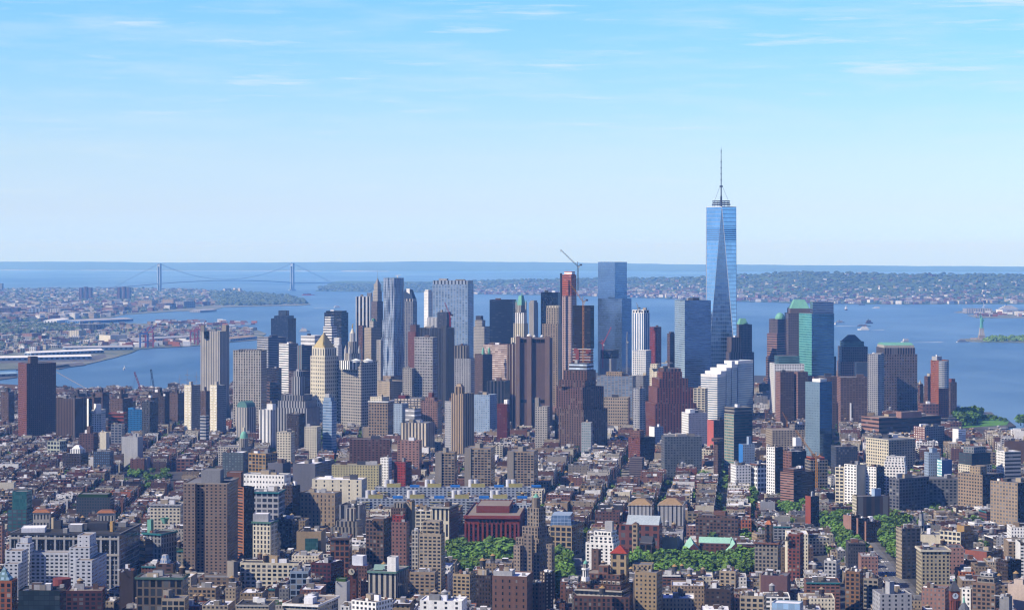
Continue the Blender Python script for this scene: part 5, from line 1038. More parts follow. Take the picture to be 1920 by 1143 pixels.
Q('office_building',OFFB,'the stacked glass offices','dark glass offices stacked on a cream base',2930,1797,1822,1860,872,890,S('cream','q','dgrey'),r=1.3,clutter=0,tiers=[(1798,1822,1857,850,'glass_storey',S('dgrey','q',(.05,.10,.12),.4,bay=4)),(1806,1826,1848,838,'setback',S('grey','q',(.05,.10,.12),.4))])
Q('loft_building',LOFT,'the pale stair tower loft','pale blue grey loft rising to a pointed stair tower',2860,1733,1741,1762,848,888,S('lblue','s','grey'),clutter=0,tiers=[(1742,1748,1757,840,'stair_tower',S('lblue')),(1746,1749,1753,834,'roof',S('grey'),'pyr')])
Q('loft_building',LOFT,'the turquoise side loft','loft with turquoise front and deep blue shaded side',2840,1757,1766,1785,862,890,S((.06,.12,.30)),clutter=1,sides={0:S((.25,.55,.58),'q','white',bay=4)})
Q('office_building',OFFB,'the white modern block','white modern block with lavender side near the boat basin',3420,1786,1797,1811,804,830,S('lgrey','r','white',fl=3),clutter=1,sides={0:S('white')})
Q('loft_building',LOFT,'the red end wharf loft','long pale wharf loft with a red brick end',3480,1713,1734,1771,800,828,S('grey','q','dgrey'),r=1.8,clutter=3,sides={0:S('red','q','stone')})
Q('loft_building',LOFT,'the white shed by the basin','white low block with green windows near the boat basin',2960,1868,1884,1914,846,868,S('lgrey','r','dgrey',fl=5),clutter=2,sides={0:S('white','q','grey')},rt='roofw')
Q('apartment_building',APT,'the cream pier flats','brown flats striped by cream vertical piers above the treetops',2580,1598,1606,1668,930,975,S('dbrown','V','dgrey',bay=9,uf=.6),r=2,clutter=2,sides={0:S('cream','q','dgrey')},tiers=[(1634,1640,1652,916,'stair_tower',S((.42,.52,.66)))])
for x0,xc,x1,y,w in((1581,1596,1612,966,'beside the white shop roof'),(1595,1609,1630,971,'middle of three in a row'),(1610,1624,1652,977,'nearest the park trees')):
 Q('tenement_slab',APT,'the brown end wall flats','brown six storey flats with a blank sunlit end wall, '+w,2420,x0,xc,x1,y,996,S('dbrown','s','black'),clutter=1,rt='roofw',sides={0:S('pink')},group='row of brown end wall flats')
Q('apartment_building',APT,'the brick red corner flats','red brick flats near the pink stepped slab',2560,1510,1520,1536,930,955,S('dbrown','s','black'),clutter=1,sides={0:S((.36,.12,.08))})
Q('church_tower','church','the grey steeple','grey stone church with a slim stepped steeple among low roofs',2380,1723,1732,1745,985,1008,S('grey','V','dgrey',bay=4),clutter=0,par=0,tiers=[(1722,1728,1733,974,'steeple',S('lgrey')),(1723.5,1728,1731.5,962,'steeple',S('grey')),(1725,1728,1730,953,'spire',S('dgrey'),'pyr')],setd=-1)
Q('school_building','school building','the cream school','cream school with a rooftop turret block and long low wing',2280,1762,1801,1825,997,1022,S('brown','g','dgrey'),clutter=1,sides={0:S('cream','g','dgrey',bay=5,fl=5)},tiers=[(1794,1808,1820,985,'penthouse',S('ochre'))])
Q('warehouse_building','warehouse','the long cream shed','long low cream garage wall in front of the grey steeple',2320,1725,1775,1780,1003,1012,S('cream'),clutter=1)
Q('garage_building','garage','the blank red wall garage','low garage with a broad blank salmon brick wall',2150,1809,1850,1880,1034,1048,S('dbrown','s','black'),clutter=1,sides={0:S((.38,.16,.12))})
# ------------------------------------------------------------------ foreground
# big department block with two roof turrets
def department():
 root,poly,z1,o=Q('department_block',OFFB,'the pillared department block','huge pale grey pillared block with deep cornice and roof pavilions',2030,18,224,263,1000,1105,S((.42,.42,.43),'d','dgrey',bay=4.6,fl=4.6,uf=.66,vf=.66),r=.45,clutter=0,cornice='dgrey',rt='roofd',W=70,th=4.5)
 p,q=poly[0],poly[1];L=math.hypot(q[0]-p[0],q[1]-p[1]);ux,uy=(q[0]-p[0])/L,(q[1]-p[1])/L;nx,ny=uy,-ux
 n=12
 def slab(s0,s1,za,zb,dep,st,nm):
  m=MB();m.prism([(p[0]+ux*s0+nx*dep,p[1]+uy*s0+ny*dep),(p[0]+ux*s1+nx*dep,p[1]+uy*s1+ny*dep),(p[0]+ux*s1,p[1]+uy*s1),(p[0]+ux*s0,p[1]+uy*s0)],za,zb,st,st,bottom=True);m.build(nm,o,root)
 for k in range(n+1):
  s0=max(0,min(L-1.8,L*k/n-.9));slab(s0,s0+1.8,3,z1-2.2,.9,S('lgrey'),'pilaster')
 for k in range(n):
  for e in(0.2,.56):slab(L*(k+e)/n,L*(k+e+.24)/n,z1-17,z1-6.5,.25,S('black'),'arched_window')
 slab(0,L,z1-20.5,z1-18.5,1.1,S('stone'),'string_course');slab(0,L,z1-5.6,z1-3.8,1.0,S('stone'),'string_course')
 def pav(x0,x1,y0,y1,dd):
  m=MB();pl=foot(x0,x1-3,x1,dd,1);zt=wz(y0,dd);m.prism(pl,z1-1.5,zt,S('stone','V','dgrey',bay=3.4,uf=.45,fl=9,vf=.6),None);m.taper(inset(pl,1.12),zt,inset(pl,.6),zt+2.2,S((.40,.20,.11)),S('brick'));m.build('roof_pavilion',o,root)
 pav(62,96,960,985,2075);pav(183,217,961,978,2095)
 for x0,x1,y0,c,dd in((40,88,989,'roofw',2045),(100,118,975,'dgrey',2070),(128,158,983,'lgrey',2050),(163,205,980,'dgrey',2060),(206,215,977,'ochre',2050),(118,130,990,'grey',2040),(222,240,978,'grey',2085),(96,104,970,'beige',2072)):
  m=MB();m.prism(foot(x0,x1-4,x1,dd,1),z1-1.2,wz(y0,dd),S(c),ROOFS['roofw' if c!='dgrey' else 'roofd'],.3);m.build('roof_plant',o,root)
department()
Q('copper_cornice_block',LOFT,'the copper roofed round corner block','grey office block with curved corner and green copper roof huts',2120,268,302,331,1000,1052,S('grey','V','dgrey',bay=4.5,uf=.45,vf=.7,fl=5),r=1.2,clutter=1,cornice='teal',rt='roofd',tiers=[(276,283,288,974,'roof_hut',S('copper')),(300,308,318,982,'roof_hut',S('copper'),'hip')],setd=12)
Q('office_building',OFFB,'the narrow banded offices','narrow tan building with dark window bands between the pillared block and copper roofs',2060,261,272,286,1010,1058,S('dgrey','r','black',fl=6),clutter=2,sides={0:S('tan','r','dgrey',fl=6)})
Q('office_building',OFFB,'the green glass step tower','dark green glass office building stepping back at mid height',2420,14,50,63,955,992,S('dgrey','g',(.04,.14,.15),.4,bay=5),clutter=0,tiers=[(23,50,60,921,'setback',S((.06,.16,.17),'c',(.04,.15,.16),.5))])
Q('apartment_building',APT,'the pinkish frame edge flats','pinkish brick flats at the very edge beside green glass',2150,-12,4,9,985,1060,S('pink','p','dgrey'),clutter=1)
Q('office_building',OFFB,'the planted roof offices','dark glass office block with a planted green roof',2560,143,206,215,932,955,S('dgrey','q',(.03,.06,.08),.4,bay=3),r=.6,clutter=0,tiers=[(147,202,210,926,'roof_planting',S((.04,.10,.02)))])
Q('loft_building',LOFT,'the arched white cornice loft','white loft with a row of upper windows and a tan canopy roof',2430,281,338,346,945,968,S('cream','q','dgrey',bay=4.4),r=.8,clutter=4,cornice='lgrey')
# white wings apartment
def white_wings():
 d=1930;st=S((.66,.68,.72),'q','dgrey',bay=4.4,fl=3.2,uf=.5,vf=.45)
 root,poly,z1,o=Q('winged_apartments',APT,'the white winged flats','white painted apartment block with projecting stepped wings and roof towers',d,58,128,135,1035,1100,st,r=.9,clutter=0,W=80,rt='rooft',th=3)
 def wing(x0,xc,x1,y,dd,nm,s=st):
  m=MB();pl=foot(x0,xc,x1,dd,.9,4);m.prism(pl,2.5,wz(y,dd),s,ROOFS['rooft'],.8);m.build(nm,o,root)
 wing(10,41,52,1032,1900,'wing');wing(30,56,64,1019,1925,'wing');wing(38,52,60,1008,1935,'roof_tower',S((.66,.68,.72)))
 wing(130,168,183,1026,1905,'wing');wing(145,168,180,1003,1915,'roof_tower',S((.70,.71,.74),'p','dgrey',bay=6,uf=.25,vf=.3));wing(141,172,200,1050,1890,'wing');wing(8,34,42,1056,1885,'wing')
 LM.append(('the white winged flats',8,200,1003,1105,1885,foot(8,120,200,1885,.3)));CLEAR.append((8,200,1098,1880))
white_wings()
# brown tower with dark recess
def brown_tower():
 d=2130;st=S((.345,.27,.215),'q','dgrey',bay=4.0,fl=3.05,uf=.42,vf=.5)
 root,poly,z1,o=Q('brown_tower',T_APT,'the tall brown slab','tall brown brick apartment slab with a dark recessed strip and rooftop screen',d,346,428,446,905,1080,st,r=.55,clutter=0,W=100,cornice='concrete',tiers=[(377,413,420,881,'roof_screen',S('grey')),(418,432,438,897,'glazed_terrace',S('teal'))],th=3)
 p,q=poly[0],poly[1];L=math.hypot(q[0]-p[0],q[1]-p[1]);ux,uy=(q[0]-p[0])/L,(q[1]-p[1])/L;nx,ny=uy,-ux
 for s0,s1 in((0,.27),(.49,1.0)):
  m=MB();dep=6;m.prism([(p[0]+ux*L*s0+nx*dep,p[1]+uy*L*s0+ny*dep),(p[0]+ux*L*s1+nx*dep,p[1]+uy*L*s1+ny*dep),(p[0]+ux*L*s1,p[1]+uy*L*s1),(p[0]+ux*L*s0,p[1]+uy*L*s0)],2.5,z1-.3,st,S('concrete'));m.build('projecting_bay',o,root)
 Q('balcony_slab',T_APT,'the orange balconied slab','brown slab with sunlit orange balcony edges behind the tall brown slab',2230,444,457,477,913,1050,S('dbrown','s','black',fl=3),clutter=0,sides={0:S((.40,.20,.12),'b','dbrown',bay=14,fl=3,vf=.5)},tiers=[(425,452,457,885,'elevator_house',S('brick'))],setd=8)
brown_tower()
Q('slender_tower',OFFB,'the beige slender tower','slender cream office tower with green cornice and long window columns',2085,474,507,520,978,1048,S('cream','V','dgrey',bay=3.6,uf=.48,fl=4.2,vf=.7),clutter=0,cornice=(.15,.27,.22),tiers=[(474,503,507,963,'penthouse',S('lgrey'))],rt='roofw',setd=6)
Q('loft_building',LOFT,'the orange brown arcade loft','orange brown loft with top arcade and projecting cornice',2050,619,655,660,1008,1066,S((.33,.17,.10),'d','black',bay=5,fl=5.5),r=1.5,clutter=3,cornice='brown',W=50)
Q('loft_building',LOFT,'the red white roofed loft','low red brick loft with a bright white roof and roof garden',1990,584,620,645,1055,1075,S((.15,.05,.05),'q','dgrey'),r=1.6,clutter=3,rt='roofw',sides={1:S('brown','q','dbrown')},W=40)
Q('loft_building',LOFT,'the bluish white gridded loft','bluish white cast iron loft with three big window rows',1900,544,578,583,1070,1101,S('lblue','g','dgrey',bay=4.5,fl=5),r=1.5,clutter=3,W=40)
Q('apartment_building',APT,'the mottled brown flats','mottled brown brick flats with a white side strip, half in deep shade',2080,686,719,735,972,1052,S('brown','q','dgrey',bay=4),clutter=2,W=60,tiers=[(686,697,700,974,'white_bay',S('stone','s','dgrey'))],setd=-4)
Q('apartment_building',APT,'the red topped flats','flats with a red painted top corner and grey brown lower half',2060,734,762,768,978,1045,S((.33,.20,.17),'p','dgrey'),clutter=1,tiers=[(736,756,760,966,'setback',S((.40,.09,.07),'p','dgrey'))])
Q('apartment_building',APT,'the tan tower flats','tan brick tower flats with planted terraces and a blocky penthouse',1960,786,827,834,1001,1075,S('beige','q','dgrey',bay=4.2,fl=3.1,uf=.55,vf=.45),r=.8,clutter=0,W=90,tiers=[(792,824,831,977,'penthouse',S('beige','p','dgrey',bay=6))])
Q('apartment_building',APT,'the lower tan wing flats','lower tan brick wing in front of the tan tower flats',1890,768,815,822,1072,1120,S('tan','q','dgrey',bay=4.2,fl=3.1,uf=.55,vf=.45),r=.8,clutter=1,W=60)
Q('loft_building',LOFT,'the pale slot loft','narrow pale loft with tall windows tucked beside the tan tower flats',2010,772,784,787,994,1060,S('stone','d','dgrey'),clutter=1)
Q('office_building',OFFB,'the white boxed rooftop','brown brick building carrying a plain white rooftop box',1960,657,688,697,1060,1080,S('rbrown','s','dbrown'),clutter=0,tiers=[(660,680,688,1042,'penthouse',S((.66,.68,.74)))],rt='roofw')
Q('bank_building',OFFB,'the pedimented stone bank','pale stone building with green edged pediment and a cream roof box',1885,691,742,765,1071,1092,S('stone','V','dgrey',bay=5),r=1.4,clutter=2,cornice=(.2,.32,.28),tiers=[(726,742,748,1044,'penthouse',S('white')),(700,730,734,1060,'pediment',S((.30,.42,.38)),'gable')])
Q('clock_tower','clock tower','the brown square clock tower','dark red brick square tower with a round clock face above a brick block',1830,650,668,672,1064,1100,S((.17,.075,.06),'s','black',bay=5,vf=.3),clutter=0)
t_=[q for q in C.objects if q.name.startswith('clock_tower')][0]
m=MB();cx_,cz_=wx(659,1829),wz(1071,1829);P_=[(cx_+2.6*math.cos(k*math.pi/8),1828.4,cz_+2.6*math.sin(k*math.pi/8))for k in range(16)];m.face(P_,S('cream'));Q_=[(x,1829.4,z)for x,_,z in P_]
for k in range(16):m.face([P_[(k+1)%16],P_[k],Q_[k],Q_[(k+1)%16]],S('cream'))
cf=m.build('clock_face',tuple(t_.location),t_)
m=MB();m.bar((cx_,1828.1,cz_),(cx_,1828.1,cz_+1.9),.35,S('black'));m.bar((cx_,1828.1,cz_),(cx_+1.3,1828.1,cz_-.2),.35,S('black'));m.build('clock_hand',tuple(t_.location),cf)
Q('loft_building',LOFT,'the red brick long block','long dark red brick block behind the square clock tower',1845,672,676,690,1088,1130,S('rbrown','s','dbrown'),r=2.4,clutter=2)
Q('loft_building',LOFT,'the planted white wall loft','loft with a blank pale grey wall and plants along its roof edge',1800,629,650,656,1090,1130,S('lgrey'),clutter=1,tiers=[(630,648,652,1084,'roof_planting',S((.08,.16,.03)))])
Q('loft_building',LOFT,'the white corniced corner loft','wide loft with white cornice and cluttered flat roof at the bottom edge',1690,532,596,634,1133,1160,S('stone','g','dgrey',bay=5),r=1.6,clutter=5,cornice='white',rt='rooft')
Q('loft_building',LOFT,'the white arched parapet loft','white loft with arched parapet corner and a row of dark windows at the bottom edge',1680,659,705,736,1128,1160,S('white','q','dgrey',bay=4),clutter=3,rt='rooft')
Q('loft_building',LOFT,'the white plain two window block','plain white block with pairs of windows and roof tanks at the bottom edge',1690,787,866,876,1126,1160,S('white','q','dgrey',bay=9,uf=.25),r=.7,clutter=4,rt='roofw')
Q('apartment_building',APT,'the yellowish corner flats','yellowish brick flats with bay windows beside a dark window ladder',1850,849,881,894,1076,1130,S('sand','q','dgrey',bay=3.6,fl=3.2),clutter=1,W=60,sides={1:S('navy','r','grey',fl=3)})
Q('apartment_building',APT,'the dark slit flats','dark brown flats with slit windows and a big roof tank rack',1790,893,920,926,1078,1140,S('dbrown','s','black'),clutter=1,tiers=[(896,912,918,1067,'penthouse',S('beige'))])
Q('apartment_building',APT,'the plain brown wall flats','large plain brown brick block with few windows and white roof',1730,923,988,999,1080,1160,S((.25,.155,.125),'s','dgrey',bay=6,fl=5,uf=.2,vf=.4),r=1.0,clutter=2,W=60,rt='roofw',tiers=[(925,960,966,1070,'roof_plant',S('lgrey'))])
# art deco tower with turret
def deco_spire():
 d=2010;st=S((.36,.30,.25),'s','dgrey',bay=3.4,fl=3.3,uf=.45)
 root,poly,z1,o=Q('deco_apartments',T_APT,'the stepped turret tower','sand brown art deco apartment tower stepping up to a turret with green cap',d,963,1012,1040,1036,1130,st,r=.9,clutter=0,setd=3,rt='rooft',tiers=[(967,1010,1037,1010,'setback',st),(979,1008,1028,988,'setback',st),(989,1010,1023,952,'setback',S((.40,.34,.28),'V','dgrey',bay=3.2,fl=3.3,vf=.6)),(997,1005,1013,933,'turret',S((.42,.36,.30),'V','dgrey',bay=2.6,uf=.3),'cyl'),(999,1005,1011.5,924,'cap',S('copper'),'cone')],W=80)
 for x0,xc,x1,y,dd in((981,997,1001,1003,2000),(963,975,985,1022,1998),(1024,1034,1040,1020,2004)):
  m=MB();m.prism(foot(x0,xc,x1,dd,1),2.5,wz(y,dd),st,ROOFS['rooft'],.8);m.build('projecting_bay',o,root)
deco_spire()
Q('apartment_building',APT,'the tall dim strip flats','dim brown flats with a pale window strip below the stepped turret tower',1830,1012,1022,1038,1072,1140,S('dbrown','q','beige',fl=3,uf=.3),clutter=1)
Q('apartment_building',APT,'the crimson low roof flats','dark red brick flats with an awning roof below the stepped turret tower',1760,996,1010,1022,1092,1150,S('rbrown','p','dbrown'),clutter=3)
def arch():
 d=2230;st=S((.46,.46,.47));zt=wz(1055,d);X0,X1=wx(1057,d),wx(1092,d);o=((X0+X1)/2,d,2.5);w=X1-X0;m=MB()
 for a,b in((0,.28),(.72,1)):m.prism([(X0+w*a,d),(X0+w*b,d),(X0+w*b,d+7),(X0+w*a,d+7)],2.5,zt,st,st)
 root=m.build('memorial_arch',o);tag(root,'grey marble memorial arch at the end of the tree lined avenue','arch')
 m=MB();n=10;xa,xb=X0+w*.28,X0+w*.72;zc=zt-10;pr=None
 for k in range(n+1):
  an=math.pi*k/n;x=(xa+xb)/2-(xb-xa)/2*math.cos(an);z=zc-5+(xb-xa)/2*math.sin(an)
  if pr:
   m.face([(pr[0],d,pr[1]),(x,d,z),(x,d,zt),(pr[0],d,zt)],st);m.face([(x,d+7,z),(pr[0],d+7,pr[1]),(pr[0],d+7,zt),(x,d+7,zt)],st);m.face([(pr[0],d,pr[1]),(pr[0],d+7,pr[1]),(x,d+7,z),(x,d,z)],st)
  pr=(x,z)
 m.build('arch_vault',o,root);m=MB();m.prism([(X0-.8,d-.9),(X1+.8,d-.9),(X1+.8,d+7.9),(X0-.8,d+7.9)],zt-3,zt-2,S('stone'),S('stone'),bottom=True);m.prism([(X0+.5,d+.4),(X1-.5,d+.4),(X1-.5,d+6.6),(X0+.5,d+6.6)],zt,zt+4,S('lgrey'),ROOFS['lgrey']);m.build('attic',o,root)
 CLEAR.append((1057,1092,1078,d));LM.append(('the marble arch',1057,1092,1050,1080,d,[(X0,d),(X1,d),(X1,d+7),(X0,d+7)]))
arch()
Q('apartment_building',APT,'the white stepped flats','white terraced apartment block rising to a plain grey shaft',2110,1098,1150,1162,1018,1058,S('white','q','dgrey',bay=5,fl=3.2,uf=.35),r=.8,clutter=0,W=40,setd=3,tiers=[(1106,1148,1160,1006,'setback',S('white','q','dgrey',bay=5)),(1114,1146,1157,996,'setback',S('white','p','dgrey')),(1134,1148,1151,977,'shaft',S('lgrey'))])
Q('apartment_building',APT,'the small brick chimney flats','narrow red brown tower flats with a single window in front of the white stepped flats',1990,1109,1122,1127,1030,1060,S('brown','p','dgrey',bay=8,uf=.2),clutter=0)
def lantern_block():
 d=1790;st=S((.20,.115,.09),'d','dgrey',bay=3.8,fl=3.3,uf=.45)
 root,poly,z1,o=Q('terraced_brick_apartments',APT,'the lantern topped brick flats','brown brick apartment block with striped terraces, white lantern and red hipped tower',d,1076,1180,1186,1118,1160,st,r=.7,clutter=0,W=80,setd=4,rt='rooft',tiers=[(1078,1166,1182,1107,'setback',S('stone','r','dgrey',fl=3.4,vf=.5)),(1082,1164,1182,1098,'setback',st),(1088,1163,1180,1088,'setback',S('brown','d','stone',bay=4)),(1092,1162,1180,1077,'setback',st)])
 def part(nm,x0,xc,x1,y0,y1,dd,s,top=None,ty=None):
  m=MB();pl=foot(x0,xc,x1,dd,1);m.prism(pl,wz(y1,dd),wz(y0,dd),s,ROOFS['rooft']);m.build(nm,o,root)
  if top:m=MB();m.taper(inset(pl,1.15),wz(y0,dd),inset(pl,.06),wz(ty,dd),top);m.build('hipped_roof',o,root)
 part('roof_tower',1145,1174,1179,1037,1092,1815,S((.50,.40,.26),'g','dgrey',bay=7,fl=6,uf=.5),S((.42,.09,.06)),1023)
 part('roof_house',1122,1140,1144,1060,1090,1812,S('brick','g','dbrown',bay=5,fl=7))
 m=MB();X,Y=wx(1098,1806),1806
 m.ngon(X,Y,3.4,wz(1088,Y),wz(1080,Y),S('white'),8);m.ngon(X,Y,2.6,wz(1080,Y),wz(1067,Y),S('white','V','dgrey',bay=2.1,uf=.5),8);m.ngon(X,Y,3.3,wz(1067,Y),wz(1064,Y),S('white'),8);m.build('lantern',o,root)
 m=MB();m.ngon(X,Y,2.0,wz(1064,Y),wz(1056,Y),S('stone','V','dgrey',bay=1.5),8);m.lathe(X,Y,[(1.9,wz(1056,Y)),(1.6,wz(1053,Y)),(.5,wz(1050,Y)),(0,wz(1046,Y))],S('copper'),10);m.build('cupola',o,root)
lantern_block()
Q('apartment_building',APT,'the tall sand blank flats','tall sand brick flats crossed by a long diagonal shadow',1800,1190,1231,1242,1073,1150,S((.43,.34,.22),'s','dgrey',bay=3.6,fl=3.4,uf=.35,vf=.4),r=1.0,clutter=1,W=90,tiers=[(1186,1222,1226,1058,'penthouse',S('sand','p','dgrey'))],setd=12)
Q('apartment_building',APT,'the beige park tower','narrow beige flats with a white roof deck at the park edge',2010,1349,1379,1385,1070,1105,S('beige','s','dgrey',bay=5),clutter=2,rt='roofw',W=40)
Q('apartment_building',APT,'the arched dark brick flats','dark brown brick flats with white arched window heads',1840,1322,1370,1376,1104,1140,S('dbrown','q','stone',bay=4,uf=.4,vf=.4),r=.9,clutter=3,W=50)
Q('apartment_building',APT,'the sandy front flats','sandy brick flats with dark fire stairs at the bottom edge',1800,1387,1432,1437,1117,1150,S('beige','q','dgrey',bay=4.5,fl=4),r=.8,clutter=3,W=40)
Q('apartment_building',APT,'the terracotta trimmed flats','brown grey flats with orange cornice line beside the square park',2150,1415,1458,1464,1017,1078,S('concrete','s','dgrey',bay=3.8,fl=3.6),r=.9,clutter=2,W=80,cornice='brick',tiers=[(1434,1446,1450,984,'roof_tower',S('brown','V','black',bay=5,fl=9,uf=.4)),(1433,1446,1451,976,'roof',S((.50,.22,.12)),'hip')])
Q('apartment_building',APT,'the red brick end flats','red brown brick flats with deep shaded flank',2080,1478,1500,1507,1001,1062,S((.27,.11,.085),'s','dbrown',bay=3.6),r=1.0,clutter=2,W=60,tiers=[(1461,1478,1484,1013,'wing',S('sand','s','dgrey'))],setd=-2)
Q('apartment_building',APT,'the plum blank wall house','low building with a wide blank plum coloured wall',1930,1426,1476,1482,1079,1108,S((.24,.15,.15)),clutter=3)
Q('glass_pavilion',OFFB,'the pale blue glass box','pale blue glass box at the bottom edge',1690,1447,1500,1506,1131,1160,S('lblue','c',(.30,.46,.66),.3,bay=4,fl=5),r=.7,clutter=0,rt='roofw')
Q('apartment_building',APT,'the grey square window flats','grey flats with square windows and a roof tank',2010,1545,1568,1575,1051,1088,S('lgrey','q','dgrey',bay=4.5),clutter=2,W=40)
Q('apartment_building',APT,'the chestnut bay flats','chestnut brick flats with projecting bays and dark window columns',1930,1585,1612,1619,1071,1108,S((.30,.19,.11),'q','dgrey',bay=4,uf=.5),clutter=2,W=40)
Q('hospital_wing',OFFB,'the grey brown offices','grey brown offices with big windows and white roof ducts by the avenue',1950,1618,1646,1655,1084,1112,S('concrete','q','dgrey',bay=5),clutter=4,W=40)
Q('office_building',OFFB,'the plain concrete slab block','pale concrete block with a blank end wall and raised roof box at bottom edge',1730,1636,1650,1710,1113,1160,S('lgrey','s','dgrey',bay=5,uf=.3),r=1,clutter=2,tiers=[(1660,1668,1677,1090,'penthouse',S('lgrey'))])
Q('apartment_building',APT,'the dark wedge flats','tall wedge shaped flats with a narrow sunlit beige edge and dark long side',2150,1680,1691,1726,990,1068,S('dgrey','q','black',bay=4.6,fl=3.6),r=1.0,clutter=3,sides={0:S('beige','q','dgrey',bay=4)})  # long side painted dark grey for shade, sunlit edge painted beige
Q('apartment_building',APT,'the tall cream hotel flats','tall cream brick flats with many small windows and iron fire stairs',1960,1718,1728,1781,1030,1115,S((.52,.46,.33),'q','dgrey',bay=3.8,fl=3.3,uf=.42),r=1.0,clutter=2,W=100,sides={0:S('cream','p','dgrey')},cornice='cream')
Q('apartment_building',APT,'the pinkish low corner block','low pinkish block with a grey blank wall below the tall cream flats',1850,1728,1772,1780,1103,1125,S('pink','p','grey'),clutter=2)
def market_tower():
 d=1700;X=wx(1789.5,d);o=(X,d,2.5);st=S((.28,.10,.07),'V','dbrown',bay=4,uf=.3);r_=3.6;m=MB()
 m.ngon(X,d,r_*1.15,2.5,wz(1124,d),st,12);root=m.build('market_clock_tower',o);tag(root,'slender red brick clock tower with grey pointed roof and green finial','clock tower')
 m=MB();m.box(X,d,wz(1124,d),r_*2.0,r_*2.0,wz(1106,d)-wz(1124,d),S((.30,.12,.09)));m.build('clock_stage',o,root)
 m=MB();m.taper([(X-r_*1.15,d-r_*1.15),(X+r_*1.15,d-r_*1.15),(X+r_*1.15,d+r_*1.15),(X-r_*1.15,d+r_*1.15)],wz(1106,d),[(X-.5,d-.5),(X+.5,d-.5),(X+.5,d+.5),(X-.5,d+.5)],wz(1087,d),S((.13,.13,.15)));m.build('spire',o,root)
 m=MB();m.ngon(X,d,.8,wz(1088,d),wz(1083,d),S('copper'),8,.1);m.build('finial',o,root)
 m=MB();z=wz(1115,d);m.face([(X+2.3*math.cos(k*math.pi/8),d-r_-.25,z+2.3*math.sin(k*math.pi/8))for k in range(16)],S((.66,.72,.80)));cf=m.build('clock_face',o,root)
 m=MB();m.bar((X,d-r_-.4,z),(X,d-r_-.4,z+1.7),.3,S('black'));m.bar((X,d-r_-.4,z),(X-1.2,d-r_-.4,z+.2),.3,S('black'));m.build('clock_hand',o,cf)
 LM.append(('the brick market tower',1780,1799,1083,1143,d,[(X-5,d-5),(X+5,d-5),(X+5,d+5),(X-5,d+5)]));CLEAR.append((1779,1800,1140,d))
 d=1690;X=wx(1807.5,d);o=(X,d,2.5);m=MB();m.ngon(X,d,4.2,2.5,wz(1140,d),S('grey'),8);root=m.build('spired_turret',o);tag(root,'grey turret roof tipped with a thin green copper spire at the bottom edge','spire')
 m=MB();m.ngon(X,d,4.4,wz(1141,d),wz(1128,d),S((.20,.21,.24)),8,1.0);m.build('conical_roof',o,root);m=MB();m.ngon(X,d,1.1,wz(1128.5,d),wz(1115,d),S('copper'),8,.1);m.build('copper_tip',o,root)
 CLEAR.append((1800,1815,1140,d));LM.append(('the copper tipped turret',1802,1812,1115,1143,d,[(X-5,d-5),(X+5,d-5),(X+5,d+5),(X-5,d+5)]))
market_tower()
Q('apartment_building',APT,'the big tan brick flats','big tan brown brick flats with stepped roofline and many windows',1770,1823,1866,1877,1093,1150,S((.30,.22,.17),'q','dgrey',bay=3.8,fl=3.3),r=.9,clutter=1,W=80,tiers=[(1832,1864,1874,1083,'setback',S('concrete','q','dgrey')),(1838,1862,1870,1074,'setback',S('lgrey','p','dgrey'))])
Q('apartment_building',APT,'the ivory edge flats','ivory flats with small windows squeezed between spire and tan brick flats',1790,1803,1820,1824,1103,1135,S('white','p','dgrey'),clutter=1)
Q('loft_building',LOFT,'the pink white blank loft','blank pinkish white loft with rounded roof huts near the frame edge',1800,1890,1930,1940,1096,1120,S((.64,.54,.48)),clutter=2,tiers=[(1901,1918,1924,1086,'penthouse',S((.66,.56,.5)))])
Q('loft_building',LOFT,'the grey chimney block','blank grey brick block close to the bottom corner',1690,1874,1892,1898,1118,1160,S('grey'),clutter=1)
Q('apartment_building',APT,'the dark brown rear flats','dark brown flats in shadow behind the big tan brick flats',1950,1868,1890,1915,1050,1090,S('dbrown','s','black'),clutter=2)
# bottom left corner
Q('corner_tower',OFFB,'the orange glass pyramid tower','orange brick tower under a glass pyramid roof at the corner of the frame',1710,-12,22,33,1088,1160,S((.40,.17,.09),'g','navy',bay=5,fl=4,uf=.5),clutter=0,W=40,tiers=[(-10,18,26,1063,'glass_pyramid',S((.20,.30,.32),'q',(.35,.5,.52),.4,bay=4),'pyr')])
Q('office_building',OFFB,'the black glass block','black glass block with open rooftop frames at the bottom edge',1700,34,112,124,1106,1160,S((.02,.025,.028),'c',(.03,.045,.05),.4,bay=4),r=.7,clutter=4,rt='roofd')
Q('apartment_building',APT,'the maroon brick flats','maroon brick flats with bluish windows and one big roof tank at the bottom edge',1750,124,192,198,1106,1160,S((.17,.075,.07),'q',(.14,.2,.26),.3,bay=4.5,fl=3.6),r=.8,clutter=2,W=60,rt='rooft')
m=MB();m.ngon(wx(116,1790),1790,7.4,wz(1104,1790),wz(1083,1790),S((.28,.10,.09)),14);t_=[q for q in C.objects if q.get('label','').startswith('maroon brick flats')][0];m.build('round_bulkhead',tuple(t_.location),t_)
Q('apartment_building',APT,'the dark plain block','dark brown plain block with a white roof rim beside the pillared department block',1850,224,250,257,1069,1135,S('dbrown'),clutter=2,rt='roofw')
Q('loft_building',LOFT,'the green corniced loft','brown stone loft with green cornices, tall arcade and rooftop tanks',1750,256,342,353,1082,1160,S((.23,.19,.15),'V','dgrey',bay=5,fl=7,vf=.75,uf=.6),r=.6,clutter=2,W=50,cornice=(.13,.22,.19))
Q('loft_building',LOFT,'the brown rooftop house loft','brown brick rooftop house block with a glass lantern on top',1830,292,324,331,1056,1080,S('brown','s','dbrown',bay=6),clutter=0,tiers=[(299,313,320,1040,'glass_lantern',S('lgrey','q','glassb',.3,bay=2),'mans')])
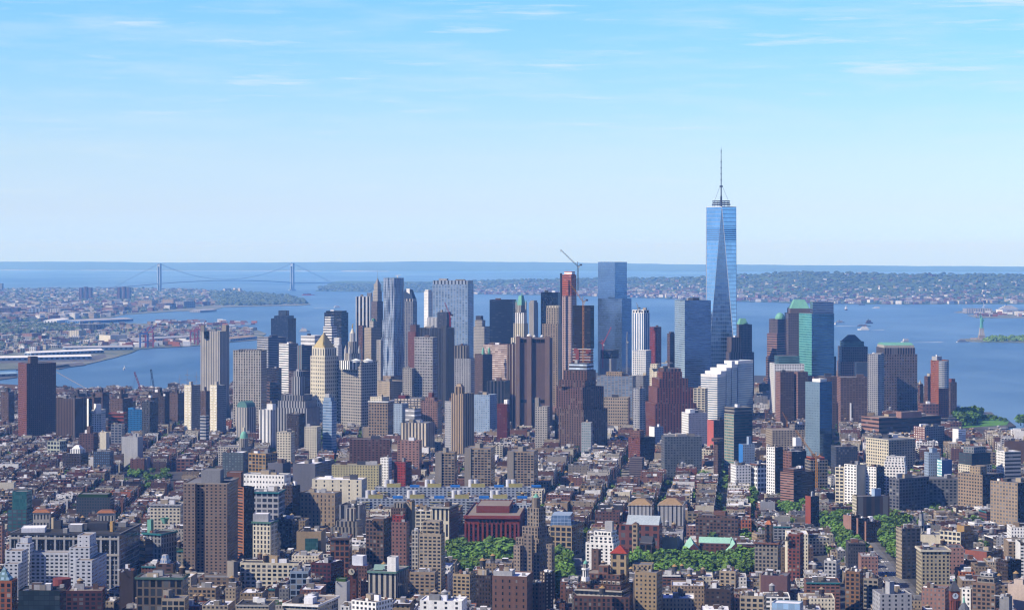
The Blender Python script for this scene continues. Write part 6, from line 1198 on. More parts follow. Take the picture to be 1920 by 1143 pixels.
Q('loft_building',LOFT,'the beige corner loft','beige stone loft with deep window grid at the bottom edge',1690,303,346,354,1121,1160,S('beige','g','dgrey',bay=4.5,fl=4.2),clutter=2,W=40,tiers=[(306,316,324,1106,'penthouse',S('concrete'))])
Q('loft_building',LOFT,'the long tan low loft','long low tan loft with arched parapet in front of the tall brown slab',1900,354,404,412,1101,1130,S('tan','q','dgrey',bay=4),r=.6,clutter=3,rt='roofw',W=40)
Q('loft_building',LOFT,'the long cream church house','long cream building with balconies and a square roof block behind water tanks',2010,450,560,567,1055,1085,S('cream','q','dgrey',bay=5,fl=3.6),r=.3,clutter=2,W=60,rt='roofd',tiers=[(493,520,525,1042,'penthouse',S('sand'))])
Q('loft_building',LOFT,'the brown low parapet house','low brown stone house with rounded chimney block at the foot of the tall brown slab',2000,372,448,456,1082,1100,S((.30,.24,.18),'q','dbrown',bay=5),r=.5,clutter=1,tiers=[(426,438,446,1052,'chimney_block',S('concrete'))])
# ------------------------------------------------------------------ keep-outs: parks, avenue
PARKS=[gp((838,1040),(1030,1040),(1420,1052),(1408,1096),(1040,1098),(850,1078))]  # square park
PARKS+=[gp((1572,1015),(1600,992),(1660,1045),(1590,1060)),gp((1612,1000),(1690,985),(1700,1015),(1640,1030)),gp((1462,950),(1512,938),(1515,968),(1470,978)),gp((1535,985),(1600,975),(1605,1000),(1545,1005)),gp((1040,1040),(1066,1040),(1072,1125),(1036,1125)),gp((240,890),(330,890),(330,925),(235,925)),gp((400,788),(492,788),(492,800),(400,800))]
AVENUE=[(1722,1150),(1672,1088),(1642,1046),(1619,1016),(1603,995)]
av=[G(x,y)for x,y in AVENUE]
def ribbon(pts,w):
 Lf,Rt=[],[]
 for i,p in enumerate(pts):
  a=pts[max(0,i-1)];b=pts[min(len(pts)-1,i+1)];dx,dy=b[0]-a[0],b[1]-a[1];L=math.hypot(dx,dy);nx,ny=-dy/L,dx/L
  Lf.append((p[0]+nx*w/2,p[1]+ny*w/2));Rt.append((p[0]-nx*w/2,p[1]-ny*w/2))
 return Lf+Rt[::-1]
AV_POLY=ribbon(av,34)
KEEP=PARKS+[AV_POLY,gp((1650,1012),(1684,1008),(1690,1072),(1676,1074)),gp((1588,1030),(1612,1028),(1646,1074),(1612,1072))]
for x0,x1,y,d in((838,965,1054,2180),(1185,1412,1074,2140),(1795,1925,806,3800),(1572,1660,1000,2220),(1600,1640,1010,2320),(1628,1668,1040,2230),(1655,1690,1075,2090),(1040,1072,1060,2060),(1462,1512,940,2760),(1405,1428,905,2900),(240,330,893,3050),(1700,1725,1122,1990),(100,130,1135,1690)):CLEAR.append((x0,x1,y,d))
def sat(P,Qp,pad=1.5):
 for poly in(P,Qp):
  n=len(poly)
  for i in range(n):
   ex,ey=poly[(i+1)%n][0]-poly[i][0],poly[(i+1)%n][1]-poly[i][1];L=math.hypot(ex,ey)
   if L<1e-6:continue
   ax,ay=ey/L,-ex/L
   a=[p[0]*ax+p[1]*ay for p in P];b=[p[0]*ax+p[1]*ay for p in Qp]
   if max(a)+pad<min(b)or max(b)+pad<min(a):return False
 return True
OB=[l[6]for l in LM]+KEEP
def tri(poly):return poly
OBB=np.array([[min(p[0]for p in q),min(p[1]for p in q),max(p[0]for p in q),max(p[1]for p in q)]for q in OB])
def convex_parts(q):
 if len(q)<=4:return[q]
 if q is AV_POLY:n=len(q)//2;return[[q[i],q[i+1],q[2*n-2-i],q[2*n-1-i]]for i in range(n-1)]
 return[q]
OBC=[convex_parts(q)for q in OB]
def blocked(poly):
 x0,y0=min(p[0]for p in poly),min(p[1]for p in poly);x1,y1=max(p[0]for p in poly),max(p[1]for p in poly)
 for i in np.nonzero((OBB[:,0]<x1+3)&(OBB[:,2]>x0-3)&(OBB[:,1]<y1+3)&(OBB[:,3]>y0-3))[0]:
  for c in OBC[i]:
   if sat(poly,c):return True
 return False
CL=np.array(CLEAR,float)
def cap_height(poly):
 xs=[CX+F*p[0]/p[1]for p in poly];d=min(p[1]for p in poly)
 s=(CL[:,0]<max(xs))&(CL[:,1]>min(xs))&(CL[:,3]>d+4)
 if not s.any():return 999
 return CH-(CL[s,2].max()-HY)*d/F
 # ------------------------------------------------------------------ the low city, block by block
rnd=random.Random(11)
def zone_of(x,d):
 if d<2330:return 0
 if x<690:return 1
 if x<1425:return 2
 return 3 if d<3250 else 4
ZONES=[dict(a=3.9,bx=150,by=58,sx=24,sy=17,hm=(13,46),off=(0,0)),dict(a=-2.9,bx=52,by=150,sx=15,sy=17,hm=(14,23),off=(10,20)),dict(a=6.0,bx=58,by=140,sx=15,sy=18,hm=(14,30),off=(-20,0)),dict(a=-11.0,bx=54,by=105,sx=14,sy=15,hm=(10,22),off=(0,40)),dict(a=8.0,bx=64,by=90,sx=16,sy=17,hm=(16,42),off=(30,0))]
BRICKS=['brown','dbrown','rbrown','brick','red','brick','rbrown','tan','white','cream','tan','orange','beige','cream','grey','lgrey','white','stone','pink','dgrey','concrete','sand','brown','cream','brick','white','stone','beige']
CNAME=dict(brown='brown brick',dbrown='dark brown',rbrown='maroon brick',brick='red brick',red='bright red brick',tan='tan brick',beige='beige',cream='cream',grey='grey',lgrey='pale grey',white='white',stone='pale stone',pink='pinkish',dgrey='dark grey',concrete='drab grey',sand='sandy',orange='orange brick')
RNAME=dict(roofw='bright white roof',lgrey='silver roof',roofg='grey roof',roofd='black roof',rooft='tan roof',silver='shiny roof',red='red roof',brown='brown roof',green='green roof')
LOTS=[];PAVE=MB();YARD=MB();YTREES=[]
def make_zone(zi):
 Zn=ZONES[zi];a=R(Zn['a']);u=(math.cos(a),-math.sin(a));v=(math.sin(a),math.cos(a));px_,py_=Zn['bx']+Zn['sx'],Zn['by']+Zn['sy']
 def W(s,t):return(s*u[0]+t*v[0],s*u[1]+t*v[1])
 for i in range(-28,29):
  for j in range(0,110):
   s0,t0=i*px_+Zn['off'][0],1200+j*py_+Zn['off'][1]
   c=W(s0+Zn['bx']/2,t0+Zn['by']/2)
   if c[1]<1560 or c[1]>5150:continue
   xi=CX+F*c[0]/c[1]
   if xi<-130 or xi>2050:continue
   # no city on the water
   if c[1]>3700 and not in_poly(c,manh):continue
   blk=[W(s0-3,t0-3),W(s0+Zn['bx']+3,t0-3),W(s0+Zn['bx']+3,t0+Zn['by']+3),W(s0-3,t0+Zn['by']+3)]
   if zone_of(xi,c[1])!=zi and not any(zone_of(CX+F*p[0]/p[1],p[1])==zi for p in blk):continue
   if not any(blocked2(blk,k)for k in KEEP)and all(zone_of(CX+F*p[0]/p[1],p[1])==zi for p in blk):PAVE.prism(blk,2.4,2.65,S('lgrey'),S('lgrey'))
   long_v=Zn['by']>=Zn['bx'];La=Zn['by']if long_v else Zn['bx'];Wd=Zn['bx']if long_v else Zn['by']
   bh=rnd.uniform(-.1,.3)if rnd.random()<.75 else rnd.uniform(.2,.6)
   for side in(0,1):
    t=0.0
    while t<La-4.5:
     r_=rnd.random()
     big=r_<(.30 if zi in(0,4)else .12 if zi==1 else .24 if zi==2 else .12)
     w=rnd.uniform(14,30)if big else rnd.uniform(5.8,9.5)
     if t+w>La-5:w=La-t
     dp=Wd/2-rnd.uniform(3,9)if not big else Wd/2-rnd.uniform(0,2)
     e0=0 if side==0 else Wd-dp
     if long_v:q=[W(s0+e0,t0+t),W(s0+e0+dp,t0+t),W(s0+e0+dp,t0+t+w),W(s0+e0,t0+t+w)]
     else:q=[W(s0+t,t0+e0),W(s0+t+w,t0+e0),W(s0+t+w,t0+e0+dp),W(s0+t,t0+e0+dp)]
     front=(3 if side==0 else 1)if long_v else(0 if side==0 else 2)
     t+=w
     cc=cen(q);xc=CX+F*cc[0]/cc[1]
     if zone_of(xc,cc[1])!=zi or xc<-90 or xc>2010:continue
     if cc[1]>3700 and(not in_poly(cc,manh)or xc>1788):continue
     lo,hi=Zn['hm'];tt=rnd.random()
     h=(lo+(hi-lo)*min(1,max(0,bh+.5*tt*tt+(.32 if big else 0))))*rnd.uniform(.78,1.12)
     if zi==0 and cc[1]<2100 and big and xc<1250:h*=1.15
     if zi==0 and xc>1250 and not big:h=rnd.uniform(10,16)
     hc=cap_height(q)
     if blocked(q)or hc<6:
      if rnd.random()<.25 and hc>=6 and not any(blocked2(q,k)for k in KEEP)and not blocked(inset(q,.3)):YTREES.append((*cc,rnd.uniform(.45,.7)))
      continue
     if h>hc:h=min(h,max(6,hc*rnd.uniform(.75,1.0)))
     X,Yp=px(cc[0],cc[1],h)
     if Yp>1190:continue
     yardc=(cc[0],cc[1])
     if not big and rnd.random()<(.16 if zi in(0,3)else .07):
      k=(dp+3)*(1 if side==0 else-1);k2=(e0+dp+1.5)if side==0 else(e0-1.5)
      YTREES.append((*(W(s0+k2,t0+t-w/2)if long_v else W(s0+t-w/2,t0+k2)),rnd.uniform(.4,.75)))
     if rnd.random()<(.36 if zi==3 else .16 if zi==2 else .09):
      k2=-2.6 if side==0 else Wd+2.6
      YTREES.append((*(W(s0+k2,t0+t-w/2)if long_v else W(s0+t-w/2,t0+k2)),rnd.uniform(.45,.8)))
     LOTS.append(dict(q=q,h=h,big=big,front=front,zi=zi,c=cc,x=X,y=Yp,w=w,d=cc[1],seed=rnd.random()))
def in_poly(p,poly):
 x,y=p;r=False;n=len(poly)
 for i in range(n):
  (x0,y0),(x1,y1)=poly[i],poly[(i+1)%n]
  if(y0>y)!=(y1>y)and x<(x1-x0)*(y-y0)/(y1-y0)+x0:r=not r
 return r
def blocked2(a,b):
 if b is AV_POLY:return any(sat(a,c)for c in convex_parts(b))
 return sat(a,b)
for z in range(5):make_zone(z)
PAVE.build('pavement',mat=M_PAVE)['kind']='structure'
def lot_kind(l):
 h,w,zi=l['h'],l['w'],l['zi']
 if not l['big']:return 'row_house' if h<13.5 else 'tenement'
 if h<13:return 'workshop'
 if h>30:return 'apartment_house'
 return 'loft_house' if l['seed']<.6 else 'commercial_block'
KCAT=dict(row_house='row house',tenement='tenement',workshop='workshop',apartment_house='apartment building',loft_house='loft building',commercial_block='commercial building')
KWORD=dict(row_house='row house',tenement='walk-up tenement',workshop='workshop',apartment_house='apartment block',loft_house='loft',commercial_block='commercial block')
def lot_shape(l):
 """returns body, roof, and little parts as collectors"""
 r=random.Random(l['seed']*1e6);q,h=l['q'],l['h'];kind=lot_kind(l)
 ck=r.choice(BRICKS if l['zi']!=1 else BRICKS[:12]+BRICKS[:6]);base=np.array(col(ck))*r.uniform(.75,1.15)
 wallc=tuple(base);rk=r.choices(['roofw','lgrey','roofg','roofd','rooft','silver','red','brown','green'],[32,16,16,18,8,8,2,5,.6])[0]
 rcol=tuple(np.array(col(rk if rk!='green' else(.06,.13,.03)))*r.uniform(.7,1.05))
 gl=(.012+.012*r.random(),.014+.012*r.random(),.02+.015*r.random())
 pat=r.choice('pqsd')if kind in('row_house','tenement')else r.choice('qgdqgr' if kind!='apartment_house' else 'qpqsb')
 p=PAT[pat];st=(wallc,gl,0.0,p[0]*r.uniform(.85,1.15),p[1]*r.uniform(.9,1.1),min(.8,p[2]*r.uniform(.85,1.1)),p[3]*r.uniform(.85,1.1),.9)
 if pat=='r':st=st[:5]+(1.0,st[6],.9)
 party=tuple(np.array(col(r.choice(['brick','brown','rbrown','concrete','tan','grey','white','cream','beige'])))*r.uniform(.7,1.05))if not l['big']else wallc
 blank=(party,gl,0,3,3.2,0,0,.9);few=(party,gl,0,5.5*r.uniform(.8,1.3),3.4,.2,.42,.9)
 f=l['front'];sides=[None]*4;sides[f]=st;sides[(f+2)%4]=(party,gl,0,3.0,3.4,.38,.5,.9)
 for k in((f+1)%4,(f+3)%4):sides[k]=(few if r.random()<.6 else blank)if not(l['big']and r.random()<.5)else st
 body,roof=MB(),MB();z1=h
 body.prism(q,2.5,z1,st,None,0,sides)
 c=cen(q);inn=inset(q,.95 if l['big']else .92);rim=(party,gl,0,3,3,0,0,.9)
 zr=z1-r.uniform(.5,1.1)
 for i in range(4):
  j=(i+1)%4
  body.face([(*q[i],z1),(*q[j],z1),(*inn[j],z1),(*inn[i],z1)],rim);body.face([(*inn[j],zr),(*inn[i],zr),(*inn[i],z1),(*inn[j],z1)],rim)
 roof.face([(*p_,zr)for p_ in inn],(rcol,gl,0,3,3,0,0,.85))
 parts=[]
 ang=math.atan2(q[1][1]-q[0][1],q[1][0]-q[0][0]);L1,L2=math.hypot(q[1][0]-q[0][0],q[1][1]-q[0][1]),math.hypot(q[3][0]-q[0][0],q[3][1]-q[0][1])
 def at(fx,fy):return(q[0][0]+(q[1][0]-q[0][0])*fx+(q[3][0]-q[0][0])*fy,q[0][1]+(q[1][1]-q[0][1])*fx+(q[3][1]-q[0][1])*fy)
 nb=1 if not l['big']else r.randint(1,3)
 for k in range(nb):
  m=MB();x,y=at(r.uniform(.25,.75),r.uniform(.25,.75));s=1 if not l['big']else 1.7
  cc=tuple(np.array(col(r.choice(['white','lgrey','grey','brick','brown','concrete','dgrey','tan'])))*r.uniform(.7,1.05));hh=r.uniform(2.2,3.4)*(1 if s==1 else 1.3)
  m.box(x,y,zr,r.uniform(2.2,4)*s,r.uniform(2.2,4)*s,hh,S(cc),ang,ROOFS[r.choice(['roofw','lgrey','roofg','roofd'])]);parts.append(('bulkhead',m))
 for k in range(r.randint(0,3)):
  m=MB();x,y=at(r.choice([.06,.94]),r.uniform(.1,.9))if not l['big']else at(r.uniform(.1,.9),r.uniform(.1,.9));m.box(x,y,zr,.9,1.3,r.uniform(1.6,2.6),S(r.choice(['brick','brown','dbrown','tan'])),ang);parts.append(('chimney',m))
 for k in range(r.randint(0,2)+(2 if l['big']else 0)+(4 if l['d']<2400 else 1)):
  m=MB();x,y=at(r.uniform(.15,.85),r.uniform(.15,.85));m.box(x,y,zr,r.uniform(1.2,3.2),r.uniform(1,2.2),r.uniform(.7,1.6),S(r.choice(['silver','lgrey','white','grey','dgrey','roofd'])),ang);parts.append(('roof_unit',m))
 if r.random()<.5:
  a,b=q[f],q[(f+1)%4];L=math.hypot(b[0]-a[0],b[1]-a[1]);nx,ny=(b[1]-a[1])/L,-(b[0]-a[0])/L;m=MB()
  m.prism([(a[0]+nx*.7,a[1]+ny*.7),(b[0]+nx*.7,b[1]+ny*.7),b,a],z1-1.1,z1+.25,S(r.choice(['brown','dbrown','grey','stone','white','teal','dgrey'])),S('grey'),bottom=True);parts.append(('cornice',m))
 tank=None
 if r.random()<(.5 if l['big']and h>18 else .06 if not l['big']else .15):tank=(*at(r.uniform(.25,.75),r.uniform(.25,.75)),zr)
 return body,roof,parts,tank,CNAME[ck],RNAME[rk]
def visible_size(l):
 xs=[CX+F*p[0]/p[1]for p in l['q']]
 return(min(max(xs),1920)-max(min(xs),0))*(l['h']*F/l['d']+6)if max(xs)>0 and min(xs)<1920 and l['y']<1143 else 0
LOTS.sort(key=lambda l:-visible_size(l))
counts={};INDIV=[];REST={};TANKS=[]
for l in LOTS:
 k=lot_kind(l);n=counts.get(k,0)
 if n<298 and visible_size(l)>0:counts[k]=n+1;INDIV.append(l)
 else:REST.setdefault(k,[]).append(l)
def near_landmark(l):
 best=None
 for s,x0,x1,yt,yb,d,_ in LM:
  dx=max(0,x0-l['x'],l['x']-x1);dy=max(0,yt-l['y'],l['y']-yb)
  sc=math.hypot(dx,dy*1.4)+abs(1/d-1/l['d'])*30000
  if best is None or sc<best[0]:best=(sc,s,x0,x1,d)
 _,s,x0,x1,d=best
 if x0<=l['x']<=x1:rel='in front of' if l['d']<d else 'behind'
 else:rel=('west of' if l['x']>x1 else 'east of')if False else('beside' if abs(l['d']-d)<120 else('nearer than' if l['d']<d else 'farther than'))
 return rel+' '+s
done=[]
for n,l in enumerate(INDIV):
 k=lot_kind(l);body,roof,parts,tank,cn,rn=lot_shape(l);o=(*l['c'],2.5)
 root=body.build(k,o);root['category']=KCAT[k]
 big=visible_size(l)>420
 if big:
  roof.build('roof',o,root)
  for nm,m in parts:m.build(nm,o,root)
 else:
  for m in[roof]:m.build('roof',o,root)
  if parts:
   m0=MB()
   for nm,m in parts[:1]:m.build(nm,o,root)
   for nm,m in parts[1:3]:m.build(nm,o,root)
 size='tall ' if l['h']>34 else 'low ' if l['h']<10 else ''
 done.append((root,f"{size}{cn} {KWORD[k]} with {rn} {near_landmark(l)}",l,{'row_house':'row houses on the side streets','tenement':'walk-up tenements on the narrow blocks','workshop':'low workshops','apartment_house':'apartment blocks','loft_house':'loft houses','commercial_block':'commercial blocks'}[k]))
 if tank:TANKS.append((tank,cn+' '+KWORD[k],near_landmark(l),l))
by={}
for t in done:by.setdefault(t[1],[]).append(t)
ORD=['first','second','third','fourth','fifth','sixth','seventh','eighth','ninth','tenth','eleventh','twelfth']
for lab,ts in by.items():
 if len(ts)==1:ts[0][0]['label']=' '.join(lab.split()[:16])
 else:
  ts.sort(key=lambda t:t[2]['d'])
  for i,t in enumerate(ts):
   t[0]['label']=(('nearest ' if i==0 else 'farthest ' if i==len(ts)-1 else ORD[min(i,11)]+' nearest ')+lab)
 for t in ts:t[0]['group']=t[3]
PLUR=dict(row_house='distant_row_housing',tenement='distant_tenement_quarter',workshop='distant_workshop_quarter',apartment_house='distant_apartment_quarter',loft_house='distant_loft_quarter',commercial_block='distant_commercial_quarter')
for k,ls in REST.items():
 m=MB()
 for l in ls:
  body,roof,parts,tank,_,_=lot_shape(l)
  for b in[body,roof]+[p for _,p in parts]:
   n0=len(m.v);m.v+=b.v;m.f+=[tuple(i+n0 for i in f)for f in b.f];m.uv+=b.uv;m.st+=b.st;m.sd+=b.sd
  if tank and l['d']<3600:
   x,y,z=tank;m.ngon(x,y,1.9,z+2.2,z+5.6,S('dbrown'),8);m.ngon(x,y,2.1,z+5.6,z+7,S('tan'),8,.1);m.box(x,y,z,2.2,2.2,2.2,S('dgrey'))
 ob=m.build(PLUR[k]);ob['kind']='stuff'
print('LOTS',len(LOTS),counts,{k:len(v)for k,v in REST.items()},'tanks',len(TANKS))
# ------------------------------------------------------------------ roof water tanks
def tank_proto(kc,rc):
 o=(0,0,0);m=MB();m.ngon(0,0,2.0,2.6,6.3,S(kc),12);root=m.build('water_tank',o);root['category']='water tank'
 m=MB();m.ngon(0,0,2.25,6.3,8.0,S(rc),12,.08);m.build('conical_roof',o,root)
 for a in range(4):
  m=MB();x,y=1.4*math.cos(math.pi/4+a*math.pi/2),1.4*math.sin(math.pi/4+a*math.pi/2);m.bar((x,y,0),(x*.95,y*.95,2.6),.35,S('dgrey'));m.build('leg',o,root)
 m=MB();m.box(0,0,2.35,3.6,3.6,.28,S('dgrey'));m.build('platform',o,root)
 return root
protos=[(tank_proto('dbrown','tan'),'dark wooden water tank with tan conical roof'),(tank_proto('grey','lgrey'),'grey steel water tank with pale conical roof'),(tank_proto('brown','sand'),'brown wooden water tank with sandy conical roof'),(tank_proto('dgrey','ochre'),'charcoal water tank with yellowish conical roof')]
first=[True]*4
for x,y,z,who in[(wx(331,1840),1845,wz(1072,1845),'on the brown rooftop house loft'),(wx(340,1760),1765,wz(1080,1765),'on the green corniced loft'),(wx(905,1800),1800,wz(1066,1800),'on the dark slit flats'),(wx(148,1760),1765,wz(1104,1765),'on the maroon brick flats'),(wx(834,1700),1702,wz(1126,1702),'on the white two window block'),(wx(815,1700),1702,wz(1126,1702),'beside another tank on the white two window block'),(wx(1128,1800),1785,wz(1118,1785),'in front of the lantern topped brick flats'),(wx(575,1720),1715,wz(1134,1715),'in the tank cluster on the white corniced corner loft'),(wx(585,1720),1722,wz(1132,1722),'tallest in the tank cluster on the white corniced corner loft'),(wx(498,2020),2020,wz(1055,2020),'on the long cream church house')]:
 TANKS.insert(0,((x,y,z-.6),None,who,dict(d=y,x=px(x,y,z)[0])))
used={}
for i,(t,on,where,l)in enumerate(TANKS[:290]):
 k=i%4;pr,lab=protos[k];x,y,z=t
 text=f"{lab} {where}" if on is None else f"{lab} on a {on} {where}"
 if len(text.split())>14:text=f"{lab} {where}"
 n=used.get(text,0);used[text]=n+1
 if n:text=f"{ORD[min(n, 11)]} {text}"
 sc=1.25 if on is None else 1.0+.25*((i*37)%10)/10
 text=' '.join(text.split()[:16])
 if first[k]:
  first[k]=False;ob=pr;ob.location=(x,y,z);ob.scale=(sc,)*3;ob['label']=text;ob['group']='roof water tanks'
 else:put_copy(pr,(x,y,z),i*.7,sc,' '.join(text.split()[:16]),'roof water tanks')
 # ------------------------------------------------------------------ trees
def crown_mesh(seed,n=520,rad=1.0,leaf=.17,mat=None,blobs=12):
 r=random.Random(seed);m=MB();st=S('grey');cs=[]
 for k in range(blobs):
  a=r.uniform(0,2*math.pi);e=r.uniform(-.35,.95);rr=r.uniform(.35,.72)
  cs.append((rr*math.cos(a)*math.cos(e),rr*math.sin(a)*math.cos(e),1.0+.62*math.sin(e)+r.uniform(-.1,.1),r.uniform(.26,.42)))
 cs.append((0,0,1.1,.5))
 for k in range(n):
  cx_,cy_,cz_,cr=cs[k%len(cs)]
  d=Vector((r.gauss(0,1),r.gauss(0,1),r.gauss(.25,1))).normalized();p=Vector((cx_,cy_,cz_))+d*cr*r.uniform(.75,1.08)
  nn=(d+Vector((r.gauss(0,.5),r.gauss(0,.5),r.gauss(.2,.5)))).normalized();a=nn.orthogonal().normalized();a.rotate(__import__('mathutils').Quaternion(nn,r.uniform(0,6.28)));b=nn.cross(a);s=leaf*r.uniform(.6,1.25)
  m.face([tuple(p-a*s-b*s*.6),tuple(p+a*s-b*s*.7),tuple(p+a*s*.8+b*s*.7),tuple(p-a*s*.7+b*s*.6)],st)
 return m
def tree_proto(seed,mat,n=520,name='broadleaf_tree'):
 m=MB();st=S('grey')
 m.lathe(0,0,[(.085,0),(.06,.35),(.045,.75),(.015,1.15)],st,7)
 root=bpy.data.objects.new(name,None);C.objects.link(root)
 tr=bpy.data.objects.new('trunk',m.mesh('trunk',mat=M_BARK));C.objects.link(tr);tr.parent=root
 r=random.Random(seed)
 for k in range(3):
  lm=MB();a=r.uniform(0,6.28);lm.bar((0,0,.5+.1*k),(.5*math.cos(a),.5*math.sin(a),1.0+.1*k),.05,st,.015);lb=bpy.data.objects.new('limb',lm.mesh('limb',mat=M_BARK));C.objects.link(lb);lb.parent=tr
 cr=bpy.data.objects.new('crown',crown_mesh(seed,n).mesh('crown',mat=mat,weld=False));C.objects.link(cr);cr.parent=root
 root['category']='tree';return root
TP=[tree_proto(s,M_LEAF if s%3 else M_LEAF2)for s in range(5)]
tfirst=[True]*5;nt=[0];rt_=random.Random(3)
def plant(x,y,size,label,group,z=2.5):
 k=rt_.randrange(5);pr=TP[k];nt[0]+=1;sc=size*.5
 if tfirst[k]:tfirst[k]=False;o=pr;o.location=(x,y,z);o.scale=(sc*1.15,sc*1.15,sc);o.rotation_euler=(0,0,rt_.uniform(0,6));tag(o,label,None,group);return o
 c=put_copy(pr,(x,y,z),rt_.uniform(0,6),sc,label,group);c.scale=(sc*rt_.uniform(1.0,1.35),sc*rt_.uniform(1.0,1.35),sc);return c
def fill(poly,step,size,label,group,most=80):
 xs=[p[0]for p in poly];ys=[p[1]for p in poly];n=0;y=min(ys)
 pts=[]
 while y<max(ys):
  x=min(xs)
  while x<max(xs):
   p=(x+rt_.uniform(-.35,.35)*step,y+rt_.uniform(-.35,.35)*step)
   if in_poly(p,poly)and not any(in_poly(p,o)for o in NOTREE):pts.append(p)
   x+=step
  y+=step
 rt_.shuffle(pts)
 for p in pts[:most]:plant(p[0],p[1],size*rt_.uniform(.8,1.2),label,group)
NOTREE=[l[6]for l in LM]+[AV_POLY]
sq=PARKS[0]
fill(gp((838,1044),(968,1044),(968,1088),(846,1088)),9.0,19,'full green tree packed in the square park below the red pillared library','trees in front of the red pillared library',60)
fill(gp((1180,1062),(1420,1064),(1408,1104),(1185,1104)),9.5,18,'full green tree packed in the square park below the copper roofed law house','trees in front of the copper roofed law house',84)
fill(gp((1036,1060),(1066,1060),(1074,1135),(1040,1135)),10,17,'tall green tree lining the avenue before the marble arch','trees lining the avenue before the arch',16)
fill(PARKS[1],10,16,'bright green tree in the small park beside the diagonal avenue','trees in the small park by the diagonal avenue',34)
fill(gp((1650,1012),(1684,1008),(1690,1072),(1676,1074)),9,15,'green tree lining the far kerb of the diagonal avenue','trees lining the diagonal avenue',22)
fill(gp((1588,1030),(1612,1028),(1646,1074),(1612,1072)),9.5,15,'green tree lining the near kerb of the diagonal avenue','trees lining the diagonal avenue',22)
fill(PARKS[2],11,15,'green tree crowding the corner beside the dark wedge flats','trees behind the dark wedge flats',26)
fill(PARKS[3],12,15,'green tree standing below the stepped pink brick flats','trees below the stepped pink brick flats',18)
fill(PARKS[4],13,13,'green tree in the leafy street by the brown end wall flats','trees by the brown end wall flats',14)
fill(PARKS[5],15,15,'dark green tree in the walled garden among eastern tenements','trees in the eastern garden',14)
fill(PARKS[6],14,11,'green tree in the park before the gridded stone courthouse','trees before the gridded courthouse',24)
# riverside park
rp=gp((1796,792),(1800,778),(1860,783),(1892,792),(1888,799),(1830,803),(1798,805))
o=sheet('riverside_lawn',rp,2.9,M_GRASS)
fill(gp((1796,800),(1798,783),(1838,786),(1832,797),(1812,804)),13,22,'dark green tree in the riverside park clump by the harbour','trees in the riverside park',26)
for x,y,s in((1846,789,11),(1856,790,12),(1866,791,11),(1876,793,10),(1884,795,10),(1914,800,22),(1920,801,20)):
 p=G(x,y);plant(p[0],p[1],s,'lone small tree on the riverside lawn edge' if s<15 else 'dark tree at the frame edge by the boat basin','trees on the riverside lawn edge')
 # leafy streets south of the square
for(x0,y0,x1,y1,n)in((1402,985,1420,905,16),(1312,965,1325,900,9),(1395,1045,1402,990,8)):
 for k in range(n):
  t=(k+.5)/n;p=G(x0+(x1-x0)*t+rt_.uniform(-4,4),y0+(y1-y0)*t);plant(p[0],p[1],rt_.uniform(10,15),'green street tree along the leafy street behind the copper roofed law house','street trees behind the copper roofed law house')
  # yards and side streets: the near ones are trees of their own, the rest one mass
YTREES.sort(key=lambda t:t[1])
YT=[t for t in YTREES if-10<CX+F*t[0]/t[1]<1930 and not blocked([(t[0]-2,t[1]-2),(t[0]+2,t[1]-2),(t[0]+2,t[1]+2),(t[0]-2,t[1]+2)])]
room=max(0,298-nt[0])
class _L:pass
for i,t in enumerate(YT[:room]):
 X,Y=px(t[0],t[1],12);plant(t[0],t[1],17*t[2],'small green back yard tree '+near_landmark(dict(x=X,y=Y,d=t[1])),'back yard and kerb trees')
m=MB();base=[crown_mesh(50+k,130,leaf=.30,blobs=7)for k in range(4)]
for t in YT[room:]:
 b=base[rt_.randrange(4)];s=17*t[2]*.5;n0=len(m.v);m.v+=[(t[0]+x*s*1.2,t[1]+y*s*1.2,2.5+z*s)for x,y,z in b.v];m.f+=[tuple(i+n0 for i in f)for f in b.f];m.uv+=b.uv;m.st+=b.st;m.sd+=b.sd
if m.f:m.build('distant_yard_foliage',mat=M_LEAF,weld=False)['kind']='stuff'
print('TREES',nt[0],len(YT))
# ------------------------------------------------------------------ the diagonal avenue and its cars
sheet('avenue_road',ribbon(av,20),2.53,mat_noise('worn asphalt',(.085,.085,.09,1),(.13,.13,.135,1),.05))
for w0 in(12.5,-12.5):
 pts=[(p[0]+w0,p[1])for p in av];sheet('avenue_pavement',ribbon(pts,5),2.66,M_PAVE,.2)
mk=MB();
for off in(-3.3,3.3):
 for i in range(len(av)-1):
  a,b=av[i],av[i+1];n=int(math.hypot(b[0]-a[0],b[1]-a[1])/9)
  for k in range(n):
   t,t2=k/n,(k+.45)/n;mk.raw([(a[0]+(b[0]-a[0])*t+off-.18,a[1]+(b[1]-a[1])*t,2.54),(a[0]+(b[0]-a[0])*t+off+.18,a[1]+(b[1]-a[1])*t,2.54),(a[0]+(b[0]-a[0])*t2+off+.18,a[1]+(b[1]-a[1])*t2,2.54),(a[0]+(b[0]-a[0])*t2+off-.18,a[1]+(b[1]-a[1])*t2,2.54)],[(0,1,2,3)],S('white'))
for y in(1056,1077):
 p=G(1648 if y<1060 else 1664,y)
 for k in range(9):x=p[0]-9+k*2.2;mk.raw([(x,p[1]-2,2.545),(x+1.1,p[1]-2,2.545),(x+1.1,p[1]+2,2.545),(x,p[1]+2,2.545)],[(0,1,2,3)],S('white'))
mk.build('avenue_markings')['kind']='structure'
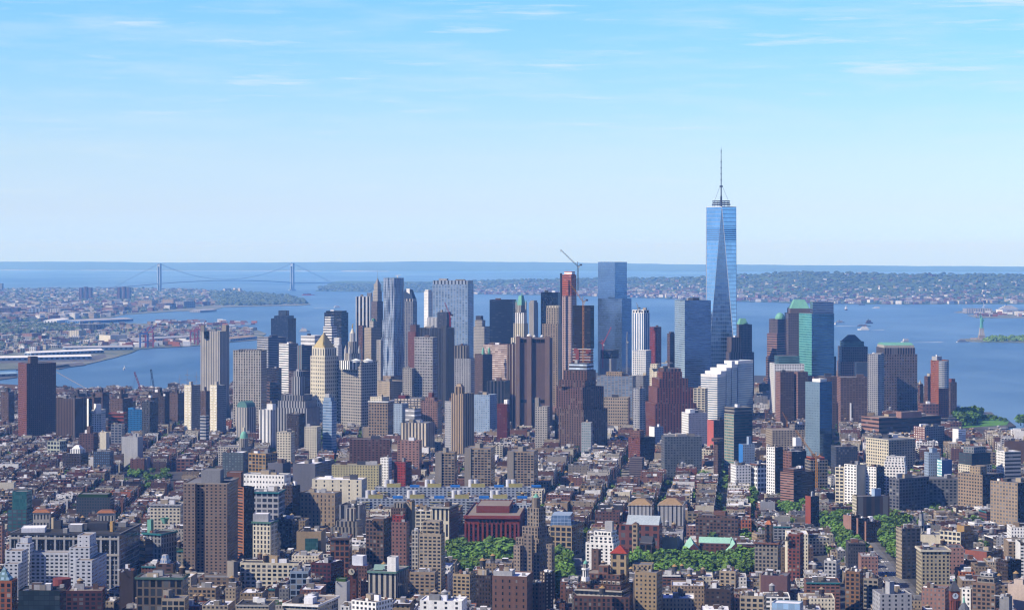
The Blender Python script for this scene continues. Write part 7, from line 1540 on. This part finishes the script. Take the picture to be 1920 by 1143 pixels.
def car_proto(colr,nm='parked_car',L=4.6,W=1.9,H=1.5):
 m=MB();st=S(colr,rough=.35);h2=W/2
 prof=[(-L/2,.35),(L/2,.35),(L/2,.75),(L*.30,.85),(L*.12,H),(-L*.28,H),(-L*.42,.95),(-L/2,.85)]
 V=[(x,-h2,z)for x,z in prof]+[(x,h2,z)for x,z in prof];n=len(prof)
 m.raw(V,[tuple(range(n)),tuple(range(2*n-1,n-1,-1))]+[((i+1)%n,i,n+i,n+(i+1)%n)for i in range(n)],st)
 root=m.build(nm);root['category']='car'
 g=MB()
 for y in(-h2-.02,h2+.02):g.raw([(L*.24,y,.92),(L*.11,y,H-.12),(-L*.27,y,H-.12),(-L*.38,y,.98)],[(0,1,2,3)],S('black',rough=.1))
 g.raw([(L*.30+.02,-h2*.85,.9),(L*.30+.02,h2*.85,.9),(L*.13+.02,h2*.8,H-.08),(L*.13+.02,-h2*.8,H-.08)],[(0,1,2,3)],S('black',rough=.1));g.build('window_glass',parent=root)
 for x in(-L*.30,L*.31):
  for y in(-h2,h2):
   w=MB();P_=[(x+.34*math.cos(k*math.pi/5),y-.12,.34+.34*math.sin(k*math.pi/5))for k in range(10)];Q_=[(a,b+.24,c)for a,b,c in P_]
   w.face(P_,S('black'));w.face(Q_[::-1],S('black'))
   for k in range(10):w.face([P_[(k+1)%10],P_[k],Q_[k],Q_[(k+1)%10]],S('black'))
   w.build('wheel',parent=root)
 return root
CARS=[(car_proto('white'),'white'),(car_proto('black'),'black'),(car_proto('silver'),'silver'),(car_proto((.62,.40,.02)),'yellow'),(car_proto((.30,.03,.03)),'red'),(car_proto('dgrey'),'dark grey')]
cfirst=[True]*6;seen={}
for i in range(34):
 t=rt_.random();n=len(av)-1;sgm=min(n-1,int(t*n));f=t*n-sgm;a,b=av[sgm],av[sgm+1];off=rt_.choice([-8.3,-5,-1.6,1.6,5,8.3]);x,y=a[0]+(b[0]-a[0])*f+off,a[1]+(b[1]-a[1])*f
 k=rt_.choices(range(6),[3,3,3,3,1,2])[0];rz=math.atan2(b[1]-a[1],b[0]-a[0])+(math.pi if off>0 else 0)
 if abs(off)>8:w='car parked along the kerb of the diagonal avenue'
 else:w='car driving along the diagonal avenue'
 lab=f"{CARS[k][1]} {w}";
 if cfirst[k]:cfirst[k]=False;o=CARS[k][0];o.location=(x,y,2.54);o.rotation_euler=(0,0,rz);tag(o,lab,None,'cars on the diagonal avenue')
 else:put_copy(CARS[k][0],(x,y,2.54),rz,1,lab,'cars on the diagonal avenue')
for k in range(6):
 if cfirst[k]:tag(CARS[k][0],f"{CARS[k][1]} car near the crossing of the diagonal avenue",None,'cars on the diagonal avenue');p=G(1668+k*3,1086+k);CARS[k][0].location=(*p,2.54);CARS[k][0].rotation_euler=(0,0,R(105))
 # ------------------------------------------------------------------ boats
def boat(name,cat,label,x,y,L,W,H,hull,top,heading,levels=1,stack=None,wake=0,deckcargo=None):
 p=G(x,y);o=(*p,0.0);a=R(heading);c,s=math.cos(a),math.sin(a)
 def T(u,v,z):return(p[0]+u*c-v*s,p[1]+u*s+v*c,z)
 m=MB();st=S(hull);n=9;top_,bot=[],[]
 out=[(-L/2,-W*.42),(-L*.45,-W/2),(L*.22,-W/2),(L*.40,-W*.30),(L/2,0),(L*.40,W*.30),(L*.22,W/2),(-L*.45,W/2),(-L/2,W*.42)]
 A=[T(u,v,H*.32)for u,v in out];Bt=[T(u*.93,v*.85,-.8)for u,v in out]
 for i in range(9):j=(i+1)%9;m.face([Bt[i],Bt[j],A[j],A[i]],st)
 m.face(A,S('lgrey'));root=m.build(name,o);tag(root,label,cat)
 z=H*.32
 for k in range(levels):
  l=MB();ll,ww,hh=L*(.62-.12*k),W*(.74-.1*k),H*.68/levels;u0=-L*.08
  P_=[T(u0-ll/2,-ww/2,0)[:2],T(u0+ll/2,-ww/2,0)[:2],T(u0+ll/2,ww/2,0)[:2],T(u0-ll/2,ww/2,0)[:2]];l.prism(P_,z,z+hh,S(top,'r','dark',fl=max(1.5,hh),vf=.35),S(top));l.build('deckhouse',o,root);z+=hh
 if stack:l=MB();l.ngon(*T(-L*.15,0,0)[:2],W*.1,z,z+H*.4,S(stack),10);l.build('funnel',o,root)
 if deckcargo:
  for k in range(5):l=MB();l.prism([T(-L*.36+k*L*.15,-W*.35,0)[:2],T(-L*.36+k*L*.15+L*.13,-W*.35,0)[:2],T(-L*.36+k*L*.15+L*.13,W*.35,0)[:2],T(-L*.36+k*L*.15,W*.35,0)[:2]],H*.32,H*.32+deckcargo,S(('red','blue','grey','orange','white')[k]),S('grey'));l.build('container_stack',o,root)
 if wake:
  l=MB();l.raw([T(-L*.5,-W*.3,.12),T(-L*.5,W*.3,.12),T(-L*.5-wake,W*1.6,.12),T(-L*.5-wake,-W*1.6,.12)],[(3,2,1,0)],S((.62,.68,.74)));wk=l.build('wake');tag(wk,kind='structure')
 return root
boat('cargo_ship','ship','long orange red cargo ship by the narrows bridge',578,553.5,100,16,14,(.60,.10,.07),'red',0,1)
boat('passenger_ferry','ferry','white ferry on the bay behind the dark tower with pale bands',633,577,46,14,14,'white','white',20,2,None,120)
boat('passenger_ferry','ferry','white ferry with three decks, lowest of the three beside the glass towers',1619,618.5,52,16,15,'white','white',178,3,'orange',60)
boat('cargo_barge','barge','flat dark barge in mid harbour above the white ferry',1620,611,62,18,7,'dgrey','grey',4,1,None,90)
boat('tug_boat','tug boat','dark tug boat just beyond the flat dark barge',1630,606,36,14,15,'dbrown','brown',10,2,'black',0)
boat('tug_boat','tug boat','dark tug boat close to the green banded glass tower',1576,604.5,38,12,9,'dbrown','lgrey',5,1,'black',0)
boat('motor_launch','boat','small white launch almost touching the green banded glass tower',1567,608,22,8,9,'white','white',60,1,None,40)
boat('ferry_boat','ferry','white and dark work boat high on the harbour near the far shore',1586,581.5,30,12,20,'dgrey','white',100,2,'white',0)
boat('speed_boat','boat','tiny white speed boat with a bright wake near the far shore',1643,578,46,12,9,'white','white',182,1,None,110)
boat('work_boat','boat','dark work boat under the far wooded shore',1616,572,40,14,12,'dbrown','grey',2,1,None,0)
boat('fast_ferry','ferry','fast white ferry throwing spray just behind the granite gabled tower',1697,642,34,11,14,'white','white',195,2,None,130)
boat('sail_boat','sail boat','small white sail boat alone on the east river',232.5,693,11,3.5,5,'white','white',80,1,None,0)
m=MB();p_=G(232.5,693);m.raw([(p_[0],p_[1],2),(p_[0]+4,p_[1]+.3,2),(p_[0],p_[1],14),(p_[0],p_[1]+.4,14),(p_[0],p_[1]+.4,2)],[(0,1,2),(1,4,3)],S('white'));t_=[q for q in C.objects if q.name=='sail_boat'][0];m.build('sail',tuple(t_.location),t_)
boat('ferry_boat','ferry','white harbour ferry moored behind the wide white block',571,622,44,14,14,'lgrey','white',0,2,'orange',0)
boat('excursion_boat','ferry','low excursion boat docked at the statue island',1805,641.5,48,12,9,'white','grey',12,2,None,0)
boat('cruise_ship','ship','white cruise ship with stacked decks moored at the far terminal',1895,582.5,170,30,30,'white','white',8,4,'blue',0)
boat('cargo_ship','ship','dark naval looking ship behind the tan warehouse roofs in the boat basin'.replace('naval looking','low'),1875,814,60,12,12,'dgrey','lgrey',5,2,None,0)
boat('sail_boat','sail boat','white motor yacht resting in the boat basin',1908,809,20,6,6,'white','white',10,1,None,0)
def tall_ship():
 d=4700;o=(wx(362,d),d,0);m=MB();st=S('dbrown');m.prism([(wx(328,d),d-6),(wx(378,d),d-6),(wx(384,d),d),(wx(378,d),d+6),(wx(328,d),d+6)],-1,7,st,S('tan'));root=m.build('tall_ship',o);tag(root,'three masted sailing ship moored on the east river behind the brown housing','sailing ship')
 for x,y in((337,702),(351,692),(368,696)):
  m=MB();X=wx(x,d);m.bar((X,d,6),(X,d,wz(y,d)),1.1,S('tan'),.4);ms=m.build('mast',o,root)
  for f,w in((.45,9),(.65,7),(.82,5)):m=MB();z=6+(wz(y,d)-6)*f;m.bar((X-w,d,z),(X+w,d,z),.5,S('tan'));m.build('yard',o,ms)
tall_ship()
def harbour_pier_bridge():
 d0=F*(CH-24)/(722-HY);st=S((.17,.12,.10));m=MB();pts=[(-60,716),(35,722),(106,729),(150,734),(260,742)]
 o=(wx(20,d0),d0,2.5)
 for(x0,y0),(x1,y1)in zip(pts[:-1],pts[1:]):
  da,db=d0-(x0-20)*1.2,d0-(x1-20)*1.2;a,b=(wx(x0,da),da),(wx(x1,db),db);za,zb=wz(y0,da),wz(y1,db)
  V=[(a[0],a[1]-13,za-7),(b[0],b[1]-13,zb-7),(b[0],b[1]-13,zb),(a[0],a[1]-13,za),(a[0],a[1]+13,za-7),(b[0],b[1]+13,zb-7),(b[0],b[1]+13,zb),(a[0],a[1]+13,za)]
  m.raw(V,[(0,1,2,3),(3,2,6,7),(5,4,7,6),(1,0,4,5)],st)
 root=m.build('approach_bridge',o);tag(root,'dark brown approach deck of the east river bridge passing behind the maroon tower','bridge')
 for x,y in zip((0,30,110,140,170),(720,722,730,733,736)):
  dd=d0-(x-20)*1.2;m=MB();m.box(wx(x,dd),dd,0,6,18,wz(y,dd)-7,S('brown'));m.build('pier',o,root)
 m=MB();a=(wx(106,d0),d0,wz(697,d0));b=(wx(190,d0),d0-120,wz(733,d0-120));m.bar(a,b,.8,S('tan'));m.build('suspender_cable',o,root)
harbour_pier_bridge()
# ------------------------------------------------------------------ far shores
def shed(label,x0,y0,x1,y1,w,hgt,wall,roof,group='long pier sheds across the river'):
 a,b=G(x0,y0),G(x1,y1);L=math.hypot(b[0]-a[0],b[1]-a[1]);ux,uy=(b[0]-a[0])/L,(b[1]-a[1])/L;nx,ny=-uy,ux
 if ny<0:nx,ny=-nx,-ny
 q=[a,b,(b[0]+nx*w,b[1]+ny*w),(a[0]+nx*w,a[1]+ny*w)];o=(*cen(q),2.2);m=MB();m.prism(q,2.2,2.2+hgt,S(wall,'q','dgrey',bay=16,fl=hgt,uf=.5,vf=.5),None);root=m.build('pier_shed',o);tag(root,label,'shed',group)
 m=MB();z0,z1=2.2+hgt,2.2+hgt*1.55;m1=((a[0]+q[3][0])/2,(a[1]+q[3][1])/2);m2=((b[0]+q[2][0])/2,(b[1]+q[2][1])/2);rs=S(roof)
 m.face([(*q[0],z0),(*q[1],z0),(*m2,z1),(*m1,z1)],rs);m.face([(*q[2],z0),(*q[3],z0),(*m1,z1),(*m2,z1)],rs);m.face([(*q[1],z0),(*q[2],z0),(*m2,z1)],rs);m.face([(*q[3],z0),(*q[0],z0),(*m1,z1)],rs);m.build('roof',o,root)
 return root
shed('white roofed pier shed with blue walls, the one ending farthest out',58,668.5,195,662.5,34,9,(.28,.37,.50),'white')
shed('white roofed pier shed with blue walls, lower one by the frame edge',-60,679,172,674.5,36,9,(.28,.37,.50),'white')
shed('grey roofed blue pier shed above the white roofed ones',121,659,250,657,44,10,(.28,.38,.52),'lgrey')
shed('long pale grey shed running along the container quay',255,643,358,637,40,10,'lgrey','lgrey')
shed('low pale terminal shed behind the tall ribbed tower',432,641,482,636,60,9,(.26,.35,.48),'sand')
shed('pale roofed terminal on the upper basin',55,600.5,200,594.5,150,9,'lgrey','stone')
shed('blue walled shed across the upper basin',150,606.5,250,602.5,90,10,(.14,.30,.55),'lgrey')
shed('bright white low shed in the upper basin',106,606.5,130,604,60,12,'white','white')
shed('white shed beside the wooded point',375,586,406,584,60,9,'lgrey','lgrey')
shed('pale blue roofed shed at the left edge of the river',-20,708.5,33,706.5,30,7,'grey',(.40,.55,.66))
def farblock(label,x0,xc,x1,yt,yb,st,nm='distant_block',cat='apartment building',grp=None,rt='roofg'):
 d=F*CH/(yb-HY);poly=foot(x0,xc,x1,d,1);o=(*cen(poly),2);m=MB();m.prism(poly,2,wz(yt,d),st,None);root=m.build(nm,o);tag(root,label,cat,grp);m=MB();m.face([(*p,wz(yt,d))for p in poly],ROOFS[rt]);m.build('roof',o,root);return root
for x0,x1 in((148,174),(219,246)):
 w='nearer the frame edge' if x0==148 else 'nearer the suspension bridge'
 for k in range(3):
  a=x0+(x1-x0)*k/3;farblock(f"tall brown brick slab of the far pair of towers, {('first', 'middle', 'last')[k]} wing, {w}",a,a+(x1-x0)*.2,a+(x1-x0)/3-.4,539+(k==1)*-1.5,563,S((.20,.12,.12),'v','dbrown',bay=12),'housing_tower','apartment tower','twin brown brick towers across the bay')
for args in(("pale yellow stone warehouse by the bay woods",258,285,297,563,577,S('sand','q','grey',bay=12,fl=9)),("second pale stone warehouse with a stepped roof by the bay woods",303,325,338,561,576,S('sand','q','grey',bay=12,fl=9)),("long grey warehouse beside the pale stone ones",328,345,366,565,578,S('grey','q','dgrey',bay=14,fl=9)),("brown warehouse below the pale stone ones",292,310,330,569,580,S('brown','q','dgrey',bay=14,fl=9)),("pale blue gridded warehouse in the dock rows",54,80,84,578.5,592,S('lblue','V','grey',bay=16)),("second pale gridded warehouse in the dock rows",90,113,127,579,592,S('lgrey','V','grey',bay=16)),("brown loft warehouse at the frame edge of the dock rows",-6,18,22,577,591,S('brown','q','dgrey',bay=12)),("dark brown loft warehouse in the dock rows",23,33,39,577,591,S('dbrown','q','dgrey',bay=12)),("reddish loft warehouse behind the gridded warehouses",40,60,66,576,588,S('pink','q','grey',bay=12)),("wide brown warehouse by the upper basin",190,212,222,577,588,S('brick','q','dgrey',bay=12)),("tall brown warehouse beside the wide one",222,233,243,575,587,S('brown','q','dgrey',bay=12)),("row of dark grain silos among the basin trees",143,180,197,608,620,S('dgrey','v','dbrown',bay=14)),("cream block of the red hook streets",129,148,162,619.5,635,S('cream','q','dgrey',bay=8)),("big white windowed warehouse of the red hook streets",186,207,238,628.5,645,S('cream','q','lgrey',bay=14,uf=.3)),("red brick block of the red hook streets",71,78,92,629,640,S('red','q','dgrey',bay=8)),("pink brick school of the red hook streets",42,60,78,625,636,S('pink','q','dgrey',bay=8)),("grey towers beside the wooded point across the bay",418,422,433,541,549,S('lgrey','q','grey',bay=16)),("cream slab beside the wooded point",437,441,445,540,549,S('cream','q','grey',bay=16)),("second cream slab beside the wooded point",446,450,453,540,549,S('cream','q','grey',bay=16)),("grey slab at the frame edge on the bay skyline",-4,3,7,531,545,S('grey','q','dgrey',bay=16)),("small tan block on the hill streets",94,100,105,550,560,S('tan','q','grey',bay=12)),("dark square apartment slab on the wooded island hill",1669,1675,1687,543,557,S('dgrey','q','dbrown',bay=20,fl=14)),("purplish apartment slab on the wooded island hill",1701,1704,1709,545,556,S('brown','q','dgrey',bay=20)),("brown block near the island shore",1646,1649,1653,552,560,S('rbrown','q','dgrey',bay=20)),("white tank like block near the island shore",1711,1715,1718,554,566,S('white')),("white low hospital on the island slope",1760,1775,1788,552,558,S('white','r','grey',fl=14)),("long brown school on the island slope",1586,1600,1616,548,556,S('pink','q','grey',bay=16)),("green roofed white hall by the island shore",1546,1560,1570,551,559,S((.45,.60,.55),'r','white',fl=12)),("white slab by the island shore",1569,1574,1579,555,563,S('white','q','grey',bay=16)),("red brick block on the east slope of the island",1853,1857,1861,556,565,S('red','q','grey',bay=16)),("pale slab beside the tallest tower on the far shore",1399,1402,1406,554,564,S('white','q','grey',bay=16)),("pinkish slab near the tallest tower on the far shore",1416,1421,1428,553,565,S('pink','q','grey',bay=16)),("pale twin slab near the tallest tower on the far shore",1435,1439,1443,553,565,S('lgrey','q','grey',bay=16)),("white domed hall on the island shore",1493,1498,1502,549,560,S('white','q','grey',bay=16)),("white church like block on the island shore",1523,1530,1538,553,561,S('white','q','grey',bay=16)),("long pale silo block on the far terminal pier",1805,1812,1860,578.5,588,S('stone','v','grey',bay=12)),("white shed on the far terminal pier",1868,1880,1900,581,587,S('white')),("low white shed at the end of the far terminal",1902,1920,1945,585,592,S('white','r','grey',fl=8))):
 farblock(*args,cat='building',grp='blocks on the far shores')
 # wind turbine, masts
def turbine():
 d=F*CH/(586-HY);X=wx(1845,d);o=(X,d,2);m=MB();m.ngon(X,d,2.2,2,wz(572,d),S('white'),8,1.2);root=m.build('wind_turbine',o);tag(root,'white wind turbine on the far terminal pier','wind turbine');m=MB();m.box(X,d-2,wz(572,d)-1.5,3,8,3,S('white'));m.build('nacelle',o,root)
 for k in range(3):an=R(90+120*k+20);m=MB();z=wz(572,d);m.bar((X,d-6,z),(X+24*math.cos(an),d-6,z+24*math.sin(an)),2,S('white'),.5);m.build('blade',o,root)
turbine()
# houses and woods: named ones near the water, the far mass as stuff
rh=random.Random(21)
def onhill(x,t):
 o,xs,sh,cr,f=STATEN;s_,c_=np.interp(x,xs,sh),np.interp(x,xs,cr);d0=F*CH/(s_-HY);d1=f(d0);zc=wz(c_,d1);d=d0+(d1-d0)*t;z=1.5+(zc-1.5)*(t*t*(3-2*t)*.55+t*.45);return(wx(x,d),d,z)
def flat(poly_px):
 ys=[p[1]for p in poly_px];xs=[p[0]for p in poly_px]
 while True:
  x,y=rh.uniform(max(-20,min(xs)),min(1940,max(xs))),rh.uniform(min(ys),max(ys))
  if in_poly((x,y),poly_px):return x,y,(*G(x,y),2.0)
SUN_P=[(-20,542),(120,541),(240,540),(340,542),(430,547),(480,551),(400,572),(330,580),(236,588),(190,596),(100,602),(-20,607)]
HOOK_P=[(-20,615),(70,610),(140,609),(230,608),(330,611),(430,614),(478,619),(470,632),(378,644),(300,636),(240,650),(150,652),(60,660),(-20,668)]
POINT_P=[(400,552),(430,547),(480,551),(530,555),(565,563),(575,570),(480,573),(410,574)]
HC=['white','cream','stone','lgrey','pink','brick','lgrey','beige','red','tan','stone','brick']
hp={}
def house_proto(kc):
 if kc not in hp:
  m=MB();m.prism([(-.5,-.5),(.5,-.5),(.5,.5),(-.5,.5)],0,.7,S(kc,'q','dgrey',bay=.3,fl=.35),None);root=m.build('distant_house');root['category']='house'
  m=MB();rs=S(rh.choice(['lgrey','grey','roofw','brown','rbrown']));m.raw([(-.55,-.55,.68),(.55,-.55,.68),(.55,.55,.68),(-.55,.55,.68),(-.5,0,1.0),(.5,0,1.0)],[(0,1,5,4),(2,3,4,5),(1,2,5),(3,0,4)],rs);m.build('roof',parent=root);hp[kc]=[root,True]
 return hp[kc]
rest=MB();nh=0
HN=dict(white='white',cream='cream',stone='pale stone',lgrey='pale grey',pink='pinkish',brick='red brick',beige='beige',red='bright red',tan='tan')
def house(p,s,where):
 global nh
 kc=rh.choice(HC);w,dp,h=s*rh.uniform(.8,1.8),s*rh.uniform(.8,1.4),s*rh.uniform(.5,.9)
 if nh<290 and rh.random()<.24:
  pr=house_proto(kc);nh+=1;lab=f"{HN[kc]} gabled house {where}"
  if pr[1]:pr[1]=False;o=pr[0];o.location=p;tag(o,lab,None,'houses on the far shores')
  else:o=put_copy(pr[0],p,0,1,lab,'houses on the far shores')
  o.scale=(w,dp,h);o.rotation_euler=(0,0,rh.uniform(-.5,.5))
 else:rest.box(p[0],p[1],p[2],w,dp,h,S(kc,'q','dgrey',bay=7,fl=6),rh.uniform(-.5,.5),ROOFS[rh.choice(['lgrey','roofg','roofw','brown','rooft'])])
for k in range(1000):x=rh.uniform(880,1935);t=min(.92,abs(rh.gauss(0,.30))+.01);house(onhill(x,t),24 if t<.2 else 17,'among trees on the island hills')
for k in range(330):x=rh.uniform(880,1320);t=abs(rh.gauss(0,.35))%.85+.01;house(onhill(x,t),20,'on the island slope behind the downtown towers')
for k in range(1500):x,y,p=flat(SUN_P);house(p,rh.uniform(10,22)if y<570 else rh.uniform(14,34),'in the dense streets across the bay')
for k in range(620):x,y,p=flat(HOOK_P);house(p,rh.uniform(8,20),'in the red hook streets across the river')
rest.build('distant_housing')['kind']='stuff'
def lump(m,p,r,hgt,seed):
 q=random.Random(seed);n=7;st=S('grey');rows=[(1.0,0),(1.05,.35),(.8,.75),(.35,1.0)];P_=[]
 for rr,z in rows:P_.append([(p[0]+r*rr*q.uniform(.75,1.2)*math.cos(2*math.pi*i/n+z),p[1]+r*rr*q.uniform(.75,1.2)*math.sin(2*math.pi*i/n+z),p[2]+hgt*z*q.uniform(.85,1.15))for i in range(n)])
 for a,b in zip(P_[:-1],P_[1:]):
  for i in range(n):j=(i+1)%n;m.face([a[i],a[j],b[j],b[i]],st)
 m.face(P_[-1],st)
w=MB()
for k in range(3000):x=rh.uniform(596,1940);t=rh.random()**.8*.95+.01;lump(w,onhill(x,t),rh.uniform(11,26),rh.uniform(8,15),k)
w.build('island_woodland',mat=M_FAR)['kind']='stuff'
w=MB()
for k in range(520):x,y,p=flat(POINT_P);lump(w,p,rh.uniform(14,30),rh.uniform(14,24),k)
for k in range(1500):x,y,p=flat(SUN_P);lump(w,p,rh.uniform(10,22),rh.uniform(9,16),k)
for k in range(300):x,y,p=flat([(-20,614),(70,610),(140,611),(150,622),(-20,630)]);lump(w,p,rh.uniform(8,16),rh.uniform(10,18),k)
for k in range(200):x,y,p=flat(HOOK_P);lump(w,p,rh.uniform(6,12),rh.uniform(8,13),k)
w.build('far_shore_woodland',mat=M_FAR)['kind']='stuff'
w=MB()
for k in range(130):x=rh.uniform(1848,1990);lump(w,(*G(x,rh.uniform(637,640.5)),2.5),rh.uniform(8,14),rh.uniform(11,18)*(.6+.4*min(1,(x-1845)/20)),k)
w.build('island_park_trees',mat=M_LEAF)['kind']='stuff'
w=MB();
for k in range(240):
 x,y=rh.choice([(rh.uniform(290,372),rh.uniform(604,611)),(rh.uniform(255,350),rh.uniform(642,650)),(rh.uniform(210,262),rh.uniform(641,652)),(rh.uniform(1830,1930),rh.uniform(588,594)),(rh.uniform(365,480),rh.uniform(604,612))]);p=G(x,y);w.box(p[0],p[1],2,26,8,rh.uniform(5,16),S(rh.choice(['orange','red','rbrown','pink','lblue','white','lgrey','brown'])),rh.uniform(-.3,.3))
w.build('container_yard')['kind']='stuff'
